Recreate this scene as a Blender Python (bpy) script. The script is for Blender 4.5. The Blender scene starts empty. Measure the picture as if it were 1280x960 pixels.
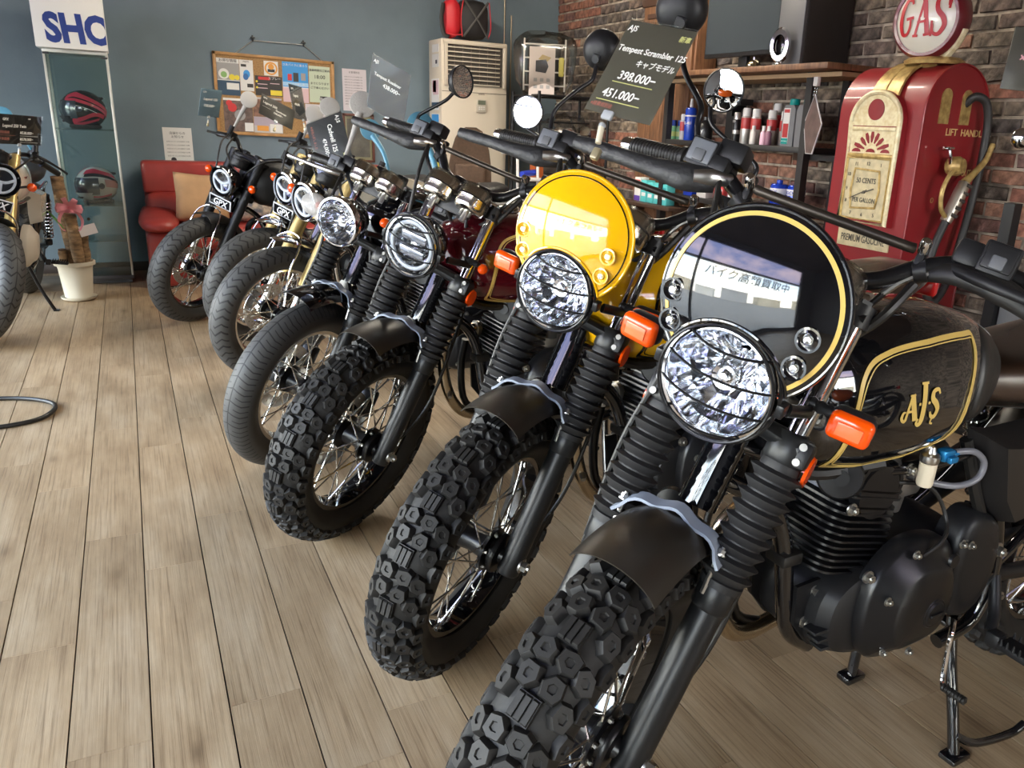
import bpy, bmesh, math, random
from mathutils import Matrix, Vector, Euler
random.seed(7)
PI = math.pi
sc = bpy.context.scene
COL = sc.collection

# ------------------------------------------------------------------ camera, world, exposure
CAM_R = Vector((0.8736, -0.4858, -0.0454))
def camera():
    yaw, pit, rol, H = .5053, .3066, .0476, 1.221
    fw = Vector((math.sin(yaw)*math.cos(pit), math.cos(yaw)*math.cos(pit), -math.sin(pit)))
    rt = Vector((math.cos(yaw), -math.sin(yaw), 0)); dn = fw.cross(rt)
    r2 = rt*math.cos(rol) - dn*math.sin(rol); d2 = fw.cross(r2)
    cd = bpy.data.cameras.new('camera'); cam = bpy.data.objects.new('camera', cd); COL.objects.link(cam)
    cam.matrix_world = Matrix(((r2.x, -d2.x, -fw.x, 0), (r2.y, -d2.y, -fw.y, 0), (r2.z, -d2.z, -fw.z, H), (0, 0, 0, 1)))
    cd.sensor_width = 36; cd.lens = 1014.79/1280*36; cd.shift_x = -(725.26-640)/1280; cd.clip_start = .02
    sc.camera = cam
camera()
sc.view_settings.view_transform = 'Standard'; sc.view_settings.look = 'None'
sc.view_settings.gamma = 1; sc.view_settings.use_curve_mapping = False
sc.view_settings.exposure = 1.05
sc.cycles.use_denoising = True
sc.cycles.max_bounces = 10; sc.cycles.diffuse_bounces = 5; sc.cycles.glossy_bounces = 5
sc.cycles.transparent_max_bounces = 16; sc.cycles.caustics_reflective = False; sc.cycles.caustics_refractive = False
sc.cycles.sample_clamp_indirect = 8.0

SKY = 12.0
def world():
    w = bpy.data.worlds.new('sky'); sc.world = w; w.use_nodes = True
    nt = w.node_tree; nt.nodes.clear(); N = nt.nodes.new; L = nt.links.new
    tc = N('ShaderNodeTexCoord'); sx = N('ShaderNodeSeparateXYZ'); L(tc.outputs['Generated'], sx.inputs[0])
    mz = N('ShaderNodeMath'); mz.operation = 'MAXIMUM'; mz.inputs[1].default_value = .06; L(sx.outputs[2], mz.inputs[0])
    dv = N('ShaderNodeVectorMath'); dv.operation = 'DIVIDE'; L(tc.outputs['Generated'], dv.inputs[0]); L(mz.outputs[0], dv.inputs[1])
    nz = N('ShaderNodeTexNoise'); nz.inputs['Scale'].default_value = .62; nz.inputs['Detail'].default_value = 6; nz.inputs['Roughness'].default_value = .6
    L(dv.outputs[0], nz.inputs['Vector'])
    cr = N('ShaderNodeValToRGB'); cr.color_ramp.elements[0].position = .43; cr.color_ramp.elements[1].position = .62
    L(nz.outputs['Fac'], cr.inputs[0])
    gr = N('ShaderNodeValToRGB'); e = gr.color_ramp.elements
    e[0].position = 0.0; e[0].color = (.92, .88, .80, 1); e[1].position = .6; e[1].color = (.22, .38, .68, 1)
    k = e.new(.18); k.color = (.55, .66, .80, 1)
    L(sx.outputs[2], gr.inputs[0])
    mx = N('ShaderNodeMixRGB'); L(cr.outputs[0], mx.inputs[0]); L(gr.outputs[0], mx.inputs[1]); mx.inputs[2].default_value = (1.24, 1.14, .98, 1)
    bg = N('ShaderNodeBackground'); L(mx.outputs[0], bg.inputs[0]); bg.inputs[1].default_value = SKY
    out = N('ShaderNodeOutputWorld'); L(bg.outputs[0], out.inputs[0])
world()

# the room: X to the right along the blue wall, Y along the floor planks, Z up; the camera stands at the origin
XL, XR, YF, YB, ZC = -2.25, 3.55, -2.9, 7.15, 2.72
def light(name, typ, loc, rot, energy, size=None, color=(1, 1, 1), portal=False):
    d = bpy.data.lights.new(name, typ); o = bpy.data.objects.new(name, d); COL.objects.link(o)
    o.location = loc; o.rotation_euler = rot; d.energy = energy; d.color = color
    if typ == 'AREA':
        d.shape = 'RECTANGLE'; d.size, d.size_y = size
        if portal: d.cycles.is_portal = True
    return o
WIN_L = (-2.2, 6.3, .08, 2.6)      # y0,y1,z0,z1 of the glazed left front
WIN_F = (.9, 3.3, .25, 2.55)      # x0,x1,z0,z1 of the glazed street front
light('window_portal', 'AREA', (XL+.02, (WIN_L[0]+WIN_L[1])/2, 1.34), (0, -PI/2, 0), 1, (2.52, 8.5), portal=True)
light('window_portal', 'AREA', ((WIN_F[0]+WIN_F[1])/2, YF+.02, 1.40), (PI/2, 0, 0), 1, (2.4, 2.3), portal=True)

# ------------------------------------------------------------------ materials
MATS = {}
def mat(name, col=(.5, .5, .5), rough=.5, metal=0., coat=0., noise=None, bump=None, emit=0., trans=0., alpha=1., spec=None, ior=None, stretch=None, aniso=None):
    if name in MATS: return MATS[name]
    m = bpy.data.materials.new(name); m.use_nodes = True; nt = m.node_tree; b = nt.nodes['Principled BSDF']; L = nt.links.new
    c4 = (*col, 1); b.inputs['Base Color'].default_value = c4; b.inputs['Roughness'].default_value = rough; b.inputs['Metallic'].default_value = metal
    b.inputs['Coat Weight'].default_value = coat; b.inputs['Coat Roughness'].default_value = .03
    if spec is not None: b.inputs['Specular IOR Level'].default_value = spec
    if ior: b.inputs['IOR'].default_value = ior
    if emit: b.inputs['Emission Color'].default_value = c4; b.inputs['Emission Strength'].default_value = emit
    if trans: b.inputs['Transmission Weight'].default_value = trans
    if alpha < 1: b.inputs['Alpha'].default_value = alpha
    def coord(scale):
        tc = nt.nodes.new('ShaderNodeTexCoord')
        if stretch is None: return tc.outputs['Object']
        mp = nt.nodes.new('ShaderNodeMapping'); mp.inputs['Scale'].default_value = stretch; L(tc.outputs['Object'], mp.inputs[0]); return mp.outputs[0]
    if noise:
        sc_, amt = noise[:2]; c2 = noise[2] if len(noise) > 2 else tuple(max(0, x*(1-amt)) for x in col)
        n = nt.nodes.new('ShaderNodeTexNoise'); n.inputs['Scale'].default_value = sc_; n.inputs['Detail'].default_value = 5; L(coord(sc_), n.inputs['Vector'])
        r = nt.nodes.new('ShaderNodeValToRGB'); r.color_ramp.elements[0].position = .35; r.color_ramp.elements[1].position = .65
        r.color_ramp.elements[0].color = (*c2, 1); r.color_ramp.elements[1].color = c4; L(n.outputs['Fac'], r.inputs[0]); L(r.outputs[0], b.inputs['Base Color'])
    if bump:
        n = nt.nodes.new('ShaderNodeTexNoise'); n.inputs['Scale'].default_value = bump[0]; n.inputs['Detail'].default_value = 4; L(coord(bump[0]), n.inputs['Vector'])
        bp = nt.nodes.new('ShaderNodeBump'); bp.inputs['Strength'].default_value = bump[1]; bp.inputs['Distance'].default_value = bump[2] if len(bump) > 2 else .01
        L(n.outputs['Fac'], bp.inputs['Height']); L(bp.outputs[0], b.inputs['Normal'])
    MATS[name] = m; return m
def glass(name, tint=(1, 1, 1), refl=.06, rough=0.):
    if name in MATS: return MATS[name]
    m = bpy.data.materials.new(name); m.use_nodes = True; nt = m.node_tree; nt.nodes.clear(); N = nt.nodes.new; L = nt.links.new
    t = N('ShaderNodeBsdfTransparent'); t.inputs[0].default_value = (*tint, 1); g = N('ShaderNodeBsdfGlossy'); g.inputs['Roughness'].default_value = rough
    lw = N('ShaderNodeLayerWeight'); lw.inputs[0].default_value = .25
    mm = N('ShaderNodeMath'); mm.operation = 'MULTIPLY_ADD'; mm.inputs[1].default_value = .7; mm.inputs[2].default_value = refl; L(lw.outputs['Fresnel'], mm.inputs[0])
    mm.use_clamp = True
    mx = N('ShaderNodeMixShader'); L(mm.outputs[0], mx.inputs[0]); L(t.outputs[0], mx.inputs[1]); L(g.outputs[0], mx.inputs[2])
    o = N('ShaderNodeOutputMaterial'); L(mx.outputs[0], o.inputs[0]); MATS[name] = m; return m

# ------------------------------------------------------------------ mesh builder
def V(*a): return Vector(a)
def frame(z, hint=None):
    z = Vector(z).normalized(); h = Vector(hint) if hint else (Vector((0, 0, 1)) if abs(z.z) < .95 else Vector((1, 0, 0)))
    x = (h - z*h.dot(z)).normalized(); y = z.cross(x); return x, y, z
def mtx(o=(0, 0, 0), x=(1, 0, 0), y=(0, 1, 0), z=(0, 0, 1)):
    return Matrix(((x[0], y[0], z[0], o[0]), (x[1], y[1], z[1], o[1]), (x[2], y[2], z[2], o[2]), (0, 0, 0, 1)))
def TR(x=0, y=0, z=0): return Matrix.Translation((x, y, z))
def RX(a): return Matrix.Rotation(a, 4, 'X')
def RY(a): return Matrix.Rotation(a, 4, 'Y')
def RZ(a): return Matrix.Rotation(a, 4, 'Z')
def spline(pts, sub=6, closed=False):
    P = [Vector(p) for p in pts]; n = len(P)
    if n < 3 or sub < 2: return P
    out = []
    rng = range(n if closed else n-1)
    for i in rng:
        p1, p2 = P[i], P[(i+1) % n]
        p0 = P[i-1] if (i > 0 or closed) else p1*2-p2
        p3 = P[(i+2) % n] if (i+2 < n or closed) else p2*2-p1
        for k in range(sub):
            t = k/sub; t2 = t*t; t3 = t2*t
            out.append(.5*((2*p1)+(p2-p0)*t+(2*p0-5*p1+4*p2-p3)*t2+(3*p1-p0-3*p2+p3)*t3))
    if not closed: out.append(P[-1])
    return out
class G:
    def __init__(s): s.v = []; s.f = []
    def add(s, v, f, M=None):
        o = len(s.v); s.v += [M @ Vector(p) if M else Vector(p) for p in v]; s.f += [tuple(i+o for i in q) for q in f]; return s
    def box(s, c, d, M=None, bev=0., seg=2):
        if bev <= 0:
            x, y, z = d[0]/2, d[1]/2, d[2]/2
            v = [(c[0]+a*x, c[1]+b*y, c[2]+e*z) for a in (-1, 1) for b in (-1, 1) for e in (-1, 1)]
            return s.add(v, [(0, 1, 3, 2), (4, 6, 7, 5), (0, 4, 5, 1), (2, 3, 7, 6), (0, 2, 6, 4), (1, 5, 7, 3)], M)
        b = bmesh.new(); bmesh.ops.create_cube(b, size=1)
        for v in b.verts: v.co = Vector((v.co.x*d[0], v.co.y*d[1], v.co.z*d[2]))
        bmesh.ops.bevel(b, geom=b.edges[:], offset=min(bev, min(d)*.49), segments=seg, profile=.5, affect='EDGES')
        b.verts.index_update(); v = [p.co+Vector(c) for p in b.verts]; f = [[q.index for q in p.verts] for p in b.faces]; b.free(); return s.add(v, f, M)
    def cyl(s, a, b, r, r2=None, n=16, cap=True, M=None):
        a, b = Vector(a), Vector(b); x, y, z = frame(b-a); r2 = r if r2 is None else r2
        v = [p+(x*math.cos(t)+y*math.sin(t))*q for p, q in ((a, r), (b, r2)) for t in [2*PI*k/n for k in range(n)]]
        f = [(k, (k+1) % n, n+(k+1) % n, n+k) for k in range(n)]
        if cap: f += [tuple(range(n-1, -1, -1)), tuple(range(n, 2*n))]
        return s.add(v, f, M)
    def tube(s, pts, r, n=8, sub=6, closed=False, cap=True, M=None, flat=1.0, hint=None):
        P = spline(pts, sub, closed); m = len(P)
        rr = r if isinstance(r, (list, tuple)) else None
        T = [((P[(i+1) % m] if (closed or i < m-1) else P[i])-(P[i-1] if (closed or i > 0) else P[i])).normalized() for i in range(m)]
        x, y, z = frame(T[0], hint); v = []
        for i in range(m):
            x = (x-T[i]*x.dot(T[i])).normalized(); y = T[i].cross(x)
            if rr:
                q = i/(m-1)*(len(rr)-1); j = min(int(q), len(rr)-2); ri = rr[j]*(1-q+j)+rr[j+1]*(q-j)
            else: ri = r
            v += [P[i]+(x*math.cos(2*PI*k/n)+y*math.sin(2*PI*k/n)*flat)*ri for k in range(n)]
        f = [(i*n+k, i*n+(k+1) % n, ((i+1) % m)*n+(k+1) % n, ((i+1) % m)*n+k) for i in range(m if closed else m-1) for k in range(n)]
        if cap and not closed: f += [tuple(range(n-1, -1, -1)), tuple(range((m-1)*n, m*n))]
        return s.add(v, f, M)
    def lathe(s, prof, n=32, M=None, o=(0, 0, 0), ax=(0, 0, 1), close=False, skip=None, caps=True):
        """prof: (radius, height) pairs about axis ax"""
        x, y, z = frame(ax); o = Vector(o); m = len(prof)
        v = [o+z*h+(x*math.cos(2*PI*k/n)+y*math.sin(2*PI*k/n))*max(r, 1e-5) for r, h in prof for k in range(n)]
        f = [(i*n+k, i*n+(k+1) % n, ((i+1) % m)*n+(k+1) % n, ((i+1) % m)*n+k) for i in range(m if close else m-1) for k in range(n) if not (skip and skip(i, k))]
        if caps and not close:
            if prof[0][0] > 1e-4: f.append(tuple(range(n-1, -1, -1)))
            if prof[-1][0] > 1e-4: f.append(tuple(range((m-1)*n, m*n)))
        return s.add(v, f, M)
    def sph(s, c, r, nu=16, nv=10, M=None):
        r = (r, r, r) if not isinstance(r, (tuple, list)) else r
        v = [(c[0]+r[0]*math.sin(PI*j/nv)*math.cos(2*PI*i/nu), c[1]+r[1]*math.sin(PI*j/nv)*math.sin(2*PI*i/nu), c[2]+r[2]*math.cos(PI*j/nv)) for j in range(nv+1) for i in range(nu)]
        f = [(j*nu+i, (j+1)*nu+i, (j+1)*nu+(i+1) % nu, j*nu+(i+1) % nu) for j in range(nv) for i in range(nu)]
        return s.add(v, f, M)
    def prism(s, poly, h0, h1, M=None, taper=1.0):
        n = len(poly); cx = sum(p[0] for p in poly)/n; cy = sum(p[1] for p in poly)/n
        v = [(p[0], p[1], h0) for p in poly]+[(cx+(p[0]-cx)*taper, cy+(p[1]-cy)*taper, h1) for p in poly]
        f = [(k, (k+1) % n, n+(k+1) % n, n+k) for k in range(n)]+[tuple(range(n-1, -1, -1)), tuple(range(n, 2*n))]
        return s.add(v, f, M)
    def loft(s, rings, cap=True, M=None, closed=True):
        n = len(rings[0]); m = len(rings); v = [p for r in rings for p in r]
        f = [(i*n+k, i*n+(k+1) % n, (i+1)*n+(k+1) % n, (i+1)*n+k) for i in range(m-1) for k in range(n if closed else n-1)]
        if cap: f += [tuple(range(n-1, -1, -1)), tuple(range((m-1)*n, m*n))]
        return s.add(v, f, M)
    def sheet(s, P, t, M=None):
        """thickened grid of points P[i][j]"""
        m, n = len(P), len(P[0]); P = [[Vector(p) for p in r] for r in P]; v = []
        for q in (0, 1):
            for i in range(m):
                for j in range(n):
                    a = P[min(i+1, m-1)][j]-P[max(i-1, 0)][j]; b = P[i][min(j+1, n-1)]-P[i][max(j-1, 0)]
                    c = a.cross(b); c = c.normalized() if c.length > 1e-9 else Vector((0, 0, 1)); v.append(P[i][j]-c*t*q)
        k = m*n; f = []
        for i in range(m-1):
            for j in range(n-1):
                a, b, c, d = i*n+j, (i+1)*n+j, (i+1)*n+j+1, i*n+j+1; f += [(a, b, c, d), (k+d, k+c, k+b, k+a)]
        for i in range(m-1):
            a, b = i*n, (i+1)*n; f.append((a, k+a, k+b, b)); a, b = i*n+n-1, (i+1)*n+n-1; f.append((b, k+b, k+a, a))
        for j in range(n-1):
            a, b = j, j+1; f.append((b, k+b, k+a, a)); a, b = (m-1)*n+j, (m-1)*n+j+1; f.append((a, k+a, k+b, b))
        return s.add(v, f, M)
    def ribbon(s, pts, w, h=.002, M=None, sub=5, closed=False):
        """flat stroke in the XY plane; w may be a list of widths"""
        P = spline([(p[0], p[1], 0) for p in pts], sub, closed); m = len(P); v = []
        for i in range(m):
            t = (P[(i+1) % m] if (closed or i < m-1) else P[i])-(P[i-1] if (closed or i > 0) else P[i]); t.normalize(); nn = Vector((-t.y, t.x, 0))
            if isinstance(w, (list, tuple)):
                q = i/(m-1)*(len(w)-1); j = min(int(q), len(w)-2); wi = w[j]*(1-q+j)+w[j+1]*(q-j)
            else: wi = w
            for a, z in ((-.5, 0), (.5, 0), (.5, h), (-.5, h)): v.append(P[i]+nn*wi*a+Vector((0, 0, z)))
        f = [(i*4+k, i*4+(k+1) % 4, ((i+1) % m)*4+(k+1) % 4, ((i+1) % m)*4+k) for i in range(m if closed else m-1) for k in range(4)]
        if not closed: f += [(3, 2, 1, 0), tuple((m-1)*4+k for k in range(4))]
        return s.add(v, f, M)
    def mesh(s, name, ang=40, recalc=True):
        me = bpy.data.meshes.new(name); me.from_pydata([tuple(p) for p in s.v], [], s.f)
        if recalc:
            b = bmesh.new(); b.from_mesh(me); bmesh.ops.recalc_face_normals(b, faces=b.faces[:]); b.to_mesh(me); b.free()
        me.polygons.foreach_set('use_smooth', [ang > 0]*len(me.polygons))
        if ang > 0: me.set_sharp_from_angle(angle=math.radians(ang))
        return me
def link(name, me, parent=None, M=None):
    o = bpy.data.objects.new(name, me); COL.objects.link(o)
    if parent: o.parent = parent
    if M is not None: o.matrix_local = M
    return o
def obj(name, g, m, parent=None, M=None, ang=40):
    me = g.mesh(name, ang) if isinstance(g, G) else g
    if m is not None and not me.materials: me.materials.append(m)
    return link(name, me, parent, M)
CACHE = {}
def part(key, name, fn, m, parent, M=None, ang=40):
    """a part whose mesh is shared between alike things"""
    k = (key, m.name)
    if k not in CACHE:
        if key in CACHE: me = CACHE[key].copy(); me.materials.clear()
        else: me = fn().mesh(name, ang); CACHE[key] = me
        me.materials.append(m); CACHE[k] = me
    return link(name, CACHE[k], parent, M)
def tag(o, label, cat=None, group=None, kind=None):
    if label: o['label'] = label
    if cat: o['category'] = cat
    if group: o['group'] = group
    if kind: o['kind'] = kind
    return o
def thing(name, label, cat, loc=(0, 0, 0), rot=(0, 0, 0), group=None):
    o = bpy.data.objects.new(name, None); COL.objects.link(o); o.location = loc; o.rotation_euler = rot; o.empty_display_size = .05
    return tag(o, label, cat, group)
FONTC = {}
def text_g(s, size=1., M=None, ext=.0008, align='LEFT', shear=0., bold=0., space=1.0, width=1.):
    """a line of lettering as a builder, in the XY plane"""
    cu = bpy.data.curves.new('t', 'FONT'); cu.body = s; cu.size = size; cu.align_x = align; cu.shear = shear; cu.offset = bold*size; cu.resolution_u = 3
    cu.space_character = space; cu.extrude = ext
    o = bpy.data.objects.new('t', cu); COL.objects.link(o)
    dg = bpy.context.evaluated_depsgraph_get(); me = bpy.data.meshes.new_from_object(o.evaluated_get(dg))
    g = G(); g.add([(p.co.x*width, p.co.y, p.co.z) for p in me.vertices], [tuple(p.vertices) for p in me.polygons], M)
    bpy.data.objects.remove(o); bpy.data.curves.remove(cu); bpy.data.meshes.remove(me); return g
# ------------------------------------------------------------------ the room
def struct(o): o['kind'] = 'structure'; return o
def plank_mat():
    m = bpy.data.materials.new('plank_wood'); m.use_nodes = True; nt = m.node_tree; b = nt.nodes['Principled BSDF']; N = nt.nodes.new; L = nt.links.new
    tc = N('ShaderNodeTexCoord'); oi = N('ShaderNodeObjectInfo'); ad = N('ShaderNodeVectorMath'); ad.operation = 'ADD'
    ml = N('ShaderNodeMath'); ml.operation = 'MULTIPLY'; ml.inputs[1].default_value = 37.; L(oi.outputs['Random'], ml.inputs[0])
    L(tc.outputs['Object'], ad.inputs[0]); L(ml.outputs[0], ad.inputs[1])
    def noise(scale, st, det=6, rough=.6):
        mp = N('ShaderNodeMapping'); mp.inputs['Scale'].default_value = st; L(ad.outputs[0], mp.inputs[0])
        n = N('ShaderNodeTexNoise'); n.inputs['Scale'].default_value = scale; n.inputs['Detail'].default_value = det; n.inputs['Roughness'].default_value = rough; L(mp.outputs[0], n.inputs[0]); return n.outputs['Fac']
    big = noise(4, (2.2, .6, 1), 5); grain = noise(48, (4.2, .07, 1), 6, .62); fine = noise(150, (6, .25, 1), 3)
    def ramp(f, *st):
        r = N('ShaderNodeValToRGB'); e = r.color_ramp.elements
        while len(e) < len(st): e.new(.5)
        for k, (p, c) in zip(e, st): k.position = p; k.color = (*c, 1)
        L(f, r.inputs[0]); return r.outputs[0]
    base = ramp(big, (.3, (.29, .200, .117)), (.5, (.39, .282, .172)), (.72, (.475, .366, .245)))
    g1 = ramp(grain, (.32, (.42, .36, .31)), (.47, (.90, .88, .86)), (.68, (1.10, 1.09, 1.08)))
    mx = N('ShaderNodeMixRGB'); mx.blend_type = 'MULTIPLY'; mx.inputs[0].default_value = .72; L(base, mx.inputs[1]); L(g1, mx.inputs[2])
    # knots
    mp = N('ShaderNodeMapping'); mp.inputs['Scale'].default_value = (5.5, 2.2, 1); L(ad.outputs[0], mp.inputs[0])
    vo = N('ShaderNodeTexVoronoi'); vo.inputs['Scale'].default_value = 1.0; L(mp.outputs[0], vo.inputs['Vector'])
    kn = ramp(vo.outputs['Distance'], (.02, (.3, .25, .22)), (.1, (.8, .77, .74)), (.22, (1, 1, 1)))
    m2 = N('ShaderNodeMixRGB'); m2.blend_type = 'MULTIPLY'; m2.inputs[0].default_value = .75; L(mx.outputs[0], m2.inputs[1]); L(kn, m2.inputs[2])
    rv = ramp(oi.outputs['Random'], (0., (.90, .89, .88)), (1., (1.07, 1.06, 1.05)))
    m3 = N('ShaderNodeMixRGB'); m3.blend_type = 'MULTIPLY'; m3.inputs[0].default_value = 1; L(m2.outputs[0], m3.inputs[1]); L(rv, m3.inputs[2])
    L(m3.outputs[0], b.inputs['Base Color']); b.inputs['Roughness'].default_value = .42; b.inputs['Specular IOR Level'].default_value = .45
    bp = N('ShaderNodeBump'); bp.inputs['Strength'].default_value = .35; bp.inputs['Distance'].default_value = .002; L(grain, bp.inputs['Height']); L(bp.outputs[0], b.inputs['Normal'])
    return m
def wall_mat():
    m = mat('blue_grey_plaster', (.172, .226, .262), .75, noise=(3.0, .3, (.148, .196, .228)), bump=(60, .25, .004)); return m
PW = plank_mat()
floor = struct(obj('floor', G().box(((XL+XR)/2, (YF+YB)/2, -.06), (XR-XL, YB-YF, .1)), mat('floor_groove', (.03, .022, .017), .8)))
def proj_ok(x, y, z, m=60):
    c = sc.camera.matrix_world; p = c.inverted() @ Vector((x, y, z))
    if p.z > -.05: return None
    u = 725.26+1014.79*p.x/-p.z; v = 480-1014.79*p.y/-p.z
    return -p.z if (-m < u < 1280+m and -m < v < 960+m) else None
def planks():
    PX, PL, W = -.0795, .957, .1488
    known = {-3: 3.222, -2: 1.994, -1: 1.573, 0: 2.287, 1: 1.61, 2: 1.325}
    rows = []
    rnd = random.Random(3)
    for k in range(int((XL-PX)/W)-1, int((XR-PX)/W)+1):
        x0, x1 = max(XL, PX+k*W), min(XR, PX+(k+1)*W)
        if x1-x0 < .02: continue
        off = known.get(k, rnd.random()*PL); y = YF-((YF-off) % PL)
        y = off+math.floor((YF-off)/PL)*PL
        while y < YB:
            a, b = max(y, YF), min(y+PL, YB)
            if b-a > .03: rows.append((x0, x1, a, b))
            y += PL
    def g_plank(w, l, g=None, M=None):
        g = g or G(); iw, il = w/2-.0016, l/2-.0005
        v = [(a*iw, b*il, z) for z in (0, -.02) for a, b in ((-1, -1), (1, -1), (1, 1), (-1, 1))]
        g.add(v, [(0, 1, 2, 3), (4, 5, 1, 0), (5, 6, 2, 1), (6, 7, 3, 2), (7, 4, 0, 3)], M); return g
    sc_ = []
    for r in rows:
        d = [proj_ok(x, y, 0) for x in (r[0], r[1]) for y in (r[2], (r[2]+r[3])/2, r[3])]; d = [q for q in d if q]
        sc_.append((min(d) if d else 99+abs(r[0])+abs(r[2]), r))
    sc_.sort(key=lambda t: t[0]); rest = G(); cache = {}
    for n, (d, r) in enumerate(sc_):
        w, l = r[1]-r[0], r[3]-r[2]; M = TR((r[0]+r[1])/2, (r[2]+r[3])/2, 0)
        if n < 300 and d < 90:
            k = (round(w, 3), round(l, 3))
            if k not in cache:
                me = g_plank(w, l).mesh('plank', 0, False); me.materials.append(PW); cache[k] = me
            link('plank', cache[k], floor, M)
        else: g_plank(w, l, rest, M)
    o = obj('far_planks', rest, PW, floor, ang=0); o['kind'] = 'stuff'
planks()
BLUE = wall_mat()
wb = struct(obj('wall_back', G().box(((XL+XR)/2, YB+.06, ZC/2), (XR-XL+.3, .12, ZC)), BLUE, ang=0))
struct(obj('baseboard_back', G().box(((XL+XR)/2, YB-.006, .035), (XR-XL, .012, .07), bev=.003), mat('baseboard_brown', (.045, .03, .024), .5)))
struct(obj('ceiling', G().box(((XL+XR)/2, (YF+YB)/2, ZC+.05), (XR-XL+.3, YB-YF+.3, .1)), mat('ceiling_brown', (.17, .125, .095), .7, noise=(2, .3)), ang=0))
# brick wall on the right
def bricks():
    mort = mat('brick_mortar', (.52, .44, .34), .9, noise=(11, .5, (.15, .12, .095)), bump=(40, .5, .01))
    w = struct(obj('wall_right', G().box((XR+.07, (YF+YB)/2, ZC/2), (.12, YB-YF, ZC)), mort, ang=0))
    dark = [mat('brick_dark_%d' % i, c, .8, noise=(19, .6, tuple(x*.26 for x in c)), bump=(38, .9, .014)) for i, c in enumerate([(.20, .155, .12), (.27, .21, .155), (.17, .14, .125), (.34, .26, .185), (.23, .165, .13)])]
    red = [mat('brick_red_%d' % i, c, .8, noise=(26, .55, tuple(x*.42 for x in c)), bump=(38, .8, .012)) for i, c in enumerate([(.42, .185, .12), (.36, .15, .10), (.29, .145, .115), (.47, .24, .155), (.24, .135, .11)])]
    rnd = random.Random(11); H, L = .075, .225; jobs = []
    shapes = []
    for q in range(5):
        r2 = random.Random(q); l, h = L-.016, H-.014
        def jit(): return r2.uniform(-.0045, .0045)
        g = G(); fr = [(-l/2+.004+jit(), -h/2+.004+jit()), (0, -h/2+.003+jit()), (l/2-.004+jit(), -h/2+.004+jit()), (l/2-.004+jit(), h/2-.004+jit()), (0, h/2-.003+jit()), (-l/2+.004+jit(), h/2-.004+jit())]
        bk = [(-l/2, -h/2), (0, -h/2), (l/2, -h/2), (l/2, h/2), (0, h/2), (-l/2, h/2)]
        v = [(.004, a, b) for a, b in bk]+[(-.009+jit(), a, b) for a, b in fr]
        g.add(v, [(k, (k+1) % 6, 6+(k+1) % 6, 6+k) for k in range(6)]+[(6, 7, 10, 11), (7, 8, 9, 10)]); shapes.append(g)
    cache = {}; rest = {}
    for c in range(int(ZC/H)):
        z = H*(c+.5); y = 1.2-(c % 2)*L/2
        while y < YB-.03:
            l = min(L, YB-y); 
            yc = y+l/2
            jobs.append((yc, z, l/L)); y += L
    def near(j):
        d = proj_ok(XR, j[0], j[1], 20)
        if not d: return 99+j[0]
        return d if j[1] > .72 else d+4
    jobs.sort(key=near)
    for n, (y, z, s) in enumerate(jobs):
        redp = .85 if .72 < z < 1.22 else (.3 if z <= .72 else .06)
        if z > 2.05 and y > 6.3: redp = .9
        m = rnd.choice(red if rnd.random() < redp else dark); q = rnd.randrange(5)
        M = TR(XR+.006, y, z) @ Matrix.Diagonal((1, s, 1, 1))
        if n < 300 and near((y, z, s)) < 90:
            k = (q, m.name)
            if k not in cache:
                me = shapes[q].mesh('brick', 30); me.materials.append(m); cache[k] = me
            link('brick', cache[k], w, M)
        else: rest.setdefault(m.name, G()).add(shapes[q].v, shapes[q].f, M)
    G0 = G(); me = None
    ms = sorted(rest); idx = []
    for i, k in enumerate(ms):
        G0.add(rest[k].v, rest[k].f); idx += [i]*len(rest[k].f)
    me = G0.mesh('far_bricks', 30)
    for k in ms: me.materials.append(MATS[k])
    me.polygons.foreach_set('material_index', idx); link('far_bricks', me, w)['kind'] = 'stuff'
    obj('plain_wall', G().box((XR+.004, (YF+1.2)/2, ZC/2), (.012, 1.2-YF, ZC)), dark[1], w)
bricks()
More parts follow.
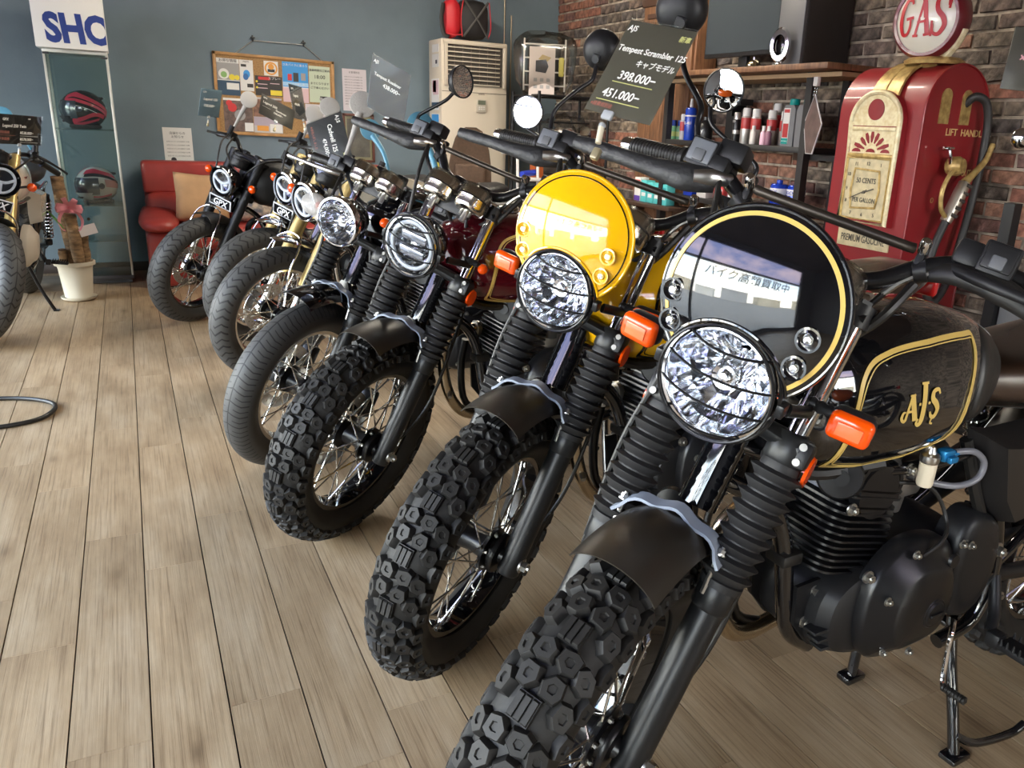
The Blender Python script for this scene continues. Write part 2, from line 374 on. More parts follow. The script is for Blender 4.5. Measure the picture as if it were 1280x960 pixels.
# glazed fronts on the left and behind the camera
FRM = mat('window_frame_dark', (.03, .03, .032), .4, metal=.6)
def glazed(name, axis, at, a0, a1, z0, z1, lo, hi, mull, n):
    wl = mat('wall_dark_paint', (.16, .16, .17), .8)
    def bx(g, u0, u1, v0, v1, t, off=0):
        c = ((u0+u1)/2, (v0+v1)/2)
        if axis == 'X': g.box((at+off, c[0], c[1]), (t, u1-u0, v1-v0))
        else: g.box((c[0], at+off, c[1]), (u1-u0, t, v1-v0))
    s = -.06
    g = G(); bx(g, lo, a0, 0, ZC, .12, s); bx(g, a1, hi, 0, ZC, .12, s); bx(g, a0, a1, 0, z0, .12, s); bx(g, a0, a1, z1, ZC, .12, s)
    struct(obj('wall_'+name, g, wl, ang=0))
    ft = (a1-a0)/mull; tr = 1.92
    for k in range(mull):
        w = bpy.data.objects.new('window_%d' % (n+k), None); COL.objects.link(w); struct(w)
        u0, u1 = a0+k*ft, a0+(k+1)*ft; g = G()
        bx(g, u0, u0+.05, z0, z1, .09, s); bx(g, u1-.05, u1, z0, z1, .09, s); bx(g, u0, u1, z0, z0+.06, .09, s); bx(g, u0, u1, z1-.06, z1, .09, s); bx(g, u0, u1, tr-.03, tr+.03, .09, s)
        obj('window_frame', g, FRM, w, ang=0)
        g = G(); bx(g, u0+.05, u1-.05, z0+.06, tr-.03, .006, s); obj('pane', g, glass('window_glass', (.96, .98, .97), .03), w, ang=0)
        if axis == 'X': obj('window_lettering', text_g('バイク高額買取中' if k == 0 else '高額買取バイク', .36, mtx((at-.075, u1-.35, 1.56), (0, -1, 0), (0, 0, 1), (-1, 0, 0)), .0006, 'LEFT', .15, .012, 1.02, 1.15), mat('window_vinyl', (.03, .03, .03), .6), w, ang=0)
        g = G(); bx(g, u0+.05, u1-.05, tr+.03, z1-.06, .006, s); obj('pane', g, glass('window_glass_tinted', (.52, .49, .57), .05), w, ang=0)
glazed('left', 'X', XL, WIN_L[0], WIN_L[1], WIN_L[2], WIN_L[3], YF, YB, 2, 1)
glazed('front', 'Y', YF, WIN_F[0], WIN_F[1], WIN_F[2], WIN_F[3], XL, XR, 1, 3)
def outside():
    o = obj('street', G().box((0, 0, -.16), (90, 90, .08)), mat('asphalt_grey', (.24, .225, .20), .9, noise=(1.5, .25)), ang=0); struct(o)
    rnd = random.Random(5); t = struct(bpy.data.objects.new('street_front', None)); COL.objects.link(t)
    pal = [mat('house_cream', (.6, .54, .42), .8), mat('house_grey', (.42, .43, .44), .8), mat('house_white', (.75, .74, .7), .8)]
    for (x, y, w, d, h, c) in [(-34, 20, 6, 9, 3.2, 0), (-36, 9, 6, 8, 2.5, 2), (-35, -3, 6, 10, 3.4, 1), (-33, -16, 6, 9, 2.6, 0), (-24, -28, 8, 8, 3.0, 0), (-8, -35, 9, 6, 3.2, 2), (4, -36, 9, 6, 2.6, 1), (15, -34, 8, 7, 3.6, 0)]:
        b = obj('far_house', G().box((x, y, h/2-.12), (w, d, h)).box((x, y, h-.02), (w+.5, d+.5, .2)), pal[c], t, ang=0)
outside()
# ceiling lamps
def lamps():
    body = mat('lamp_white', (.8, .8, .8), .5)
    for i, (x, y) in enumerate([(2.5, 4.3), (1.5, 5.3)]):
        t = thing('ceiling_lamp', ['long white ceiling lamp in front of the monitor shelf', 'long white ceiling lamp above the gold fork motorcycles'][i], 'lamp', (x, y, ZC), group='ceiling lamps')
        obj('housing', G().box((0, 0, -.03), (.16, 1.22, .06), bev=.01), body, t)
        obj('diffuser', G().cyl((0, -.58, -.068), (0, .58, -.068), .02, n=12), mat('lamp_glow', (1, .90, .74), emit=120.), t)
lamps()
# ------------------------------------------------------------------ motorcycles
RAKE = math.radians(26)
RUB = mat('tyre_rubber', (.015, .0138, .0128), .58, spec=.4, noise=(30, .3), bump=(300, .1, .001))
BLKM = mat('matte_black', (.010, .010, .011), .42, spec=.35)
BLKS = mat('satin_black', (.008, .008, .009), .28, spec=.4)
BLKG = mat('gloss_black', (.004, .004, .005), .06, coat=1.)
FORKB = mat('fork_black', (.009, .0094, .0102), .38, spec=.4, bump=(400, .06, .001))
GAIT = mat('gaiter_rubber', (.014, .0135, .014), .55, spec=.4)
CHR = mat('chrome', (.78, .78, .78), .08, metal=1.)
STL = mat('brushed_steel', (.55, .54, .52), .28, metal=1.)
ZINC = mat('zinc_bolt', (.48, .47, .44), .36, metal=1.)
SPK = mat('spoke_steel', (.66, .64, .6), .22, metal=1.)
ALU = mat('rim_aluminium', (.55, .54, .52), .22, metal=1.)
FEND = mat('fender_matte', (.021, .017, .0125), .42, bump=(500, .05, .001))
BRK = mat('bracket_grey', (.27, .31, .38), .5)
AMB = mat('amber_plastic', (.74, .068, .001), .15, coat=.5, emit=.05)  # faint emission stands in for light glowing through the unlit plastic
AMBL = mat('amber_pale', (.78, .17, .06), .2, coat=.4)
HOSE = mat('black_hose', (.012, .011, .010), .45)
GOLDP = mat('gold_paint', (.62, .42, .10), .3)
GOLDF = mat('gold_fork', (.62, .46, .18), .30, metal=.45)
VINYL = mat('vinyl_sleeve', (.012, .012, .013), .48, bump=(45, .5, .008))
LENS = glass('clear_lens', (.96, .97, 1.), .0)
REFL = mat('lamp_reflector', (.66, .68, .72), .08, metal=1.)
MIRR = mat('mirror_glass', (.9, .9, .9), .015, metal=1.)
WRAP = glass('plastic_wrap', (.97, .95, .91), .07, .15)

def steer_matrix(st, R):
    fu = V(math.cos(RAKE), 0, math.sin(RAKE)); lv = V(0, 1, 0); aw = V(-math.sin(RAKE), 0, math.cos(RAKE))
    c, s = math.cos(st), math.sin(st)
    return mtx((-.045*math.cos(RAKE), 0, R-.045*math.sin(RAKE)), fu*c+lv*s, -fu*s+lv*c, aw)
HF = (math.cos(RAKE), 0, -math.sin(RAKE)); HU = (math.sin(RAKE), 0, math.cos(RAKE))    # level forward and up, in steering coordinates
def head_matrix(u, w, v=0, tilt=0):
    f, z = Vector(HF), Vector(HU); c, s = math.cos(tilt), math.sin(tilt)
    return mtx((u, v, w), f*c+z*s, (0, 1, 0), z*c-f*s)

# ---- wheels (axis y, centre at the origin)
def g_tyre(R, hw, rb=.222, knob=0.):
    Rc = R-knob; r0 = rb+(Rc-rb)*.42; b = Rc-r0; pr = [(rb, -hw*.62), (rb+.012, -hw*.78)]
    for k in range(-10, 11):
        a = k/10*1.75; pr.append((r0+b*math.cos(a), hw*math.sin(a)))
    pr += [(rb+.012, hw*.78), (rb, hw*.62), (rb+.008, 0)]
    return G().lathe(pr, 72, ax=(0, 1, 0), close=True)
def tyre_pt(R, hw, a, rb=.222, knob=.012):
    Rc = R-knob; r0 = rb+(Rc-rb)*.42; b = Rc-r0
    p = V(r0+b*math.cos(a), hw*math.sin(a)); n = V(math.cos(a)/b, math.sin(a)/hw).normalized(); return p, n
def g_block(poly, h, kind):
    g = G(); n = len(poly); sc_ = lambda q, z: [(p[0]*q, p[1]*q, z) for p in poly]
    rings = [sc_(1.16, -.003), sc_(1.04, h*.75), sc_(.93, h), ]
    v = [p for r in rings for p in r]; f = [(i*n+k, i*n+(k+1) % n, (i+1)*n+(k+1) % n, (i+1)*n+k) for i in range(2) for k in range(n)]
    if kind == 'bars':
        f.append(tuple(range(2*n, 3*n))); g.add(v, f)
        return g
    i2 = sc_(.42, h); i3 = sc_(.34, h-.0028); v += i2+i3
    f += [(2*n+k, 2*n+(k+1) % n, 3*n+(k+1) % n, 3*n+k) for k in range(n)]+[(3*n+k, 3*n+(k+1) % n, 4*n+(k+1) % n, 4*n+k) for k in range(n)]+[tuple(range(4*n, 5*n))]
    return g.add(v, f)
def g_bars():
    g = G()
    for y in (-.0092, 0, .0092):
        g.add(g_block([(-.0135, y-.0036), (.0135, y-.0036), (.0135, y+.0036), (-.0135, y+.0036)] if 0 else [(-.0135, -.0036), (.0135, -.0036), (.0135, .0036), (-.0135, .0036)], .0125, 'bars').v, g_block([(0, 0)]*4, .0125, 'bars').f, TR(0, y, 0))
    g.box((0, 0, .003), (.031, .028, .010)); return g
def knob_blocks(parent, R, hw, N=18):
    pent = [(-.013, -.009), (-.003, -.0135), (.012, -.010), (.0135, .004), (.002, .0135), (-.012, .009)]
    sh = [(-.013, -.010), (.004, -.0125), (.0145, -.004), (.0125, .010), (-.004, .0125), (-.0145, .003)]
    ed = [(-.011, -.008), (.011, -.009), (.0135, .007), (0, .0105), (-.0135, .007)]
    F = {'c': ('blk_c', g_bars), 'i': ('blk_i', lambda: g_block(pent, .0125, 'pit')), 's': ('blk_s', lambda: g_block(sh, .0125, 'pit')), 'e': ('blk_e', lambda: g_block(ed, .010, 'pit'))}
    st = 2*PI/N
    lay = [('c', 0, 0., 0), ('i', .27, .335, 0), ('i', -.27, .335, PI), ('i', .27, .67, PI/2), ('i', -.27, .67, -PI/2)]
    for s in (1, -1):
        lay += [('s', .72*s, .14, 0 if s > 0 else PI), ('s', .72*s, .60, .5 if s > 0 else PI+.5), ('e', 1.16*s, .33, 0 if s > 0 else PI), ('e', 1.16*s, .85, 0 if s > 0 else PI)]
    for k in range(N):
        for kd, a, f, rot in lay:
            th = (k+f)*st; p, n = tyre_pt(R, hw, a)
            er = V(math.cos(th), 0, math.sin(th)); tt = V(-math.sin(th), 0, math.cos(th))
            z = er*n.x+V(0, n.y, 0); x = tt; y = z.cross(x)
            M = mtx(er*p.x+V(0, p.y, 0), x*1.2, y*1.2, z) @ RZ(rot)
            part(F[kd][0], 'tread_block', F[kd][1], RUB, parent, M, 30)
def g_rim(rb=.222, w=.034):
    pr = [(rb+.006, -w), (rb+.006, -w+.004), (rb-.006, -w+.006), (rb-.010, -.012), (rb-.018, 0), (rb-.010, .012), (rb-.006, w-.006), (rb+.006, w-.004), (rb+.006, w), (rb-.012, w-.003), (rb-.018, .014), (rb-.026, 0), (rb-.018, -.014), (rb-.012, -w+.003)]
    return G().lathe(pr, 72, ax=(0, 1, 0), close=True)
def g_hub():
    return G().lathe([(.012, -.062), (.034, -.060), (.036, -.05), (.052, -.046), (.052, -.038), (.03, -.030), (.026, 0), (.03, .030), (.052, .038), (.052, .046), (.036, .05), (.034, .060), (.012, .062)], 28, ax=(0, 1, 0))
def g_spoke(side, dirn, rb):
    a = .62*dirn; g = G()
    p0 = V(.047, side*.042, 0); p1 = V(math.cos(a)*(rb-.018), side*.010, math.sin(a)*(rb-.018))
    g.cyl(p0, p1, .0024, n=6); g.cyl(p1-(p1-p0).normalized()*.016, p1, .0038, n=6); return g
def spokes(parent, rb, m=None, N=9):
    for k in range(N):
        for q, (side, dirn) in enumerate(((1, 1), (-1, 1), (1, -1), (-1, -1))):
            part('spoke%d_%.3f' % (q, rb), 'spoke', lambda: g_spoke(side, dirn, rb), m or SPK, parent, RY((k+q*.25)*2*PI/N))
def g_disc():
    g = G()
    hole = lambda i, k: (i == 1 and k % 4 == 0) or (i == 3 and k % 4 == 2)
    rs = [.082, .090, .096, .102, .108, .116, .122]
    g.lathe([(r, -.0015) for r in rs], 96, ax=(0, 1, 0), skip=hole); g.f = [f for f in g.f if len(f) == 4]; m = len(g.f)
    g2 = G().lathe([(r, .0015) for r in rs], 96, ax=(0, 1, 0), skip=hole); g2.f = [f for f in g2.f if len(f) == 4]; g.add(g2.v, g2.f)
    g.lathe([(.122, -.0015), (.122, .0015)], 96, ax=(0, 1, 0)); g.f = [f for f in g.f if len(f) == 4]
    for k in range(6):
        a = k*PI/3; g.cyl((.03*math.cos(a), 0, .03*math.sin(a)), (.088*math.cos(a+.25), 0, .088*math.sin(a+.25)), .008, .006, 6)
    g.lathe([(.03, -.003), (.045, -.003), (.045, .003), (.03, .003)], 24, ax=(0, 1, 0), close=True); return g
def wheel(root, M, name, R, hw, rb, rimm, tyre='knob', blocks=True, disc=-1, spk=None, sp_n=9, sprocket=False):
    kn = .012 if tyre == 'knob' else 0.
    t = part('tyre_%s_%.3f_%.3f_%.3f' % (tyre, R, hw, rb), name+'_tyre', lambda: g_tyre(R, hw, rb, kn), RUB if tyre == 'knob' else ROADT[tyre], root, M)
    if tyre == 'knob':
        if blocks: knob_blocks(t, R, hw)
    r = part('rim_%.3f' % rb, name+'_rim', lambda: g_rim(rb), rimm, root, M)
    spokes(r, rb, spk, sp_n)
    h = part('hub', name+'_hub', g_hub, BLKS, root, M)
    bolts(h, [(V(.043*math.cos(k*PI/3), .046, .043*math.sin(k*PI/3)), V(0, 1, 0), .005) for k in range(6)], 'hub_bolt')
    part('hub_cup', 'hub_cover', lambda: G().lathe([(.0, .085), (.018, .085), (.020, .072), (.044, .070), (.047, .066), (.047, .060), (.03, .058)], 28, ax=(0, 1, 0)), BLKS, h)
    if disc: part('disc', name+'_brake_disc', g_disc, STL, root, M @ TR(0, disc*.066, 0))
    if sprocket: part('sprocket', 'rear_sprocket', g_sprocket, STL, root, M @ TR(0, .078, 0))
    return t
def g_sprocket():
    n = 45; pl = []
    for k in range(n*2):
        r = .104 if k % 2 else .097; a = PI*k/n; pl.append((r*math.cos(a), r*math.sin(a)))
    g = G().prism(pl, -.003, .003, RX(PI/2)); g.cyl((0, -.01, 0), (0, .012, 0), .05, n=24)
    return g
def chevron(name, N, k, thr=.09, cl=True):
    """road tread: grooves cut by angle and offset from the centre line, in the wheel's own frame"""
    m = bpy.data.materials.new(name); m.use_nodes = True; nt = m.node_tree; b = nt.nodes['Principled BSDF']; Nn = nt.nodes.new; L = nt.links.new
    def mt(op, a, bb=None, c=None):
        q = Nn('ShaderNodeMath'); q.operation = op
        for i, x in enumerate((a, bb, c)):
            if x is None: continue
            if isinstance(x, (int, float)): q.inputs[i].default_value = x
            else: L(x, q.inputs[i])
        return q.outputs[0]
    tc = Nn('ShaderNodeTexCoord'); sx = Nn('ShaderNodeSeparateXYZ'); L(tc.outputs['Object'], sx.inputs[0])
    ang = mt('MULTIPLY', mt('ARCTAN2', sx.outputs[2], sx.outputs[0]), N/(2*PI)); ay = mt('ABSOLUTE', sx.outputs[1])
    zig = mt('PINGPONG', mt('MULTIPLY', ay, k), .33)
    fr = mt('FRACT', mt('ADD', ang, zig)); fr2 = mt('FRACT', mt('ADD', mt('ADD', ang, zig), .5))
    gr = mt('LESS_THAN', fr, thr); gr2 = mt('MULTIPLY', mt('LESS_THAN', fr2, thr*.8), mt('GREATER_THAN', ay, .016))
    rad = mt('SQRT', mt('ADD', mt('POWER', sx.outputs[0], 2.), mt('POWER', sx.outputs[2], 2.))); tread = mt('GREATER_THAN', rad, .279)
    g = mt('MAXIMUM', gr, gr2)
    if cl: g = mt('MAXIMUM', g, mt('LESS_THAN', ay, .0022))
    g = mt('MULTIPLY', g, tread)
    mx = Nn('ShaderNodeMixRGB'); L(g, mx.inputs[0]); mx.inputs[1].default_value = (.050, .049, .048, 1); mx.inputs[2].default_value = (.005, .005, .005, 1); L(mx.outputs[0], b.inputs['Base Color'])
    b.inputs['Roughness'].default_value = .58
    bp = Nn('ShaderNodeBump'); bp.inputs['Distance'].default_value = .004; bp.inputs['Strength'].default_value = .9; L(mt('SUBTRACT', 1., g), bp.inputs['Height']); L(bp.outputs[0], b.inputs['Normal'])
    return m
ROADT = {'road': chevron('tyre_road_sipes', 46, 9., .10), 'block': chevron('tyre_road_blocks', 26, 14., .13)}

# ---- front end (steering coordinates u, v, w)
def g_gaiter(r0, r1, w0, w1, n):
    pr = [(r0+.004, w0), (r0+.006, w0+.012)]; h = (w1-w0-.024)/n
    for k in range(n):
        a = w0+.012+k*h; pr += [(r0+.002, a+h*.10), (r0+.0125, a+h*.62), (r0+.0135, a+h*.72), (r0+.002, a+h*.97)]
    pr += [(r1+.004, w1-.010), (r1+.003, w1)]
    return G().lathe(pr, 28)
def g_slider():
    g = G().lathe([(.0, -.035), (.020, -.034), (.026, -.026), (.0265, .02), (.0265, .262), (.030, .266), (.031, .312), (.027, .318)], 28)
    g.box((-.006, 0, -.01), (.05, .036, .052), bev=.012); return g
def g_fender(R=.372, a0=54, a1=132, hw=.068, drop=.032):
    P = []
    for i in range(25):
        a = math.radians(a0+(a1-a0)*i/24); row = []
        for j in range(17):
            t = -1+j/8; s = 1-(max(0, (3-i)/3)**2)*.0
            y = hw*math.sin(t*1.25)/math.sin(1.25); dz = drop*(1-math.cos(t*1.25))/(1-math.cos(1.25))
            rr = R-dz; row.append((rr*math.cos(a), y, rr*math.sin(a)))
        P.append(row)
    return G().sheet(P, .0022)
def g_fbracket():
    P = []; n = 21
    for i in range(2):
        row = []
        for j in range(n):
            t = -1+2*j/(n-1); v = t*.092; w = .347+.034*(1-abs(t)**2.2)-(.006 if abs(t) > .8 else 0)
            row.append((.079+(-.013 if i else .013), v, w-(.010 if i == 0 else 0)+.004*math.cos(t*9)))
        P.append(row)
    return G().sheet(P, .005)
def arc(r, a0, a1, n): return [(r*math.cos(a0+(a1-a0)*k/n), r*math.sin(a0+(a1-a0)*k/n)) for k in range(n+1)]
FR, FHC, HLR = .127, -.116, .090        # flyscreen radius, headlight centre below the screen centre, cut-out radius
def fly_pts(off=0., m=9, n=56):
    d = -FHC; x = (d*d+FR*FR-HLR*HLR)/(2*d); y = math.sqrt(FR*FR-x*x); th = math.atan2(-x, y); ph = math.atan2(d-x, y)
    outer = arc(FR, th, PI-th, n); inner = [(a, b+FHC) for a, b in arc(HLR, ph, PI-ph, n)]
    def sag(p): return .030*(1-(p[0]**2+p[1]**2)/FR**2)+off
    P = []
    for k in range(n+1):
        row = []
        for j in range(m):
            t = j/(m-1); p = (outer[k][0]*(1-t)+inner[k][0]*t, outer[k][1]*(1-t)+inner[k][1]*t); row.append((sag(p), -p[0], p[1]))
        P.append(row)
    return P, th, sag
def g_fly():
    P, th, sag = fly_pts(); g = G().sheet(P, -.003); return g
def g_flyring(r0, r1, off, cut=.0):
    P, th, sag = fly_pts(); n = 72; Q = []
    for k in range(n+1):
        a = th+cut+(PI-2*th-2*cut)*k/n
        Q.append([(sag((r*math.cos(a), r*math.sin(a)))+off, -r*math.cos(a), r*math.sin(a)) for r in (r0, (r0+r1)/2, r1)])
    return G().sheet(Q, .0012)
def g_flyedge():
    P, th, sag = fly_pts(); pts = [(-.001, -p[1]*-1 if 0 else p[1], p[2]) for p in [r[0] for r in P]]
    inn = [r[-1] for r in P][::-1]
    return G().tube([V(*p) for p in pts]+[V(*p) for p in inn], .0030, 8, 1, closed=True)
def g_headshell(r=.08):
    return G().lathe([(0, -.105), (r*.35, -.102), (r*.7, -.085), (r*.92, -.05), (r, -.015), (r, .004)], 36, ax=(1, 0, 0), caps=False)
def g_headrim(r=.08):
    return G().lathe([(r*.99, -.012), (r*1.05, -.010), (r*1.06, .004), (r*1.02, .014), (r*.95, .016), (r*.93, .008)], 48, ax=(1, 0, 0), close=True)
def g_lens(r=.08):
    pr = [(r*.95*math.sin(a), .010+.016*math.cos(a)) for a in [PI/2*k/8 for k in range(9)]]
    return G().lathe(pr, 40, ax=(1, 0, 0), caps=False)
def g_reflector(r=.08):
    g = G(); n = 22; rows = [(.94, .006), (.90, -.016), (.80, -.040), (.62, -.062), (.40, -.077), (.18, -.084), (.0, -.085)]
    g.lathe([(a*r, h) for a, h in rows], n, ax=(1, 0, 0), caps=False); q = random.Random(4); g.v = [p+V(q.uniform(-.006, .006), 0, 0) if p.x < 0 else p for p in g.v]; return g
def g_bulb(): return G().lathe([(.024, -.080), (.022, -.022), (.018, -.014), (.012, -.016), (.008, -.008), (0, -.006)], 18, ax=(1, 0, 0))
def g_grille(r=.08, nb=4):
    R = r*1.10; g = G(); g.tube([(.006, R*math.cos(a), R*math.sin(a)) for a in [2*PI*k/40 for k in range(40)]], .0028, 6, 1, closed=True)
    g.tube([(.021, R*.94*math.cos(a), R*.94*math.sin(a)) for a in [2*PI*k/40 for k in range(40)]], .0022, 6, 1, closed=True)
    for k in range(nb):
        z = (k-(nb-1)/2)*.040; hw = math.sqrt((R*.97)**2-z*z)
        g.tube([(.008+.030*(1-t*t)**.8, hw*t, z-.004*(1-t*t)) for t in [-1+2*q/12 for q in range(13)]], .0021, 6, 1)
    g.box((-.0, R+.004, 0), (.024, .012, .02), bev=.003); g.box((-.0, -R-.004, 0), (.024, .012, .02), bev=.003); return g
def g_ind_body(): return G().box((-.004, 0, 0), (.03, .064, .044), bev=.014, seg=3)
def g_ind_lens(): return G().box((.014, 0, 0), (.022, .062, .042), bev=.010, seg=3)
def g_ind_spot(): return G().box((.026, 0, 0), (.003, .036, .020), bev=.0012)
def g_stalk(): return G().lathe([(.008, 0), (.011, .006), (.008, .014), (.0105, .020), (.008, .028), (.010, .034), (.007, .05)], 14, ax=(0, 1, 0))
def g_tubebar(): 
    pts = [(-.045, -.40, .893), (-.012, -.28, .897), (.005, -.215, .893), (.022, -.15, .860), (.035, -.10, .815), (.04, -.05, .800), (.04, .05, .800), (.035, .10, .815), (.022, .15, .860), (.005, .215, .893), (-.012, .28, .897), (-.045, .40, .893)]
    return G().tube(pts, .0135, 14, 6)
def g_crossbar():
    g = G().tube([(.036, -.128, .878), (.04, -.1, .876), (.04, .1, .876), (.036, .128, .878)], .0078, 12, 3); return g
def g_cbclamp(s): 
    g = G().box((.03, s*.141, .872), (.020, .013, .052), bev=.005); g.lathe([(.018, -.009), (.018, .009)], 18, o=(.024, s*.148, .853), ax=(.1, s, .55)); return g
def g_grip(s):
    a, b = V(-.012, s*.275, .897), V(-.046, s*.405, .893); g = G(); d = (b-a); pr = [(.0165, 0), (.021, .004), (.021, .012), (.0165, .014)]
    for k in range(16): pr += [(.0158, .016+k*.0068), (.0172, .018+k*.0068), (.0172, .021+k*.0068), (.0158, .0225+k*.0068)]
    return g.lathe(pr, 20, o=a, ax=d)
def g_barend(s): return G().lathe([(.0, .150), (.013, .149), (.0145, .145), (.0145, .128), (.012, .126)], 18, o=(-.012, s*.275, .897), ax=(-.034, s*.13, -.004))
def g_switch(s):
    g = G().box((-.004, s*.238, .897), (.052, .052, .052), bev=.006); g.box((.030, s*.238, .902), (.030, .050, .048), bev=.004); return g
def g_switchcover(s): return G().box((.046, s*.238, .903), (.006, .042, .038), bev=.003)
def g_button(s): return G().box((.050, s*.238, .895), (.008, .020, .020), bev=.003)
def g_master(s):
    g = G().box((.02, s*.205, .893), (.05, .036, .03), bev=.007); g.box((.012, s*.195, .922), (.046, .05, .036), bev=.006); g.lathe([(.017, -.014), (.017, .014)], 18, o=(.003, s*.2, .893), ax=(0, 1, 0)); return g
def g_sleeve(s):
    return G().tube([(.035, s*.20, .868), (.055, s*.24, .853), (.060, s*.30, .848), (.056, s*.36, .847), (.048, s*.42, .846), (.04, s*.462, .846)], [.020, .023, .016, .0135, .0145, .012], 12, 5, flat=.55, hint=(0, 0, 1))
def g_lever(s):
    return G().tube([(.03, s*.185, .872), (.06, s*.23, .862), (.064, s*.30, .858), (.056, s*.37, .856), (.045, s*.43, .855)], [.008, .009, .007, .006, .008], 10, 4, flat=.6)
def g_lowclamp():
    g = G(); Q = []
    for j in range(25):
        t = -1+j/12; v = t*.118; e = 1-t*t; d = .020+.006*abs(t)**3
        c = V(.045+.018*e*0+.012*e, v, .540+.010*e); hh = .015+.010*abs(t)**4; Q.append([c+V(d*math.cos(q)*1.2, 0, hh*math.sin(q)) for q in [2*PI*k/12 for k in range(12)]])
    g.loft(Q)
    for s in (1, -1): g.lathe([(.030, -.024), (.034, -.018), (.034, .018), (.030, .024)], 24, o=(.045, s*.1, .535))
    for s in (1, -1): g.box((.052, s*.122, .535), (.044, .030, .044), bev=.008)
    g.cyl((-.0, 0, .49), (-.0, 0, .78), .024, n=20); return g
def g_topclamp():
    g = G(); Q = []
    for j in range(17):
        t = -1+j/8; v = t*.115; e = 1-t*t; c = V(.04-.02*e, v, .752); Q.append([c+V(.032*math.cos(q), 0, .010*math.sin(q)) for q in [2*PI*k/12 for k in range(12)]])
    g.loft(Q)
    for s in (1, -1): g.cyl((.045, s*.1, .738), (.045, s*.1, .772), .024, n=20); g.cyl((.045, s*.1, .772), (.045, s*.1, .779), .016, n=6); g.cyl((.03, s*.045, .755), (.036, s*.045, .802), .015, n=14); g.box((.038, s*.045, .802), (.042, .03, .036), bev=.008)
    g.cyl((-.02, 0, .752), (-.02, 0, .772), .018, n=6); return g
def g_gauge(r=.045, h=.068):
    return G().lathe([(0, 0), (r*.75, .0), (r*.94, .006), (r, .016), (r, h*.52), (r*1.03, h*.55), (r*1.03, h*.60), (r, h*.63), (r, h*.92), (r*.93, h), (r*.85, h), (r*.84, h-.004), (0, h-.004)], 32)
def g_gaugeband(r=.045, h=.068): return G().lathe([(r*1.0, h*.54), (r*1.05, h*.55), (r*1.05, h*.60), (r, h*.61)], 32)
def g_reflect(): return G().lathe([(0, 0), (.026, .0), (.026, .006), (0, .008)], 20, ax=(0, 1, 0))
def hexb(g, p, ax, r=.007, h=.007):
    x, y, z = frame(ax); p = Vector(p); g.cyl(p, p+z*h*.35, r*1.45, n=14); g.cyl(p+z*h*.35, p+z*h*1.35, r, n=6); g.cyl(p+z*h*1.35, p+z*h*1.8, r*.5, n=8); return g
def mirror(root, S, pts, c, nrm, r, key, glassm=None, stemm=None, world=None):
    """stem points, disc centre and outward glass normal in steering coordinates"""
    if world: nrm = (root.rotation_euler.to_matrix() @ S.to_3x3()).inverted() @ Vector(nrm)
    st = obj('mirror_stem', G().tube(pts, .0052, 10, 5), stemm or BLKS, root, S)
    x, y, z = frame(nrm); M = S @ mtx(c, x, y, z)
    sh = part('mirror_shell_%s' % key, 'mirror_shell', lambda: G().lathe([(0, -.030), (r*.3, -.0295), (r*.62, -.025), (r*.86, -.016), (r*.98, -.004), (r, .002), (r, .006), (r*.95, .0065), (r*.94, .004)], 40), BLKM, root, M)
    part('mirror_glass_%s' % key, 'mirror_glass', lambda: G().lathe([(0, .0075)]+[(r*.95*t, .0075-.0035*t*t) for t in (.25, .5, .75, 1.)], 40), glassm or MIRR, sh)
    g = G(); b = Vector(pts[-1]); Mi = mtx(c, x, y, z).inverted(); q = Mi @ b; g.box((q.x*.5, q.y*.5, -.026), (.02, .02, .014), bev=.004); g.lathe([(.009, -.036), (.009, -.018)], 16, o=(q.x*.55, q.y*.55, 0)); obj('mirror_knuckle', g, BLKM, sh)

# ---- chassis shapes (bike frame: x forward, y left, z up; origin under the front axle)
TS = [(-.262, .03, .895, .835), (-.275, .065, .925, .80), (-.30, .100, .945, .748), (-.36, .130, .966, .715), (-.45, .145, .977, .700), (-.55, .149, .977, .698), (-.66, .140, .967, .708), (-.75, .115, .945, .728), (-.82, .088, .915, .757), (-.85, .06, .885, .78)]
def tank_at(x):
    for a, b in zip(TS, TS[1:]):
        if b[0] <= x <= a[0]:
            t = (x-a[0])/(b[0]-a[0]); return [a[k]+(b[k]-a[k])*t for k in (1, 2, 3)]
    return TS[0][1:] if x > TS[0][0] else TS[-1][1:]
def tank_y(x, z):
    w, zt, zb = tank_at(x); c, h = zb+(zt-zb)*.40, 0
    h = (zt-c) if z > c else (c-zb); q = min(.985, abs(z-c)/h); return w*(1-q**2.4)**(1/2.4)
def g_tank():
    rings = []
    for x in [TS[0][0]]+[TS[0][0]+(TS[-1][0]-TS[0][0])*(1-math.cos(PI*k/26))/2 for k in range(1, 26)]+[TS[-1][0]]:
        w, zt, zb = tank_at(x); c = zb+(zt-zb)*.40; r = []
        for k in range(40):
            a = 2*PI*k/40; ca, sa = math.cos(a), math.sin(a); e = 2/2.4
            y = w*math.copysign(abs(ca)**e, ca); z = c+((zt-c) if sa > 0 else (c-zb))*math.copysign(abs(sa)**e, sa); r.append((x, y, z))
        rings.append(r)
    g = G().loft(rings); return g
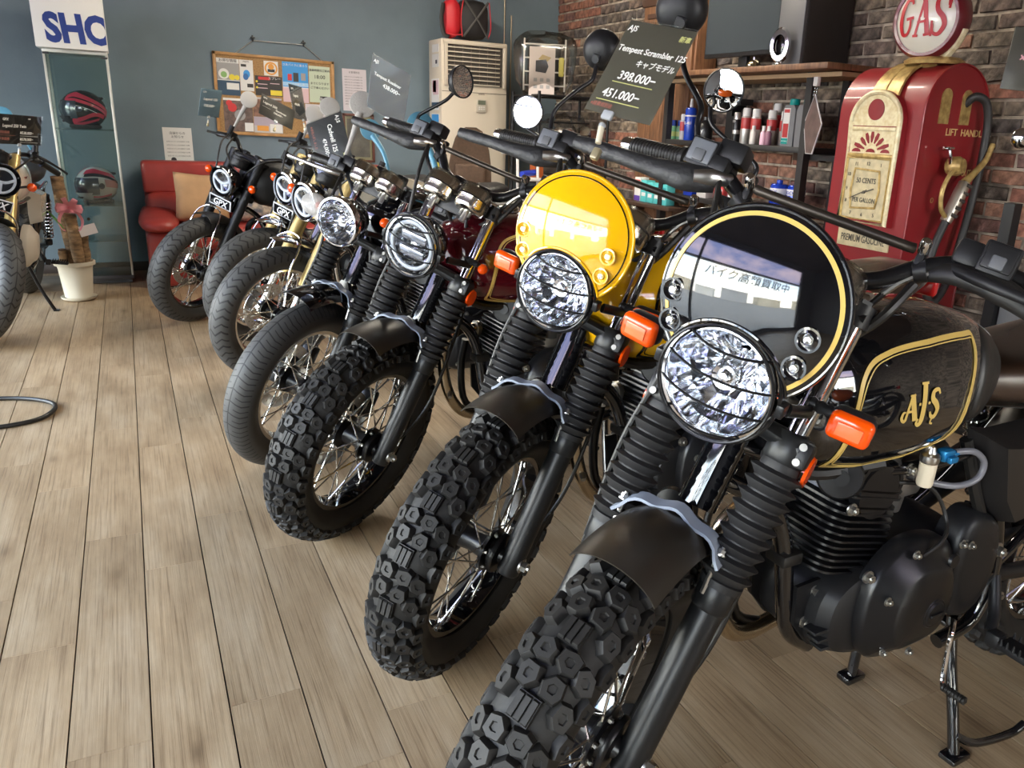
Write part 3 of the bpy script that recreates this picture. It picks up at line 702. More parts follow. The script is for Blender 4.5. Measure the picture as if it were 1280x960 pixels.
def g_tankstripe(w, inset=0.):
    i = inset; pts = [(-.395-i*1.5, .728+i), (-.52, .716+i), (-.625+i, .728+i), (-.648+i, .757+i), (-.668+i, .85), (-.690+i*1.2, .915-i), (-.672, .928-i), (-.55, .929-i), (-.45, .920-i), (-.405-i, .895-i), (-.388-i, .84), (-.376-i, .755+i)]
    P = spline([(x, z, 0) for x, z in pts], 6, True); n = len(P); Q = []
    for k in range(n+1):
        p = P[k % n]; t = (P[(k+1) % n]-P[k-1 if k % n else n-1]).normalized(); nn = V(-t.y, t.x, 0)
        Q.append([(p.x+nn.x*w*s, tank_y(p.x+nn.x*w*s, p.y+nn.y*w*s)+.0012, p.y+nn.y*w*s) for s in (-.5, 0, .5)])
    return G().sheet(Q, .0012)
def g_patch(poly, off=.004, n=14):
    """a pad lying on the tank side, outline in x,z"""
    cx = sum(p[0] for p in poly)/len(poly); cz = sum(p[1] for p in poly)/len(poly); P = spline([(x, z, 0) for x, z in poly], 5, True); Q = []
    for k in range(len(P)+1):
        p = P[k % len(P)]; row = []
        for t in (0., .06, .16, .5, .999): x, z = p.x+(cx-p.x)*t, p.y+(cz-p.y)*t; row.append((x, tank_y(x, z)+(0. if t == 0 else off*min(1, t/.12)), z))
        Q.append(row)
    return G().sheet(Q, .002)
def emblem_ajs():
    g = G()
    # A with a swash, tall J, S: strokes in a unit box
    g.ribbon([(-.30, -.10), (-.36, -.14), (-.42, -.08), (-.40, .01), (-.34, .02)], [.02, .05, .06, .05, .02]); g.ribbon([(-.33, -.13), (-.22, .30)], [.05, .05], sub=1)
    g.ribbon([(-.22, .30), (-.10, -.14)], [.10, .11], sub=1); g.ribbon([(-.30, .02), (-.12, .02)], .04, sub=1); g.ribbon([(-.15, -.14), (-.05, -.14)], .03, sub=1); g.ribbon([(-.28, .29), (-.16, .29)], .03, sub=1)
    g.ribbon([(-.02, .46), (.14, .46)], .04, sub=1); g.ribbon([(.06, .46), (.07, .1), (.06, -.16), (.01, -.24), (-.05, -.2), (-.02, -.13)], [.10, .10, .10, .07, .05, .03])
    g.ribbon([(.46, .24), (.40, .32), (.28, .30), (.27, .18), (.38, .08), (.44, -.03), (.38, -.14), (.28, -.12), (.24, -.04)], [.03, .06, .08, .10, .11, .10, .08, .06, .03]); g.ribbon([(.33, -.15), (.30, -.24), (.37, -.27)], [.03, .04, .03])
    for x in (-.03, .19): g.ribbon([(x-.02, .12), (x+.02, .12)], .045, sub=1)
    return g
def on_tank(g, cx, cz, s, mir=1, off=.0022):
    h = G(); h.f = g.f; h.v = []
    for p in g.v:
        x, z = cx-p.x*s, cz+p.y*s; h.v.append(V(x, mir*(tank_y(x, z)+off-.0008+p.z*.3), z))
    return h
def g_frame():
    g = G(); t = lambda p, r=.015, n=12: g.tube(p, r, n, 5)
    for s in (1, -1):
        t([(-.265, s*.02, .76), (-.42, s*.045, .70), (-.62, s*.085, .68), (-.80, s*.11, .70), (-1.0, s*.12, .71), (-1.38, s*.11, .74)], .012)
        t([(-.80, s*.115, .70), (-.87, s*.118, .58), (-.92, s*.118, .42), (-.90, s*.115, .30), (-.80, s*.11, .27)], .015)
        t([(-1.30, s*.11, .735), (-1.08, s*.115, .52), (-.92, s*.118, .42)], .011)
    t([(-.25, .012, .70), (-.35, .026, .635), (-.392, .032, .56), (-.420, .035, .43), (-.445, .035, .36), (-.50, .035, .315)], .017)
    g.cyl((-.215, 0, .655), (-.31, 0, .85), .033, n=20); t([(-.29, 0, .82), (-.45, 0, .80), (-.80, 0, .72)], .022)
    g.cyl((-.90, -.13, .40), (-.90, .13, .40), .014, n=12); return g
def g_swing():
    g = G()
    for s in (1, -1): g.tube([(-.90, s*.10, .39), (-1.1, s*.105, .36), (-1.36, s*.105, .33)], .017, 10, 4); g.box((-1.36, s*.105, .33), (.07, .016, .045), bev=.006)
    g.cyl((-1.0, -.1, .375), (-1.0, .1, .375), .018, n=10); return g
def g_shock(s): 
    a, b = V(-1.27, s*.135, .36), V(-1.14, s*.135, .68); g = G().cyl(a, b, .012, n=12); z = (b-a).normalized(); g.cyl(a+z*.2, b, .022, n=14); g.cyl(a-z*.01, a+z*.02, .02, n=14); return g
def g_spring(s):
    a, b = V(-1.27, s*.135, .36), V(-1.14, s*.135, .68); x, y, z = frame(b-a); L = (b-a).length; n = 96
    return G().tube([a+z*(L*(.1+.8*k/n))+(x*math.cos(k*.72)+y*math.sin(k*.72))*.027 for k in range(n+1)], .0042, 6, 1)
def g_crank():
    sil = [(-.445, .385), (-.475, .34), (-.56, .315), (-.72, .305), (-.82, .325), (-.875, .39), (-.87, .48), (-.80, .53), (-.66, .52), (-.52, .50), (-.455, .46)]
    P = spline([(x, z, 0) for x, z in sil], 5, True); cx, cz = -.66, .41; rings = []
    for y, q in ((-.112, .80), (-.108, .90), (-.095, .96), (-.02, 1.), (-.012, .99), (.0, 1.), (.085, .97), (.105, .90), (.112, .82)): rings.append([(cx+(p.x-cx)*q, y, cz+(p.y-cz)*q) for p in P])
    g = G().loft(rings)
    g.cyl((-.488, -.07, .435), (-.488, .075, .435), .036, n=20); g.cyl((-.488, .07, .435), (-.488, .088, .435), .028, n=16)
    for k in range(3): g.box((-.50+.012*k, .09, .36+.02*k), (.09, .03, .007), RY(0), bev=.003)
    g.cyl((-.62, 0, .31), (-.62, 0, .292), .02, n=6); return g
def g_cover():
    """rounded generator cover on the left"""
    out = [(-.545, .335), (-.62, .322), (-.72, .34), (-.755, .42), (-.745, .50), (-.70, .545), (-.60, .555), (-.53, .50), (-.515, .41)]
    P = spline([(x, z, 0) for x, z in out], 5, True); cx, cz = -.632, .435; Q = []
    for k in range(len(P)+1):
        p = P[k % len(P)]; row = []
        for t, y in ((0, .10), (0, .128), (.05, .136), (.22, .150), (.34, .166), (.40, .170), (.7, .172), (.999, .173)): row.append((p.x+(cx-p.x)*t, y, p.y+(cz-p.y)*t))
        Q.append(row)
    return G().sheet(Q, .004)
def g_coverdisc():
    g = G().lathe([(0, .006), (.022, .006), (.025, .003), (.028, .003), (.031, 0)], 28, o=(-.66, .171, .42), ax=(0, 1, 0)); g.box((-.66, .179, .42), (.034, .004, .006), bev=.001); g.lathe([(0, .005), (.013, .005), (.016, 0)], 20, o=(-.70, .160, .512), ax=(0, 1, 0)); return g
def g_sprcover():
    P = spline([(x, z, 0) for x, z in [(-.745, .42), (-.785, .35), (-.85, .355), (-.885, .44), (-.865, .54), (-.79, .575), (-.745, .53)]], 4, True); cx, cz = -.815, .46
    return G().loft([[(cx+(p.x-cx)*q, y, cz+(p.y-cz)*q) for p in P] for y, q in ((.085, 1.), (.128, 1.), (.138, .95), (.144, .85), (.146, .6), (.147, .1))])
def rrect(a, b, r, n=5): return [(sx*(a-r)+r*math.cos(t), sy*(b-r)+r*math.sin(t)) for sx, sy, t0 in ((1, 1, 0), (-1, 1, PI/2), (-1, -1, PI), (1, -1, 1.5*PI)) for t in [t0+PI/2*k/n for k in range(n+1)]]
def g_fins():
    g = G(); M = TR(-.515, .0, .50) @ RY(math.radians(-14))
    g.box((0, 0, .06), (.115, .13, .17), M, bev=.02)
    for k in range(11):
        z = -.005+k*.0125; q = .0012*abs(k-5); g.prism(rrect(.090-q, .094-q, .034), z-.002, z+.0022, M)
    return g
def g_headcyl():
    g = G(); M = TR(-.515, 0, .50) @ RY(math.radians(-14))
    for k in range(5): g.prism(rrect(.088, .091-.003*k, .034), .138+k*.0115, .142+k*.0115, M)
    g.box((0, 0, .165), (.13, .15, .07), M, bev=.02)
    g.box((0, .0, .212), (.125, .150, .045), M, bev=.02, seg=3)
    Q = []
    for j in range(9):
        a = math.radians(-10+200*j/8); Q.append([(.062*math.cos(a), .086-.03*t, .150+.072*math.sin(a)) for t in (0, .15, .6, 1)])
    g.sheet(Q, .008, M); g.cyl((0, .07, .150), (0, .088, .150), .056, .050, 28, M=M)
    return g
def g_headcap():
    M = TR(-.515, 0, .50) @ RY(math.radians(-14)); g = G().lathe([(.0, .026), (.014, .026), (.014, .018), (.036, .016), (.040, .010), (.040, -.02)], 28, o=(.088, .062, .168), ax=(.72, .70, .05), M=M); return g
def eng_bolts(e):
    M = TR(-.515, 0, .50) @ RY(math.radians(-14)); B = []
    for p, a in [((.05, .06, .235), (.2, 0, 1)), ((-.05, .06, .235), (-.2, 0, 1)), ((.062, .088, .118), (0, 1, 0)), ((-.055, .09, .20), (0, 1, 0))]: B.append((M @ V(*p), M.to_3x3() @ V(*a), .008))
    B += [(V(*p), V(.1, 1, 0), .0085) for p in [(-.465, .058, .455), (-.450, .058, .395), (-.530, .06, .375), (-.545, .075, .355), (-.52, .12, .505)]]
    B += [(V(*p), V(0, 1, 0), .006) for p in [(-.565, .150, .352), (-.60, .150, .545), (-.54, .155, .47), (-.74, .146, .53), (-.77, .146, .52), (-.635, .155, .335)]]
    B += [(V(*p), V(0, 1, 0), .011) for p in [(-.895, .13, .47), (-.93, .13, .36)]]
    bolts(e, B, 'engine_bolt')
def bolts(parent, B, name, m=None):
    for p, a, r in B:
        x, y, z = frame(a); part('hexbolt', name, lambda: hexb(G(), (0, 0, 0), (0, 0, 1), .01, .01), m or ZINC, parent, mtx(p, x*(r*100), y*(r*100), z*(r*100)))
def g_mountplate():
    M = mtx((0, 0, 0), (1, 0, 0), (0, 0, 1), (0, -1, 0)); g = G(); pl = [(-.418, .475), (-.49, .478), (-.53, .45), (-.57, .40), (-.60, .315), (-.56, .295), (-.47, .34), (-.425, .395)]
    g.prism(pl, -.060, -.052, M); g.prism(pl, .052, .060, M); return g
def g_carb():
    g = G().cyl((-.585, .02, .655), (-.66, .02, .645), .030, n=18); g.box((-.665, .03, .64), (.075, .08, .075), bev=.014); g.cyl((-.665, .03, .60), (-.665, .03, .565), .026, .022, 18); g.cyl((-.70, .02, .645), (-.80, .02, .655), .03, n=18)
    g.cyl((-.655, .07, .655), (-.655, .085, .655), .014, n=6); return g
def g_filter(): return G().lathe([(0, 0), (.013, .001), (.0145, .006), (.0150, .044), (.013, .046)], 20, o=(-.635, .112, .655))
def g_filtertop(): return G().lathe([(.0155, .046), (.017, .050), (.017, .060), (.010, .064), (.006, .075)], 20, o=(-.635, .112, .655)).box((-.635, .105, .722), (.016, .016, .02), bev=.004)
def g_valve(): return G().box((-.668, .118, .712), (.030, .022, .022), bev=.005).cyl((-.68, .118, .705), (-.705, .12, .712), .006, n=10).box((-.668, .134, .708), (.022, .010, .012), bev=.003)
def g_fuelhose(): return G().tube([(-.695, .118, .712), (-.735, .13, .71), (-.765, .135, .685), (-.755, .135, .655), (-.71, .125, .645), (-.65, .10, .655)], .0062, 10, 6)
def g_exhaust():
    g = G().tube([(-.44, -.035, .60), (-.365, -.04, .60), (-.315, -.045, .55), (-.325, -.05, .44), (-.365, -.055, .345), (-.43, -.065, .295), (-.55, -.09, .28), (-.75, -.125, .30), (-.9, -.155, .36)], .0175, 16, 6); return g
def g_exhclip(): return G().lathe([(.026, -.006), (.026, .006)], 18, o=(-.425, -.036, .60), ax=(1, 0, 0)).cyl((-.345, -.055, .40), (-.33, -.02, .385), .010, .006, 10)
def g_muffler(): return G().tube([(-.88, -.155, .35), (-.96, -.165, .385), (-1.05, -.17, .42), (-1.45, -.18, .53)], [.02, .042, .046, .044], 20, 4)
def g_seat():
    rings = []
    for x, w, z0, z1 in [(-.80, .055, .80, .83), (-.83, .085, .765, .845), (-.92, .115, .755, .85), (-1.05, .13, .755, .845), (-1.2, .13, .765, .855), (-1.35, .12, .785, .87), (-1.44, .10, .81, .875), (-1.47, .07, .825, .86)]:
        r = []
        for k in range(28):
            a = 2*PI*k/28; ca, sa = math.cos(a), math.sin(a); r.append((x, w*math.copysign(abs(ca)**.55, ca), (z0+z1)/2+(z1-z0)/2*math.copysign(abs(sa)**.7, sa)))
        rings.append(r)
    return G().loft(rings)
def g_sidecover(s):
    out = [(-.745, .745), (-.80, .735), (-1.02, .735), (-1.02, .62), (-.97, .54), (-.86, .53), (-.80, .60)]
    M = mtx((0, 0, 0), (1, 0, 0), (0, 0, 1), (0, -1, 0)) ; g = G()
    g.prism([(x, z) for x, z in out], -.10*s, -.165*s, M, taper=.78); return g
def g_rfender():
    P = []
    for i in range(21):
        a = math.radians(35+130*i/20); row = []
        for j in range(11):
            t = -1+j/5; y = .075*math.sin(t*1.25)/math.sin(1.25); rr = .40-.03*(1-math.cos(t*1.25)); row.append((-1.36+rr*math.cos(a), y, .33+rr*math.sin(a)))
        P.append(row)
    return G().sheet(P, .0025)
def g_stand():
    g = G()
    for s in (1, -1): g.tube([(-.88, s*.085, .29), (-.872, s*.10+.01, .2), (-.858, s*.125+.025, .10), (-.850, s*.137+.04, .02)], .0125, 12, 4); g.box((-.852, s*.139+.04, .013), (.060, .04, .018), bev=.006)
    g.cyl((-.88, -.10, .27), (-.88, .10, .27), .012, n=10); g.tube([(-.850, .170, .06), (-.90, .19, .035), (-1.0, .205, .03), (-1.04, .21, .045)], .009, 10, 4); return g
def g_peg(s):
    g = G().tube([(-.925, s*.125, .40), (-.90, s*.155, .34), (-.865, s*.175, .315)], .012, 10, 4); g.box((-.862, s*.19, .31), (.03, .03, .032), bev=.006); g.box((-.862, s*.25, .312), (.045, .09, .016), bev=.004)
    for k in range(7):
        for q in (-1, 1): g.cyl((-.862+q*.022, s*(.213+k*.0125), .318), (-.862+q*.022, s*(.213+k*.0125), .332), .004, .001, 5)
    return g
def g_shift():
    return G().tube([(-.80, .135, .335), (-.775, .15, .325), (-.768, .155, .28), (-.758, .165, .232), (-.752, .172, .222)], .0055, 8, 5)
def g_shiftrub():
    pr = [(.006, 0)]
    for k in range(7): pr += [(.0085, .002+k*.007), (.0085, .0065+k*.007), (.007, .007+k*.007)]
    return G().lathe(pr+[(.0, .052)], 14, o=(-.752, .170, .222), ax=(-.12, 1, -.05))
def g_guard(): return G().tube([(-.40, -.06, .56), (-.395, -.075, .45), (-.42, -.08, .33), (-.52, -.085, .275)], .012, 10, 4)
def g_tail(): return G().box((-1.60, 0, .80), (.03, .10, .07), bev=.02, seg=3)
def g_plateholder(): return G().tube([(-1.45, 0, .82), (-1.52, 0, .80), (-1.60, 0, .80)], .012, 8, 4)

def scrambler(spec):
    i, X, Y, yaw, lean, st = spec['id'], *spec['pose']; R = spec.get('R', .329); tank_m = spec['tank']
    root = thing('motorcycle', spec['label'], 'motorcycle', (X, Y, spec.get('z', -.004)), (-lean, 0, PI+yaw), group='motorcycles parked in the row')
    S = steer_matrix(st, R); K = lambda k: 'sc_'+k
    near = spec.get('near', True)
    FW = S @ TR(.045, 0, 0)
    hw, rb = spec.get('tw', .060), spec.get('rb', .222)
    wheel(root, FW, 'front', R, hw, rb, spec['rim'], spec.get('tyre', 'knob'))
    wheel(root, TR(-1.36, 0, R), 'rear', R, hw+.004, rb, spec['rim'], spec.get('tyre', 'knob'), blocks=spec.get('rear_blocks', False), disc=0, sprocket=True)
    if spec.get('tyre', 'knob') == 'knob' and not spec.get('rear_blocks'):
        def rb_g():
            g = G(); N = 18; b = g_block([(-.013, -.010), (.004, -.0125), (.0145, -.004), (.0125, .010), (-.004, .0125), (-.0145, .003)], .0125, 'bars')
            for k in range(N*3):
                for a in (0, .3, -.3, .72, -.72, 1.16, -1.16):
                    if (k+(abs(a) > .5)+(a == 0)) % 2: continue
                    th = k*2*PI/(N*3); p, n = tyre_pt(R, hw+.004, a); er = V(math.cos(th), 0, math.sin(th)); tt = V(-math.sin(th), 0, math.cos(th)); z = er*n.x+V(0, n.y, 0)
                    g.add(b.v, b.f, mtx(er*p.x+V(0, p.y, 0), tt, z.cross(tt), z))
            return g
        t = part(K('rtread'), 'rear_tread', rb_g, RUB, root, TR(-1.36, 0, R)); t['kind'] = 'stuff'
    part(K('axle'), 'front_axle', lambda: G().cyl((.045, -.13, 0), (.045, .126, 0), .009, n=12), ZINC, root, S)
    bolts(root, [(S @ V(.045, q*.122, 0), S.to_3x3() @ V(0, q, 0), .012) for q in (1, -1)], 'axle_nut')
    for s in (1, -1):
        part(K('slider'), 'fork_leg', g_slider, FORKB, root, S @ TR(.045, s*.1, 0))
        part(K('gaiter'), 'fork_gaiter', lambda: g_gaiter(.0285, .027, .300, .512, 9), GAIT, root, S @ TR(.045, s*.1, 0), 25)
        part(K('tube'), 'fork_tube', lambda: G().cyl((0, 0, .50), (0, 0, .76), .0175, n=24), CHR, root, S @ TR(.045, s*.1, 0))
        part(K('refl%d' % s), 'side_reflector', lambda: G().lathe([(0, .006), (.024, .005), (.026, 0), (0, 0)], 20, o=(.03, s*.136, .515), ax=(0, s, 0)).box((.03, s*.130, .522), (.02, .010, .02)), AMB, root, S)
        part(K('fbolt%d' % s), 'fender_stay', lambda: hexb(G().cyl((.079, s*.084, .352), (.070, s*.086, .285), .0045, n=8), (.079, s*.086, .350), (0, 0, 1), .0065, .007), STL, root, S)
    part(K('caliper'), 'brake_caliper', lambda: G().box((-.05, -.075, .085), (.05, .05, .09), bev=.012).box((-.01, -.09, .06), (.06, .02, .03), bev=.006), BLKS, root, S)
    lc = part(K('lowc'), 'lower_clamp', g_lowclamp, FORKB, root, S); [part(K('clb'), 'clamp_bolt', lambda: G().cyl((.058, 0, 0), (.079, 0, 0), .0058, n=14).cyl((.074, 0, 0), (.0796, 0, 0), .0030, n=6), mat('socket_bolt', (.30, .29, .27), .5, metal=1.), lc, TR(0, s * .122, w)) for s in (1, -1) for w in (.547, .523)]
    part(K('topc'), 'upper_clamp', g_topclamp, BLKM, root, S)
    part(K('fender'), 'front_fender', g_fender, spec['fender'], root, FW)
    part(K('fbr'), 'fender_bracket', g_fbracket, BRK, root, S)
    # headlight
    HM = S @ head_matrix(.205, .582)
    hs = part(K('hshell'), 'headlight', g_headshell, spec.get('shell', BLKG), root, HM); part(K('hrim'), 'headlight_rim', g_headrim, CHR, hs)
    part(K('hrefl'), 'reflector', g_reflector, REFL, hs, ang=0); part(K('hbulb'), 'bulb_cap', g_bulb, CHR, hs); part(K('hlens'), 'headlight_lens', g_lens, LENS, hs)
    if spec.get('grille', True): part(K('grille'), 'headlight_grille', g_grille, BLKS, hs)
    if spec.get('led'):
        part(K('led'), 'light_bar', lambda: G().box((.0, 0, .022), (.012, .082, .026), bev=.005), mat('led_block', (.30, .31, .33), .15, metal=.8), hs); part(K('led2'), 'light_bar', lambda: G().box((.0, 0, -.022), (.012, .082, .026), bev=.005), MATS['led_block'], hs); part(K('led3'), 'light_ring', lambda: G().tube([(.006, .064*math.cos(a), .064*math.sin(a)) for a in [2*PI*k/32 for k in range(32)]], .006, 8, 1, closed=True), mat('led_ring', (.62, .66, .70), .25), hs)
    for s in (1, -1): part(K('hear%d' % s), 'headlight_bracket', lambda: G().tube([(.045, s*.105, .60), (.10, s*.108, .595), (.175, s*.095, .585)], .010, 10, 4, flat=.5), BLKS, root, S)
    # flyscreen
    if spec.get('fly'):
        FM = S @ head_matrix(.205, .582) @ TR(.012, .005, 0) @ RY(math.radians(-8)) @ TR(0, 0, -FHC)
        fl = part(K('fly'), 'flyscreen', g_fly, spec['fly'], root, FM, 30)
        part(K('flyedge'), 'edge_trim', g_flyedge, spec.get('edge', CHR), fl)
        if spec.get('wide', True): part(K('flyst'), 'pinstripe', lambda: g_flyring(FR-.013, FR-.0075, .0012, .03), GOLDY, fl)
        else: part(K('flyst2'), 'pinstripe', lambda: g_flyring(FR-.010, FR-.0078, .0012, .05), BLKG, fl)
        P_, th_, sag_ = fly_pts()
        for q, (a, b) in enumerate([(.104, -.020), (.094, -.060), (-.088, -.008), (-.085, -.049)]):
            def bolt_g(a=a, b=b):
                return G().lathe([(.0150, .0035), (.0165, .0055), (.0135, .0057), (.009, .0015), (.0075, .0012), (.0075, .0)], 20, o=(sag_((a, b)), a*-1 if 0 else -a, b), ax=(1, 0, 0), close=True)
            part(K('flycup%d' % q), 'bolt_cup', bolt_g, spec.get('cup', BLKG), fl)
            part(K('flyb%d' % q), 'screen_bolt', lambda a=a, b=b: G().lathe([(0, .0085), (.0045, .0080), (.0065, .0055), (.0065, .0)], 14, o=(sag_((a, b)), -a, b), ax=(1, 0, 0)), CHR, fl)
    # indicators
    for s in (1, -1):
        im = spec.get('ind', 'box')
        part(K('stalk%d' % s), 'indicator_stalk', lambda: G().lathe([(.008, 0), (.011, .006), (.008, .014), (.0105, .020), (.008, .028), (.010, .034), (.007, .05)], 14, o=(.085, s*.10, .610), ax=(.25, s, 0)), BLKM, root, S)
        IM = S @ head_matrix(.105, .605, s*.170) @ RZ(s*.1)
        if im == 'box':
            b = part(K('indb'), 'indicator', g_ind_body, BLKM, root, IM); part(K('indl'), 'indicator_lens', g_ind_lens, AMB, b); part(K('inds'), 'indicator_window', g_ind_spot, AMBL, b)
        else:
            b = part(K('indr'), 'indicator', lambda: G().lathe([(0, -.018), (.008, -.016), (.013, -.006), (.014, 0)], 18, ax=(1, 0, 0)), BLKM, root, IM); part(K('indrl'), 'indicator_lens', lambda: G().lathe([(.014, 0), (.0135, .008), (.009, .015), (0, .018)], 18, ax=(1, 0, 0)), AMB, b)
    # bars and controls
    S0 = S; S = S @ TR(0, 0, spec.get('barlow', 0))
    part(K('bar'), 'handlebar', g_tubebar, BLKS, root, S)
    if spec.get('cross', True):
        part(K('cbar'), 'crossbar', g_crossbar, mat('crossbar_bronze', (.045, .036, .028), .35, metal=.6), root, S)
        for s in (1, -1):
            c = part(K('cbc%d' % s), 'crossbar_clamp', lambda: g_cbclamp(s), BLKM, root, S); part(K('cbb%d' % s), 'clamp_bolt', lambda: G().lathe([(.0, .020), (.006, .019), (.0085, .014), (.0085, -.004)], 16, o=(.040, s*.141, .880), ax=(.8, 0, .5)), CHR, c)
    for s in (1, -1):
        part(K('grip%d' % s), 'grip', lambda: g_grip(s), HOSE, root, S, 25); part(K('bend%d' % s), 'bar_end', lambda: g_barend(s), CHR, root, S)
        w = part(K('sw%d' % s), 'switch_box', lambda: g_switch(s), BLKM, root, S); part(K('swc%d' % s), 'switch_cover', lambda: g_switchcover(s), mat('switch_grey', (.13, .14, .16), .45) if s < 0 else BLKM, w); part(K('swb%d' % s), 'button', lambda: g_button(s), mat('button_grey', (.10, .105, .115), .5), w)
        part(K('perch%d' % s), 'lever_perch', (lambda: g_master(s)) if s < 0 else (lambda: G().box((.012, .198, .90), (.046, .04, .04), bev=.008).lathe([(.017, -.014), (.017, .014)], 18, o=(.003, .2, .893), ax=(0, 1, 0))), BLKM, root, S)
        if s > 0 or not spec.get('sleeve', True): part(K('lever%d' % s), 'lever', lambda: g_lever(s), BLKM if s > 0 else STL, root, S)
        else: part(K('lroot'), 'lever', lambda: G().tube([(.022, -.178, .880), (.05, -.20, .868), (.062, -.225, .858)], [.010, .013, .010], 10, 4, flat=.6), STL, root, S)
        if s < 0 and spec.get('sleeve', True): part(K('sleeve'), 'lever_sleeve', lambda: g_sleeve(-1), VINYL, root, S)
    part(K('boot'), 'lever_boot', lambda: G().tube([(.02, .150, .852), (.03, .20, .866), (.035, .26, .864), (.03, .32, .85)], [.013, .017, .02, .014], 12, 5, flat=.6), HOSE, root, S)
    part(K('elbow'), 'cable_elbow', lambda: G().tube([(.03, .115, .80), (.03, .135, .832), (.026, .16, .853)], .0055, 8, 4), STL, root, S)
    for n, p in (('clutch', [(.03, .117, .802), (.03, .09, .745), (.02, .04, .68), (-.04, .01, .60)]), ('throttle', [(.02, -.20, .87), (.07, -.15, .82), (.07, -.06, .74), (.0, 0, .66), (-.06, .03, .58)]), ('main', [(.03, .15, .83), (.05, .13, .76), (.0, .08, .69), (-.05, .06, .60)]), ('brake', [(.04, -.19, .87), (.09, -.15, .78), (.08, -.12, .6), (.05, -.14, .42), (-.0, -.13, .2), (-.04, -.09, .12)])):
        part(K('cab_'+n), n+'_cable', lambda: G().tube(p, .0052 if n != 'main' else .0075, 8, 7), HOSE, root, S)
    part(K('speedo'), 'speedometer_cable', lambda: G().tube([(.055, .03, .72), (.03, .06, .62), (-.02, .10, .50), (-.035, .118, .34), (-.06, .115, .17), (-.04, .09, .05), (.02, .07, .03)], .0048, 8, 7), HOSE, root, S)
    S = S0
    # twin gauges wrapped in film
    for s in (1, -1):
        gm = S @ head_matrix(.112, .728, s*.054) @ RY(math.radians(-38))
        gg = part(K('gauge'), 'gauge', g_gauge, spec.get('gauge', mat('gauge_chrome', (.80, .77, .70), .18, metal=1.)), root, gm); part(K('gband'), 'gauge_band', g_gaugeband, BLKS, gg)
        part(K('gface'), 'gauge_dial', lambda: G().lathe([(0, .0655), (.037, .0655)], 28), mat('dial_cream', (.5, .46, .38), .4), gg)
        part(K('gwrap'), 'gauge_film', lambda: G().lathe([(.050, .024), (.0495, .062), (.044, .074), (.025, .078), (0, .0775)], 28, caps=False), WRAP, gg)
        part(K('gneck'), 'gauge_stud', lambda: G().cyl((0, .012, 0), (0, .012, -.012), .004, n=8).cyl((0, -.016, 0), (0, -.016, -.012), .004, n=8).cyl((0, 0, 0), (0, 0, -.03), .009, n=10), ZINC, gg)
    part(K('gbr'), 'gauge_bracket', lambda: G().box((.10, 0, .735), (.012, .13, .05), bev=.004).tube([(.04, 0, .745), (.10, 0, .73)], .012, 8, 1), BLKM, root, S)
    if spec.get('mirR'): mirror(root, S, *spec['mirR'], key='a', world=True)
    if spec.get('mirL'): mirror(root, S, *spec['mirL'], key='a', world=True)
    # chassis
    part(K('frame'), 'frame', g_frame, BLKG, root); part(K('swing'), 'swingarm', g_swing, BLKS, root)
    for s in (1, -1):
        part(K('shock%d' % s), 'rear_shock', lambda: g_shock(s), BLKS, root); part(K('spr%d' % s), 'shock_spring', lambda: g_spring(s), CHR, root)
        part(K('side%d' % s), 'side_cover', lambda: g_sidecover(s), mat('side_cover_plastic', (.014, .013, .013), .32), root, ang=20); part(K('peg%d' % s), 'footpeg', lambda: g_peg(s), BLKM, root)
    tk = part(K('tank'), 'fuel_tank', g_tank, tank_m, root, ang=60)
    part(K('ts1'), 'tank_stripe', lambda: g_tankstripe(.0070), spec['stripe'], tk); part(K('ts2'), 'tank_pinstripe', lambda: g_tankstripe(.0016, .0065), spec['stripe'], tk)
    part(K('knee'), 'knee_pad', lambda: g_patch([(-.70, .775), (-.74, .765), (-.80, .80), (-.825, .85), (-.80, .905), (-.76, .925), (-.725, .905), (-.703, .84)], .006), HOSE, tk)
    part(K('emb'), 'tank_lettering', lambda: on_tank(emblem_ajs(), -.523, .826, .098), GOLDY, tk, ang=0)
    part(K('cap'), 'fuel_cap', lambda: G().lathe([(0, .014), (.028, .013), (.034, .008), (.036, 0)], 28, o=(-.50, 0, .975)), CHR, root)
    st_ = part(K('seat'), 'seat', g_seat, spec.get('seat', mat('seat_brown', (.05, .028, .018), .45)), root); part(K('seatwrap'), 'seat_film', lambda: _wrapseat(), WRAPB, st_)
    part(K('rfender'), 'rear_fender', g_rfender, spec['fender'], root); part(K('tail'), 'tail_lamp', g_tail, mat('tail_red', (.5, .01, .01), .2, coat=.5), root); part(K('tailb'), 'tail_bracket', g_plateholder, BLKS, root)
    e = part(K('crank'), 'engine_case', g_crank, BLKM, root, ang=30); part(K('cover'), 'generator_cover', g_cover, BLKS, e); part(K('cdisc'), 'cover_plug', g_coverdisc, BLKS, e); part(K('sprc'), 'sprocket_cover', g_sprcover, BLKM, e)
    part(K('rcover'), 'clutch_cover', lambda: G().lathe([(.105, 0), (.105, .03), (.095, .045), (.06, .05), (0, .052)], 32, o=(-.64, -.095, .43), ax=(0, -1, 0)), BLKS, e); eng_bolts(e)
    c = part(K('fins'), 'cylinder', g_fins, BLKS, root, ang=30); part(K('chead'), 'cylinder_head', g_headcyl, BLKS, c, ang=30); part(K('ccap'), 'valve_cap', g_headcap, BLKM, c)
    part(K('plate'), 'engine_mount_plate', g_mountplate, BLKM, root)
    part(K('carb'), 'carburettor', g_carb, mat('cast_alloy', (.30, .28, .26), .4, metal=.8), root)
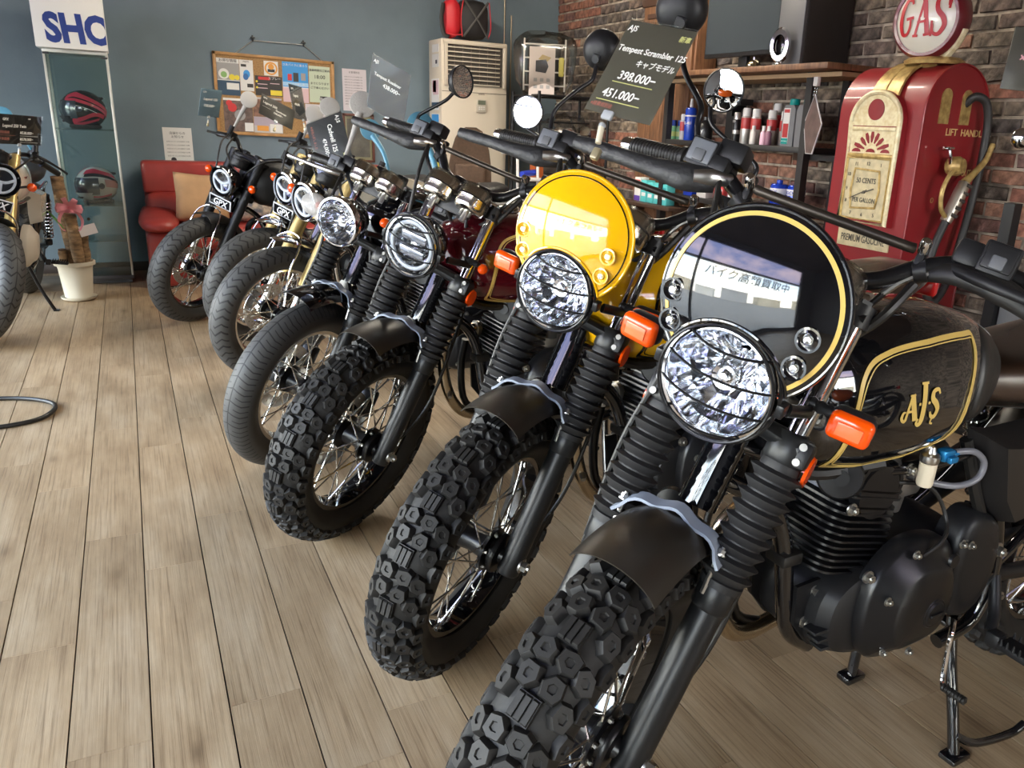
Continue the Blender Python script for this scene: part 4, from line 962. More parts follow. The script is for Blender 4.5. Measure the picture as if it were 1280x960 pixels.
    f = part(K('filt'), 'fuel_filter', g_filter, mat('filter_cream', (.75, .66, .50), .4), root); part(K('filt2'), 'filter_cap', g_filtertop, STL, f); part(K('valve'), 'fuel_valve', g_valve, mat('valve_blue', (.02, .22, .5), .25, metal=.5), root); part(K('fh'), 'fuel_hose', g_fuelhose, mat('clear_hose', (.16, .16, .18), .25), root)
    x = part(K('exh'), 'exhaust_pipe', g_exhaust, mat('exhaust_steel', (.60, .50, .36), .22, metal=1.), root); part(K('exhc'), 'exhaust_fitting', g_exhclip, ZINC, x); part(K('muf'), 'muffler', g_muffler, BLKM, root)
    part(K('stand'), 'centre_stand', g_stand, BLKG, root)
    part(K('wire'), 'clutch_cable_run', lambda: G().tube([(-.56, .075, .66), (-.67, .10, .64), (-.705, .125, .58), (-.66, .15, .55), (-.56, .125, .49), (-.545, .12, .44)], .004, 8, 6), HOSE, root)
    part(K('loom'), 'wiring_loom', lambda: G().tube([(-.30, .05, .75), (-.40, .06, .70), (-.55, .08, .70)], .012, 8, 5), HOSE, root); part(K('loom2'), 'wiring_loom', lambda: G().tube([(-.75, .10, .72), (-.79, .115, .62), (-.83, .12, .54), (-.80, .12, .50)], .012, 8, 5), HOSE, root); part(K('tie'), 'frame_strap', lambda: G().box((-.402, .032, .53), (.048, .048, .024), bev=.006), HOSE, root)
    part(K('shift'), 'shift_lever', g_shift, CHR, root); part(K('shiftr'), 'shift_rubber', g_shiftrub, HOSE, root)
    part(K('guard'), 'brace_tube', g_guard, BLKS, root)
    part(K('hcoil'), 'horn', lambda: G().lathe([(0, .0), (.036, .0), (.040, .008), (.036, .016), (.0, .020)], 24, o=(-.215, -.05, .62), ax=(1, .25, .2)).box((-.23, -.045, .62), (.04, .03, .04), bev=.006), BLKS, root)
    part(K('chain'), 'chain_guard', lambda: G().tube([(-.95, .09, .46), (-1.15, .10, .45), (-1.4, .10, .445)], .018, 8, 3, flat=.5), BLKS, root)
    return root, S
def _wrapseat():
    g = g_seat(); c = V(-1.13, 0, .81); g.v = [V(c.x+(p.x-c.x)*1.03, p.y*1.08, c.z+(p.z-c.z)*1.16) for p in g.v]; return g
GOLDY = mat('gold_stripe', (.66, .46, .13), .28)
WRAPB = glass('seat_film_wrap', (.78, .70, .60), .03, .35)
# ---- roadster motorcycles with upside-down forks
FOAM = mat('white_foam', (.46, .44, .41), .8, bump=(160, .5, .004))
GREYM = mat('mirror_back_grey', (.22, .23, .21), .6, noise=(220, .4))
BLUEF = mat('blue_film', (.10, .28, .40), .3, bump=(70, .4, .004))
def bars_roadster(): return G().tube([(-.10, -.385, .775), (-.06, -.28, .79), (-.03, -.2, .795), (.0, -.13, .765), (.015, -.07, .735), (.015, .07, .735), (.0, .13, .765), (-.03, .2, .795), (-.06, .28, .79), (-.10, .385, .775)], .0125, 12, 5)
def g_ftip(R=.375):
    P = []
    for i in range(25):
        a = math.radians(60+58*i/24); row = []; k = min(1, (i+1)/10)**.7
        for j in range(13):
            t = -1+j/6; y = .068*k*math.sin(t*1.2)/math.sin(1.2); rr = R-.026*(1-math.cos(t*1.2))/(1-math.cos(1.2))*k; row.append((rr*math.cos(a), y, rr*math.sin(a)))
        P.append(row)
    return G().sheet(P, .003)
def roadster(spec):
    X, Y, yaw, lean, st = spec['pose']; R = .325
    root = thing('motorcycle', spec['label'], 'motorcycle', (X, Y, spec.get('z', -.003)), (-lean, 0, PI+yaw), group=spec.get('group', 'motorcycles parked in the row'))
    S = steer_matrix(st, R); K = lambda k: 'rd_'+k; FW = S @ TR(.045, 0, 0)
    wheel(root, FW, 'front', R, .061, .230, spec['rim'], 'block', spk=spec.get('spk')); wheel(root, TR(-1.40, 0, R), 'rear', R, .065, .230, spec['rim'], 'block', spk=spec.get('spk'), disc=0, sprocket=True)
    part(K('axle'), 'front_axle', lambda: hexb(G().cyl((.045, -.125, 0), (.045, .122, 0), .009, n=12), (.045, .12, 0), (0, 1, 0), .012, .008), ZINC, root, S)
    for s in (1, -1):
        T = S @ TR(.045, s*.1, 0)
        part(K('up'), 'fork_tube', lambda: G().lathe([(.024, .175), (.0275, .178), (.0275, .30), (.0265, .305), (.0265, .735), (.022, .74), (.0, .745)], 24), spec['fork'], root, T)
        part(K('lo'), 'fork_leg', lambda: G().cyl((0, 0, -.01), (0, 0, .18), .0185, n=20).box((0, 0, -.005), (.045, .034, .06), bev=.01), ALU, root, T)
        part(K('rf%d' % s), 'side_reflector', lambda: G().box((.064, s*.125, .06), (.018, .006, .07), bev=.002), AMB, root, S)
    part(K('clamps'), 'fork_clamps', lambda: G().box((.03, 0, .50), (.075, .25, .035), bev=.012).box((.025, 0, .715), (.075, .25, .03), bev=.012).cyl((-.0, 0, .45), (0, 0, .74), .024, n=16), BLKM, root, S)
    part(K('cal'), 'brake_caliper', lambda: G().box((-.045, -.078, .085), (.05, .05, .09), bev=.012), BLKS, root, S)
    if spec['fend'] == 'tip':
        part(K('tip'), 'front_fender', g_ftip, CHR, root, FW)
    else: part(K('ff'), 'front_fender', lambda: g_fender(.352, 66, 142, .070, .032), FEND, root, FW)
    part(K('stay'), 'fender_stay', lambda: G().tube([(.18, .08, .33) if 0 else (.10, .094, .06), (.15, .094, .22), (.145, .085, .325), (.13, .05, .372), (.13, 0, .382), (.13, -.05, .372), (.145, -.085, .325), (.15, -.094, .22), (.10, -.094, .06)], .0042, 8, 5), CHR, root, S)
    HM = S @ head_matrix(.145, .535)
    h = part(K('hs'), 'headlight', lambda: g_headshell(.085), BLKG, root, HM); part(K('hr'), 'headlight_rim', lambda: g_headrim(.085), spec.get('hrim', BLKG), h); part(K('hb'), 'reflector', lambda: G().lathe([(.082, .004), (.076, -.016), (.06, -.034), (0, -.045)], 32, ax=(1, 0, 0), caps=False), mat('lamp_dark_bowl', (.10, .10, .11), .15, metal=.9), h)
    part(K('hl'), 'headlight_lens', lambda: g_lens(.085), LENS, h)
    part(K('ledr'), 'light_ring', lambda: G().tube([(.006, .062*math.cos(a), .062*math.sin(a)) for a in [2*PI*k/32 for k in range(32)]], .0065, 8, 1, closed=True), mat('led_pale', (.62, .66, .72), .25, emit=.06), h)
    part(K('ledy'), 'light_bars', lambda: G().tube([(.006, -.058, .02), (.006, -.02, -.004), (.006, .02, -.004), (.006, .058, .02)], .0075, 8, 4).tube([(.006, 0, -.006), (.006, .006, -.058)], .0075, 8, 1), mat('led_pale', (.62, .66, .72), .25), h)
    PM = S @ head_matrix(.10, .42)
    if spec.get('plate', True):
        p = part(K('pl'), 'name_plate', lambda: G().box((0, 0, 0), (.006, .165, .062), bev=.0025).box((-.03, 0, .02), (.05, .03, .02)), mat('plate_white', (.62, .63, .66), .35), root, PM)
        part(K('plf'), 'plate_field', lambda: G().box((.0035, 0, 0), (.001, .150, .048)), BLKG, p)
        part(K('plt'), 'plate_lettering', lambda: text_g('GPX', .052, mtx((.0045, 0, -.019), (0, 1, 0), (0, 0, 1), (1, 0, 0)), .0006, 'CENTER', .25, .02), mat('plate_silver', (.75, .76, .8), .3), p, ang=0)
    for s in (1, -1):
        IM = S @ head_matrix(.10, .565, s*.168)
        b = part(K('ib'), 'indicator', lambda: G().lathe([(0, -.030), (.012, -.028), (.021, -.012), (.023, 0)], 20, ax=(1, 0, 0)), BLKM, root, IM); part(K('il'), 'indicator_lens', lambda: G().lathe([(.023, 0), (.022, .009), (.014, .017), (0, .020)], 20, ax=(1, 0, 0)), AMB, b)
        part(K('is%d' % s), 'indicator_stalk', lambda: G().cyl((.06, s*.09, .545), (.09, s*.158, .568), .007, n=10), BLKM, root, S)
    g = part(K('ga'), 'gauge', lambda: G().lathe([(.0, 0), (.04, .0), (.048, .008), (.05, .02), (.05, .045), (.053, .048), (.053, .062), (.046, .064), (.044, .06), (0, .06)], 32), BLKM, root, S @ head_matrix(.085, .64, 0) @ RY(math.radians(-25)))
    if spec.get('bar_low'): pass
    part(K('bar'), 'handlebar', bars_roadster, BLKS, root, S); part(K('ris'), 'bar_riser', lambda: G().box((.015, .045, .73), (.04, .03, .05), bev=.008).box((.015, -.045, .73), (.04, .03, .05), bev=.008), BLKM, root, S)
    for s in (1, -1):
        gp = lambda: G().cyl((-.062, s*.285, .789), (-.105, s*.40, .775), .0165, n=14).lathe([(.021, 0), (.021, .01)], 14, o=(-.062, s*.285, .789), ax=(-.35, s, -.1))
        part(K('gr%d' % s), 'grip', gp, HOSE, root, S); part(K('sw%d' % s), 'switch_box', lambda: G().box((-.045, s*.245, .792), (.04, .05, .04), bev=.006), BLKM, root, S)
        part(K('pe%d' % s), 'lever_perch', lambda: G().box((-.01, s*.215, .80), (.05, .04, .04), bev=.007).cyl((.02, s*.21, .80), (.02, s*.21, .85), .014, n=12), BLKM, root, S)
        part(K('le%d' % s), 'lever', lambda: G().tube([(.01, s*.20, .79), (.03, s*.25, .775), (.005, s*.34, .765), (-.03, s*.41, .76)], [.007, .009, .006, .008], 8, 4, flat=.6), BLKM, root, S)
    for n, p in enumerate(([(.0, .2, .79), (.10, .15, .72), (.08, .06, .6), (.0, .02, .5)], [(.02, -.21, .80), (.11, -.15, .72), (.09, -.11, .5), (.04, -.13, .3), (-.03, -.09, .14)], [(.0, -.19, .79), (.08, -.12, .70), (.03, -.03, .6)])):
        part(K('cb%d' % n), 'cable', lambda: G().tube(p, .005, 8, 6), HOSE, root, S)
    if spec.get('mR'):
        c, col = spec['mR']; foam_mirror(root, S, (-.03, -.245, .80), c, col)
    if spec.get('mL'):
        c, col = spec['mL']; foam_mirror(root, S, (-.03, .245, .80), c, col)
    # chassis
    part(K('frame'), 'frame', lambda: g_frame(), BLKG, root); part(K('swing'), 'swingarm', g_swing, BLKS, root, TR(-.04, 0, 0))
    tk = part(K('tank'), 'fuel_tank', g_tank, spec['tank'], root, TR(-.015, 0, -.02), 60)
    part(K('wing'), 'tank_emblem', lambda: on_tank(G().ribbon([(-.3, .02), (0, .0), (.3, .05)], [.02, .10, .02]), -.46, .86, .12), mat('emblem_silver', (.7, .7, .72), .25, metal=1.), tk)
    for s in (1, -1): part(K('shock%d' % s), 'rear_shock', lambda: g_shock(s), BLKS, root, TR(-.04, 0, 0)); part(K('spring%d' % s), 'shock_spring', lambda: g_spring(s), CHR, root, TR(-.04, 0, 0)); part(K('side%d' % s), 'side_cover', lambda: g_sidecover(s), spec.get('side', BLKG), root, ang=20); part(K('peg%d' % s), 'footpeg', lambda: g_peg(s), BLKM, root)
    part(K('seat'), 'seat', g_seat, mat('seat_black', (.012, .011, .011), .5), root); part(K('rfender'), 'rear_fender', g_rfender, spec.get('rf', FEND), root, TR(-.04, 0, 0)); part(K('tail'), 'tail_lamp', g_tail, mat('tail_red'), root); part(K('tailb'), 'tail_bracket', g_plateholder, BLKS, root)
    e = part(K('crank'), 'engine_case', g_crank, BLKM, root, ang=30); part(K('cov'), 'generator_cover', g_cover, spec.get('cover', BLKS), e); part(K('rcov'), 'clutch_cover', lambda: G().lathe([(.105, 0), (.105, .03), (.095, .045), (.06, .05), (0, .052)], 32, o=(-.64, -.095, .43), ax=(0, -1, 0)), BLKS, e)
    c = part(K('fins'), 'cylinder', g_fins, BLKS, root, ang=30); part(K('chd'), 'cylinder_head', g_headcyl, BLKS, c, ang=30)
    part(K('exh'), 'exhaust_pipe', g_exhaust, CHR if spec.get('chrome') else BLKM, root); part(K('muf'), 'muffler', g_muffler, CHR if spec.get('chrome') else BLKM, root)
    part(K('kick'), 'side_stand', lambda: G().tube([(-.72, .11, .30), (-.74, .17, .16), (-.76, .235, .038)], .010, 10, 3).box((-.765, .245, .034), (.05, .03, .008)), BLKS, root)
    part(K('horn'), 'horn', lambda: G().lathe([(0, .0), (.036, .0), (.040, .008), (.036, .016), (.0, .020)], 24, o=(-.20, .03, .58), ax=(1, .25, .2)), CHR if spec.get('chrome') else BLKS, root)
    return root, S
def foam_mirror(root, S, base, c, m, r=.046):
    b, c_ = Vector(base), Vector(c); d = (c_-b); mid = b+d*.45+V(0, 0, .02)
    st = obj('mirror_stem', G().tube([b, mid, c_-d.normalized()*.035], [.006, .011, .015], 10, 6), m, root, S)
    x, y, z = frame((root.rotation_euler.to_matrix() @ S.to_3x3()).inverted() @ V(-.10, -.97, .2)); M = S @ mtx(c_, x, y, z)
    sh = part('foam_shell', 'mirror_shell', lambda: G().lathe([(0, -.028), (r*.5, -.024), (r*.9, -.010), (r*1.02, 0), (r*1.02, .008), (r*.94, .010)], 32), m, root, M); part('foam_face', 'mirror_glass', lambda: G().lathe([(0, .010), (r*.95, .009)], 32), GREYM, sh)
# ------------------------------------------------------------------ things along the back wall
WHT = mat('white_plastic', (.72, .70, .66), .4); PAPER = mat('paper_white', (.78, .77, .74), .7); INK = mat('ink_dark', (.03, .03, .035), .6)
def flat_text(parent, lines, m, name='lettering'):
    g = G()
    for (s, size, M, kw) in lines:
        t = text_g(s, size, M, **kw); g.add(t.v, t.f)
    return obj(name, g, m, parent, ang=0)
def wallM(x, z, y=YB, off=.0): return mtx((x, y-off, z), (1, 0, 0), (0, 0, 1), (0, -1, 0))      # text facing -Y
def brickM(y, z, x): return mtx((x, y, z), (0, -1, 0), (0, 0, 1), (-1, 0, 0))                   # text facing -X
def cabinet():
    t = thing('display_cabinet', 'tall narrow glass display cabinet with pale metal posts, holding two helmets', 'cabinet', (-.235, 6.80, 0))
    W, D, H = .37, .36, 1.55; dark = mat('cabinet_base_grey', (.09, .09, .095), .4, metal=.4); post = mat('cabinet_post', (.62, .62, .56), .35, metal=.5); gl = glass('cabinet_glass', (.90, .95, .93), .05)
    obj('base', G().box((0, 0, .045), (W, D, .03), bev=.004).box((0, 0, .02), (W-.03, D-.03, .03)), dark, t); obj('top', G().box((0, 0, H-.012), (W, D, .024), bev=.003), post, t)
    for sx in (-1, 1):
        for sy in (-1, 1): obj('post', G().box((sx*(W/2-.008), sy*(D/2-.008), H/2+.02), (.014, .014, H-.06), bev=.002), post, t)
    for s in (-1, 1): obj('glass_side', G().box((s*(W/2-.004), 0, H/2+.02), (.004, D-.03, H-.08)), gl, t, ang=0); obj('glass_face', G().box((0, s*(D/2-.004), H/2+.02), (W-.03, .004, H-.08)), gl, t, ang=0)
    for z in (1.05, .545, .30): obj('glass_shelf', G().box((0, 0, z), (W-.02, D-.02, .006)), glass('shelf_glass', (.74, .86, .83), .10), t, ang=0)
    obj('hinge', G().box((W/2-.02, -D/2-.003, H-.04), (.035, .01, .012)), CHR, t); obj('hinge', G().box((-W/2+.02, -D/2-.003, H-.03), (.035, .01, .012)), CHR, t); obj('lock', G().cyl((-.05, -D/2-.012, .46), (-.05, -D/2, .46), .010, n=12), CHR, t)
    b = thing('sign_box', 'white box sign with large blue letters on top of the glass cabinet', 'sign', (-.245, 6.74, 1.551)); w, d, h = .405, .30, .36
    obj('box', G().box((0, 0, h/2), (w, d, h), bev=.008), mat('sign_white', (.80, .79, .74), .45), b)
    tg = text_g('SHOEI', .235, mtx((-.135, -d/2-.001, .045), (1, 0, 0), (-.08, 0, 1), (0, -1, 0)), .0008, 'LEFT', 0, .045, 1.0, .80)
    bm = bmesh.new(); me = tg.mesh('x', 0, False); bm.from_mesh(me); bmesh.ops.bisect_plane(bm, geom=bm.verts[:]+bm.edges[:]+bm.faces[:], plane_co=(w/2-.004, 0, 0), plane_no=(1, 0, 0), clear_outer=True); bm.to_mesh(me); bm.free()
    nb = mat('sign_blue', (.02, .045, .22), .4); me.name = 'lettering'; me.materials.append(nb); link('lettering', me, b)
    obj('logo', text_g('SHOEI', .036, mtx((-.135, -d/2-.001, .305), (1, 0, 0), (0, 0, 1), (0, -1, 0)), .0006, 'LEFT', 0, .02), nb, b, ang=0); obj('logo_ring', G().tube([(-.085+.062*math.cos(a), -d/2-.001, .318+.03*math.sin(a)) for a in [2*PI*k/24 for k in range(24)]], .0015, 5, 1, closed=True), nb, b)
    obj('handle_slot', G().box((.03, -d/2-.0005, .345), (.085, .003, .022), bev=.001), mat('slot_shadow', (.35, .34, .32), .6), b)
cabinet()
def helmet(label, loc, rz, cols, stripes):
    t = thing('helmet', label, 'helmet', loc, (0, 0, rz), 'helmets in the glass cabinet')
    def shell(sx=1., cut=None):
        P = []
        for j in range(21):
            row = []
            for i in range(33):
                th = PI*(.02+.80*j/20); ph = 2*PI*i/32; r = 1.
                x, y, z = math.sin(th)*math.cos(ph), math.sin(th)*math.sin(ph), math.cos(th)
                X = .138*x*(1.+.10*max(0, x)*(z < .2)); Y_ = .112*y; Z = .125*z-.0
                if z < -.25: X += .012*max(0, x); Y_ *= 1-.12*(-.25-z)
                row.append((X*sx, Y_*sx, Z*sx+.125))
            P.append(row)
        return P
    P = shell(); g = G(); v = [p for r in P for p in r]; n = 33; f = []
    for j in range(20):
        for i in range(32):
            ph = (i+.5)*2*PI/32; zz = P[j][i][2]-.125; front = math.cos(ph) > .42
            if front and -.045 < zz < .045: continue
            f.append((j*n+i, (j+1)*n+i, (j+1)*n+i+1, j*n+i+1))
    g.add(v, f); sh = obj('shell', g, cols[0], t)
    P2 = shell(1.015); Q = []
    for j in range(9):
        row = []
        for i in range(17):
            ph = -1.2+2.4*i/16; z = .055-.115*j/8; q = math.sqrt(max(0, 1-(z/.125)**2)); row.append((.1405*q*math.cos(ph)*(1.04), .1135*q*math.sin(ph)*1.02, z+.125))
        Q.append(row)
    obj('visor', G().sheet(Q, .002), cols[1], t); obj('lining', G().sph((0, 0, .12), (.118, .098, .108), 20, 12), mat('helmet_lining', (.02, .02, .02), .9), t)
    obj('neck_roll', G().lathe([(.085, .0), (.097, .006), (.097, .02), (.088, .026)], 32, close=True), mat('helmet_lining', (.02, .02, .02), .9), t)
    for k, (m, w, pts) in enumerate(stripes):
        for s in (1, -1):
            R_ = []
            for a, z in [(p.x, p.y) for p in spline([(p[0], p[1], 0) for p in pts], 5)]:
                row = []
                for q in (-.5, 0, .5):
                    zz = z+q*w; qq = math.sqrt(max(.0, 1-(zz/.125)**2)); row.append((.1395*qq*math.cos(a), s*.1135*qq*math.sin(a), zz+.125))
                R_.append(row)
            obj('stripe', G().sheet(R_, -.0012 if s > 0 else .0012), m, t)
    for s in (1, -1): obj('visor_pivot', G().lathe([(0, .006), (.018, .005), (.021, 0)], 18, o=(.035, s*.110, .125), ax=(0, s, 0)), cols[1], t)
    obj('vent', G().box((.128, 0, .045), (.014, .05, .012), bev=.004), cols[2], t); obj('spoiler', G().box((-.092, 0, .203), (.06, .10, .018), bev=.007), cols[2], t)
PINK = mat('helmet_pink', (.72, .05, .10), .15, coat=1.); HBLK = mat('helmet_black', (.012, .012, .014), .2, coat=.8); VIS = mat('visor_smoke', (.06, .07, .085), .06, coat=1., spec=.8); HWHT = mat('helmet_white', (.78, .72, .70), .18, coat=1.); SALM = mat('helmet_salmon', (.72, .34, .34), .18, coat=1.)
helmet('black full face helmet with bright pink swirls, on the upper glass shelf', (-.235, 6.80, 1.054), math.radians(186), (HBLK, VIS, HBLK), [
    (PINK, .030, [(.5, .075), (1.0, .095), (1.7, .075), (2.4, .03), (2.9, -.02)]), (PINK, .020, [(.55, .055), (1.1, .06), (1.8, .035), (2.5, -.01), (2.9, -.045)]), (PINK, .026, [(.35, -.06), (.8, -.075), (1.4, -.06), (2.0, -.03), (2.6, -.045)]), (PINK, .016, [(.4, -.085), (.9, -.095), (1.6, -.085), (2.3, -.06)]), (HWHT, .004, [(.9, .03), (1.5, .015), (2.1, -.02)])])
helmet('white and pink full face helmet with a dark visor, on the lower glass shelf', (-.215, 6.79, .550), math.radians(215), (HWHT, VIS, HBLK), [
    (PINK, .028, [(.3, .09), (.9, .10), (1.6, .085), (2.3, .06)]), (HBLK, .020, [(.4, .07), (1.0, .075), (1.7, .06), (2.4, .02)]), (SALM, .05, [(1.5, .02), (2.0, .01), (2.6, 0)]), (HBLK, .022, [(.5, -.085), (1.1, -.095), (1.8, -.08), (2.5, -.06)]), (PINK, .012, [(.6, -.07), (1.2, -.075), (1.9, -.06)])])
def plant():
    t = thing('potted_plant', 'cut plant trunks with a pink bow in a cream pot beside the glass cabinet', 'plant', (-.375, 6.12, 0)); cream = mat('pot_cream', (.66, .61, .50), .5)
    def ribbed(prof, n=36, amp=.03):
        g = G(); rings = []
        for r, z in prof: rings.append([(r*(1+amp*((k//3) % 2)*(.04 < z < .22))*math.cos(2*PI*k/n), r*(1+amp*((k//3) % 2)*(.04 < z < .22))*math.sin(2*PI*k/n), z) for k in range(n)])
        return g.loft(rings)
    obj('pot', ribbed([(.07, .014), (.078, .02), (.082, .05), (.098, .21), (.102, .225), (.116, .228), (.118, .25), (.110, .252), (.104, .245), (.10, .225), (.0, .222)]), cream, t); obj('saucer', G().lathe([(0, .003), (.085, .002), (.100, .012), (.104, .024), (.098, .022), (.086, .012), (0, .010)], 36), cream, t)
    bark = mat('bark_tan', (.36, .22, .11), .85, noise=(18, .6), bump=(40, .8, .01), stretch=(1, 1, 3))
    def trunk(b, top, r):
        b, top = Vector(b), Vector(top); pts = [b+(top-b)*k/10+V(random.uniform(-.003, .003), random.uniform(-.003, .003), 0) for k in range(11)]; rr = [r*(1+.08*random.uniform(-1, 1)) for k in range(11)]
        o = obj('trunk', G().tube(pts, rr, 12, 3), bark, t); obj('cut_face', G().cyl(top, top+(top-b).normalized()*.004, r*.88, n=12), mat('cut_wood', (.16, .09, .05), .8), o)
    trunk((.0, .03, .21), (-.035, .05, .775), .036); trunk((.03, -.02, .21), (.015, -.03, .545), .034); trunk((.065, .02, .21), (.070, .02, .42), .027); trunk((-.055, -.01, .21), (-.058, -.01, .325), .025)
    lf = mat('leaf_green', (.10, .26, .04), .4); Q = []
    for k in range(9):
        a = k/8; w = .034*math.sin(PI*min(1, a*.9+.08)); Q.append([(-.03-.075*a-w*.4, -.05, .46+.15*a-.03*a*a+w*.3), (-.03-.075*a, -.056, .46+.15*a-.03*a*a), (-.03-.075*a+w*.4, -.05, .46+.15*a-.03*a*a-w*.3)])
    obj('leaf', G().sheet(Q, .001), lf, t); rib = mat('ribbon_pink', (.80, .30, .36), .35)
    for k, (a, tl) in enumerate([(.2, .7), (1.0, .9), (1.9, 1.), (2.7, .8), (3.3, .5), (5.9, .5)]):
        d = V(math.cos(a), -.25, math.sin(a)*tl); L = .075; P = []
        for i in range(13):
            u = i/12; c = d.normalized()*(L*math.sin(PI*u))+V(0, -.03*math.sin(2*PI*u), .012*math.cos(PI*u)); P.append([c+V(0, 0, 0)+V(.015, -.045, .585)+n_*.014 for n_ in (V(-math.sin(a), .3, math.cos(a)), V(math.sin(a), -.3, -math.cos(a)))])
        obj('bow_loop', G().sheet(P, .001), rib, t)
    for s in (1, -1): obj('ribbon_tail', G().sheet([[(.015+s*(.02+.035*math.sin(u*2.8)), -.05, .575-.13*u), (.015+s*(.036+.035*math.sin(u*2.8)), -.055, .575-.13*u+.006)] for u in [k/10 for k in range(11)]], .001), rib, t)
    obj('gift_card', G().box((0, 0, 0), (.10, .002, .065), TR(.10, -.03, .45) @ RZ(.2) @ RY(-.25)), mat('card_pale', (.78, .72, .72), .6), t)
plant()
def sofa():
    red = mat('red_leather', (.37, .042, .032), .42, noise=(6, .25, (.27, .030, .024)), bump=(90, .12, .003), coat=.15)
    t = thing('sofa', 'red leather sofa with padded arms against the blue wall', 'sofa', (0, 0, 0)); X0, X1 = .04, 1.88
    obj('frame', G().box(((X0+X1)/2, 6.72, .17), (X1-X0-.10, .62, .26), bev=.03, seg=3), red, t); obj('rear_panel', G().box(((X0+X1)/2, 7.03, .44), (X1-X0-.08, .12, .80), bev=.03, seg=3), red, t)
    n = 2; w = (X1-X0-.06)/n
    for k in range(n):
        c = X0+.03+w*(k+.5)
        obj('head_cushion', G().box((c, 6.94, .725), (w-.006, .17, .235), bev=.028, seg=4), red, t); obj('back_cushion', G().box((c, 6.88, .50), (w-.010, .22, .245), RX(0), bev=.07, seg=4), red, t)
        ww = (X1-X0-.44)/n; cc = X0+.22+ww*(k+.5); obj('seat_cushion', G().box((cc, 6.60, .345), (ww-.008, .54, .16), bev=.055, seg=4), red, t)
    for x, s in ((X0, 1), (X1, -1)):
        obj('arm_panel', G().box((x+s*.11, 6.66, .20), (.19, .62, .38), bev=.03, seg=3), red, t)
        rings = []
        for y, r, z in [(6.30, .03, .425), (6.315, .07, .43), (6.36, .100, .437), (6.5, .112, .445), (6.7, .108, .46), (6.86, .09, .49), (6.90, .05, .50)]:
            rings.append([(x+s*.105+r*1.15*math.copysign(abs(math.cos(a))**.8, math.cos(a)), y, z+r*.50*math.sin(a)) for a in [2*PI*q/20 for q in range(20)]])
        obj('arm_pad', G().loft(rings), red, t)
    for x in (X0+.12, X1-.12): obj('foot', G().box((x, 6.42, .025), (.06, .06, .05)), mat('sofa_foot', (.03, .02, .015), .5), t)
sofa()
def cushion(label, m, c, size, rx, rz, ry=0):
    g = G(); P = []; n = 15; v = []; f = []
    for s in (1, -1):
        for i in range(n):
            for j in range(n):
                a, b = -1+2*i/(n-1), -1+2*j/(n-1); e = (1-a**4)*(1-b**4); pin = 1-.06*(1-abs(a))*abs(b)**3; pin2 = 1-.06*(1-abs(b))*abs(a)**3
                v.append((a*size/2*pin2, s*.062*e**.6, b*size/2*pin))
    for s in (0, 1):
        o = s*n*n
        for i in range(n-1):
            for j in range(n-1): f.append((o+i*n+j, o+(i+1)*n+j, o+(i+1)*n+j+1, o+i*n+j+1))
    g.add(v, f); me = g.mesh('cushion', 60); bm = bmesh.new(); bm.from_mesh(me); bmesh.ops.remove_doubles(bm, verts=bm.verts[:], dist=1e-5); bmesh.ops.recalc_face_normals(bm, faces=bm.faces[:]); bm.to_mesh(me); bm.free(); me.materials.append(m)
    o = link('cushion', me); o.location = c; o.rotation_euler = (rx, ry, rz); tag(o, label, 'cushion', 'cushions on the sofa'); o.rotation_mode = 'XYZ'
cushion('plain tan suede cushion leaning on the left of the red sofa', mat('tan_suede', (.50, .29, .14), .85, noise=(7, .2), bump=(200, .2, .002)), (.44, 6.575, .605), .36, math.radians(-20), .05, .06)
cushion('beige patterned cushion on the red sofa behind the black motorcycle', mat('patterned_beige', (.52, .40, .28), .85, noise=(26, .6, (.10, .10, .11))), (.80, 6.60, .58), .31, math.radians(-20), -.12)
# ---- wall papers and boards
def sheet_paper(name, label, cat, x0, x1, z0, z1, m, lines=(), y=YB, extra=None, group='papers on the blue wall'):
    t = thing(name, label, cat, ((x0+x1)/2, y, (z0+z1)/2), group=group); w, h = x1-x0, z1-z0
    obj('sheet', G().box((0, -.002, 0), (w, .002, h)), m, t, ang=0)
    if lines:
        g = G()
        for (s, sz, px, pz, al) in lines: q = text_g(s, sz, mtx((px*w, -.0034, pz*h), (1, 0, 0), (0, 0, 1), (0, -1, 0)), .0003, al); g.add(q.v, q.f)
        obj('lettering', g, INK, t, ang=0)
    if extra: extra(t, w, h)
    return t
body = 'お知らせいたします店頭までお問い合わせください'
sheet_paper('notice', 'white printed notice standing on top of the sofa back', 'notice', .248, .448, .835, 1.075, PAPER, [('店舗からの', .022, 0, .30, 'CENTER'), ('お知らせ', .022, 0, .19, 'CENTER')]+[(body[:15], .0105, -.40, .06-.11*k, 'LEFT') for k in range(5)]+[('●', .05, -.2, -.56, 'CENTER')])
sheet_paper('paper_notice', 'lilac white printed sheet pinned right of the cork board', 'notice', 1.605, 1.80, 1.26, 1.585, mat('paper_lilac', (.66, .61, .64), .7), [('お客様各位', .018, 0, .40, 'CENTER')]+[(body[:14], .0105, -.42, .30-.065*k, 'LEFT') for k in range(11)])
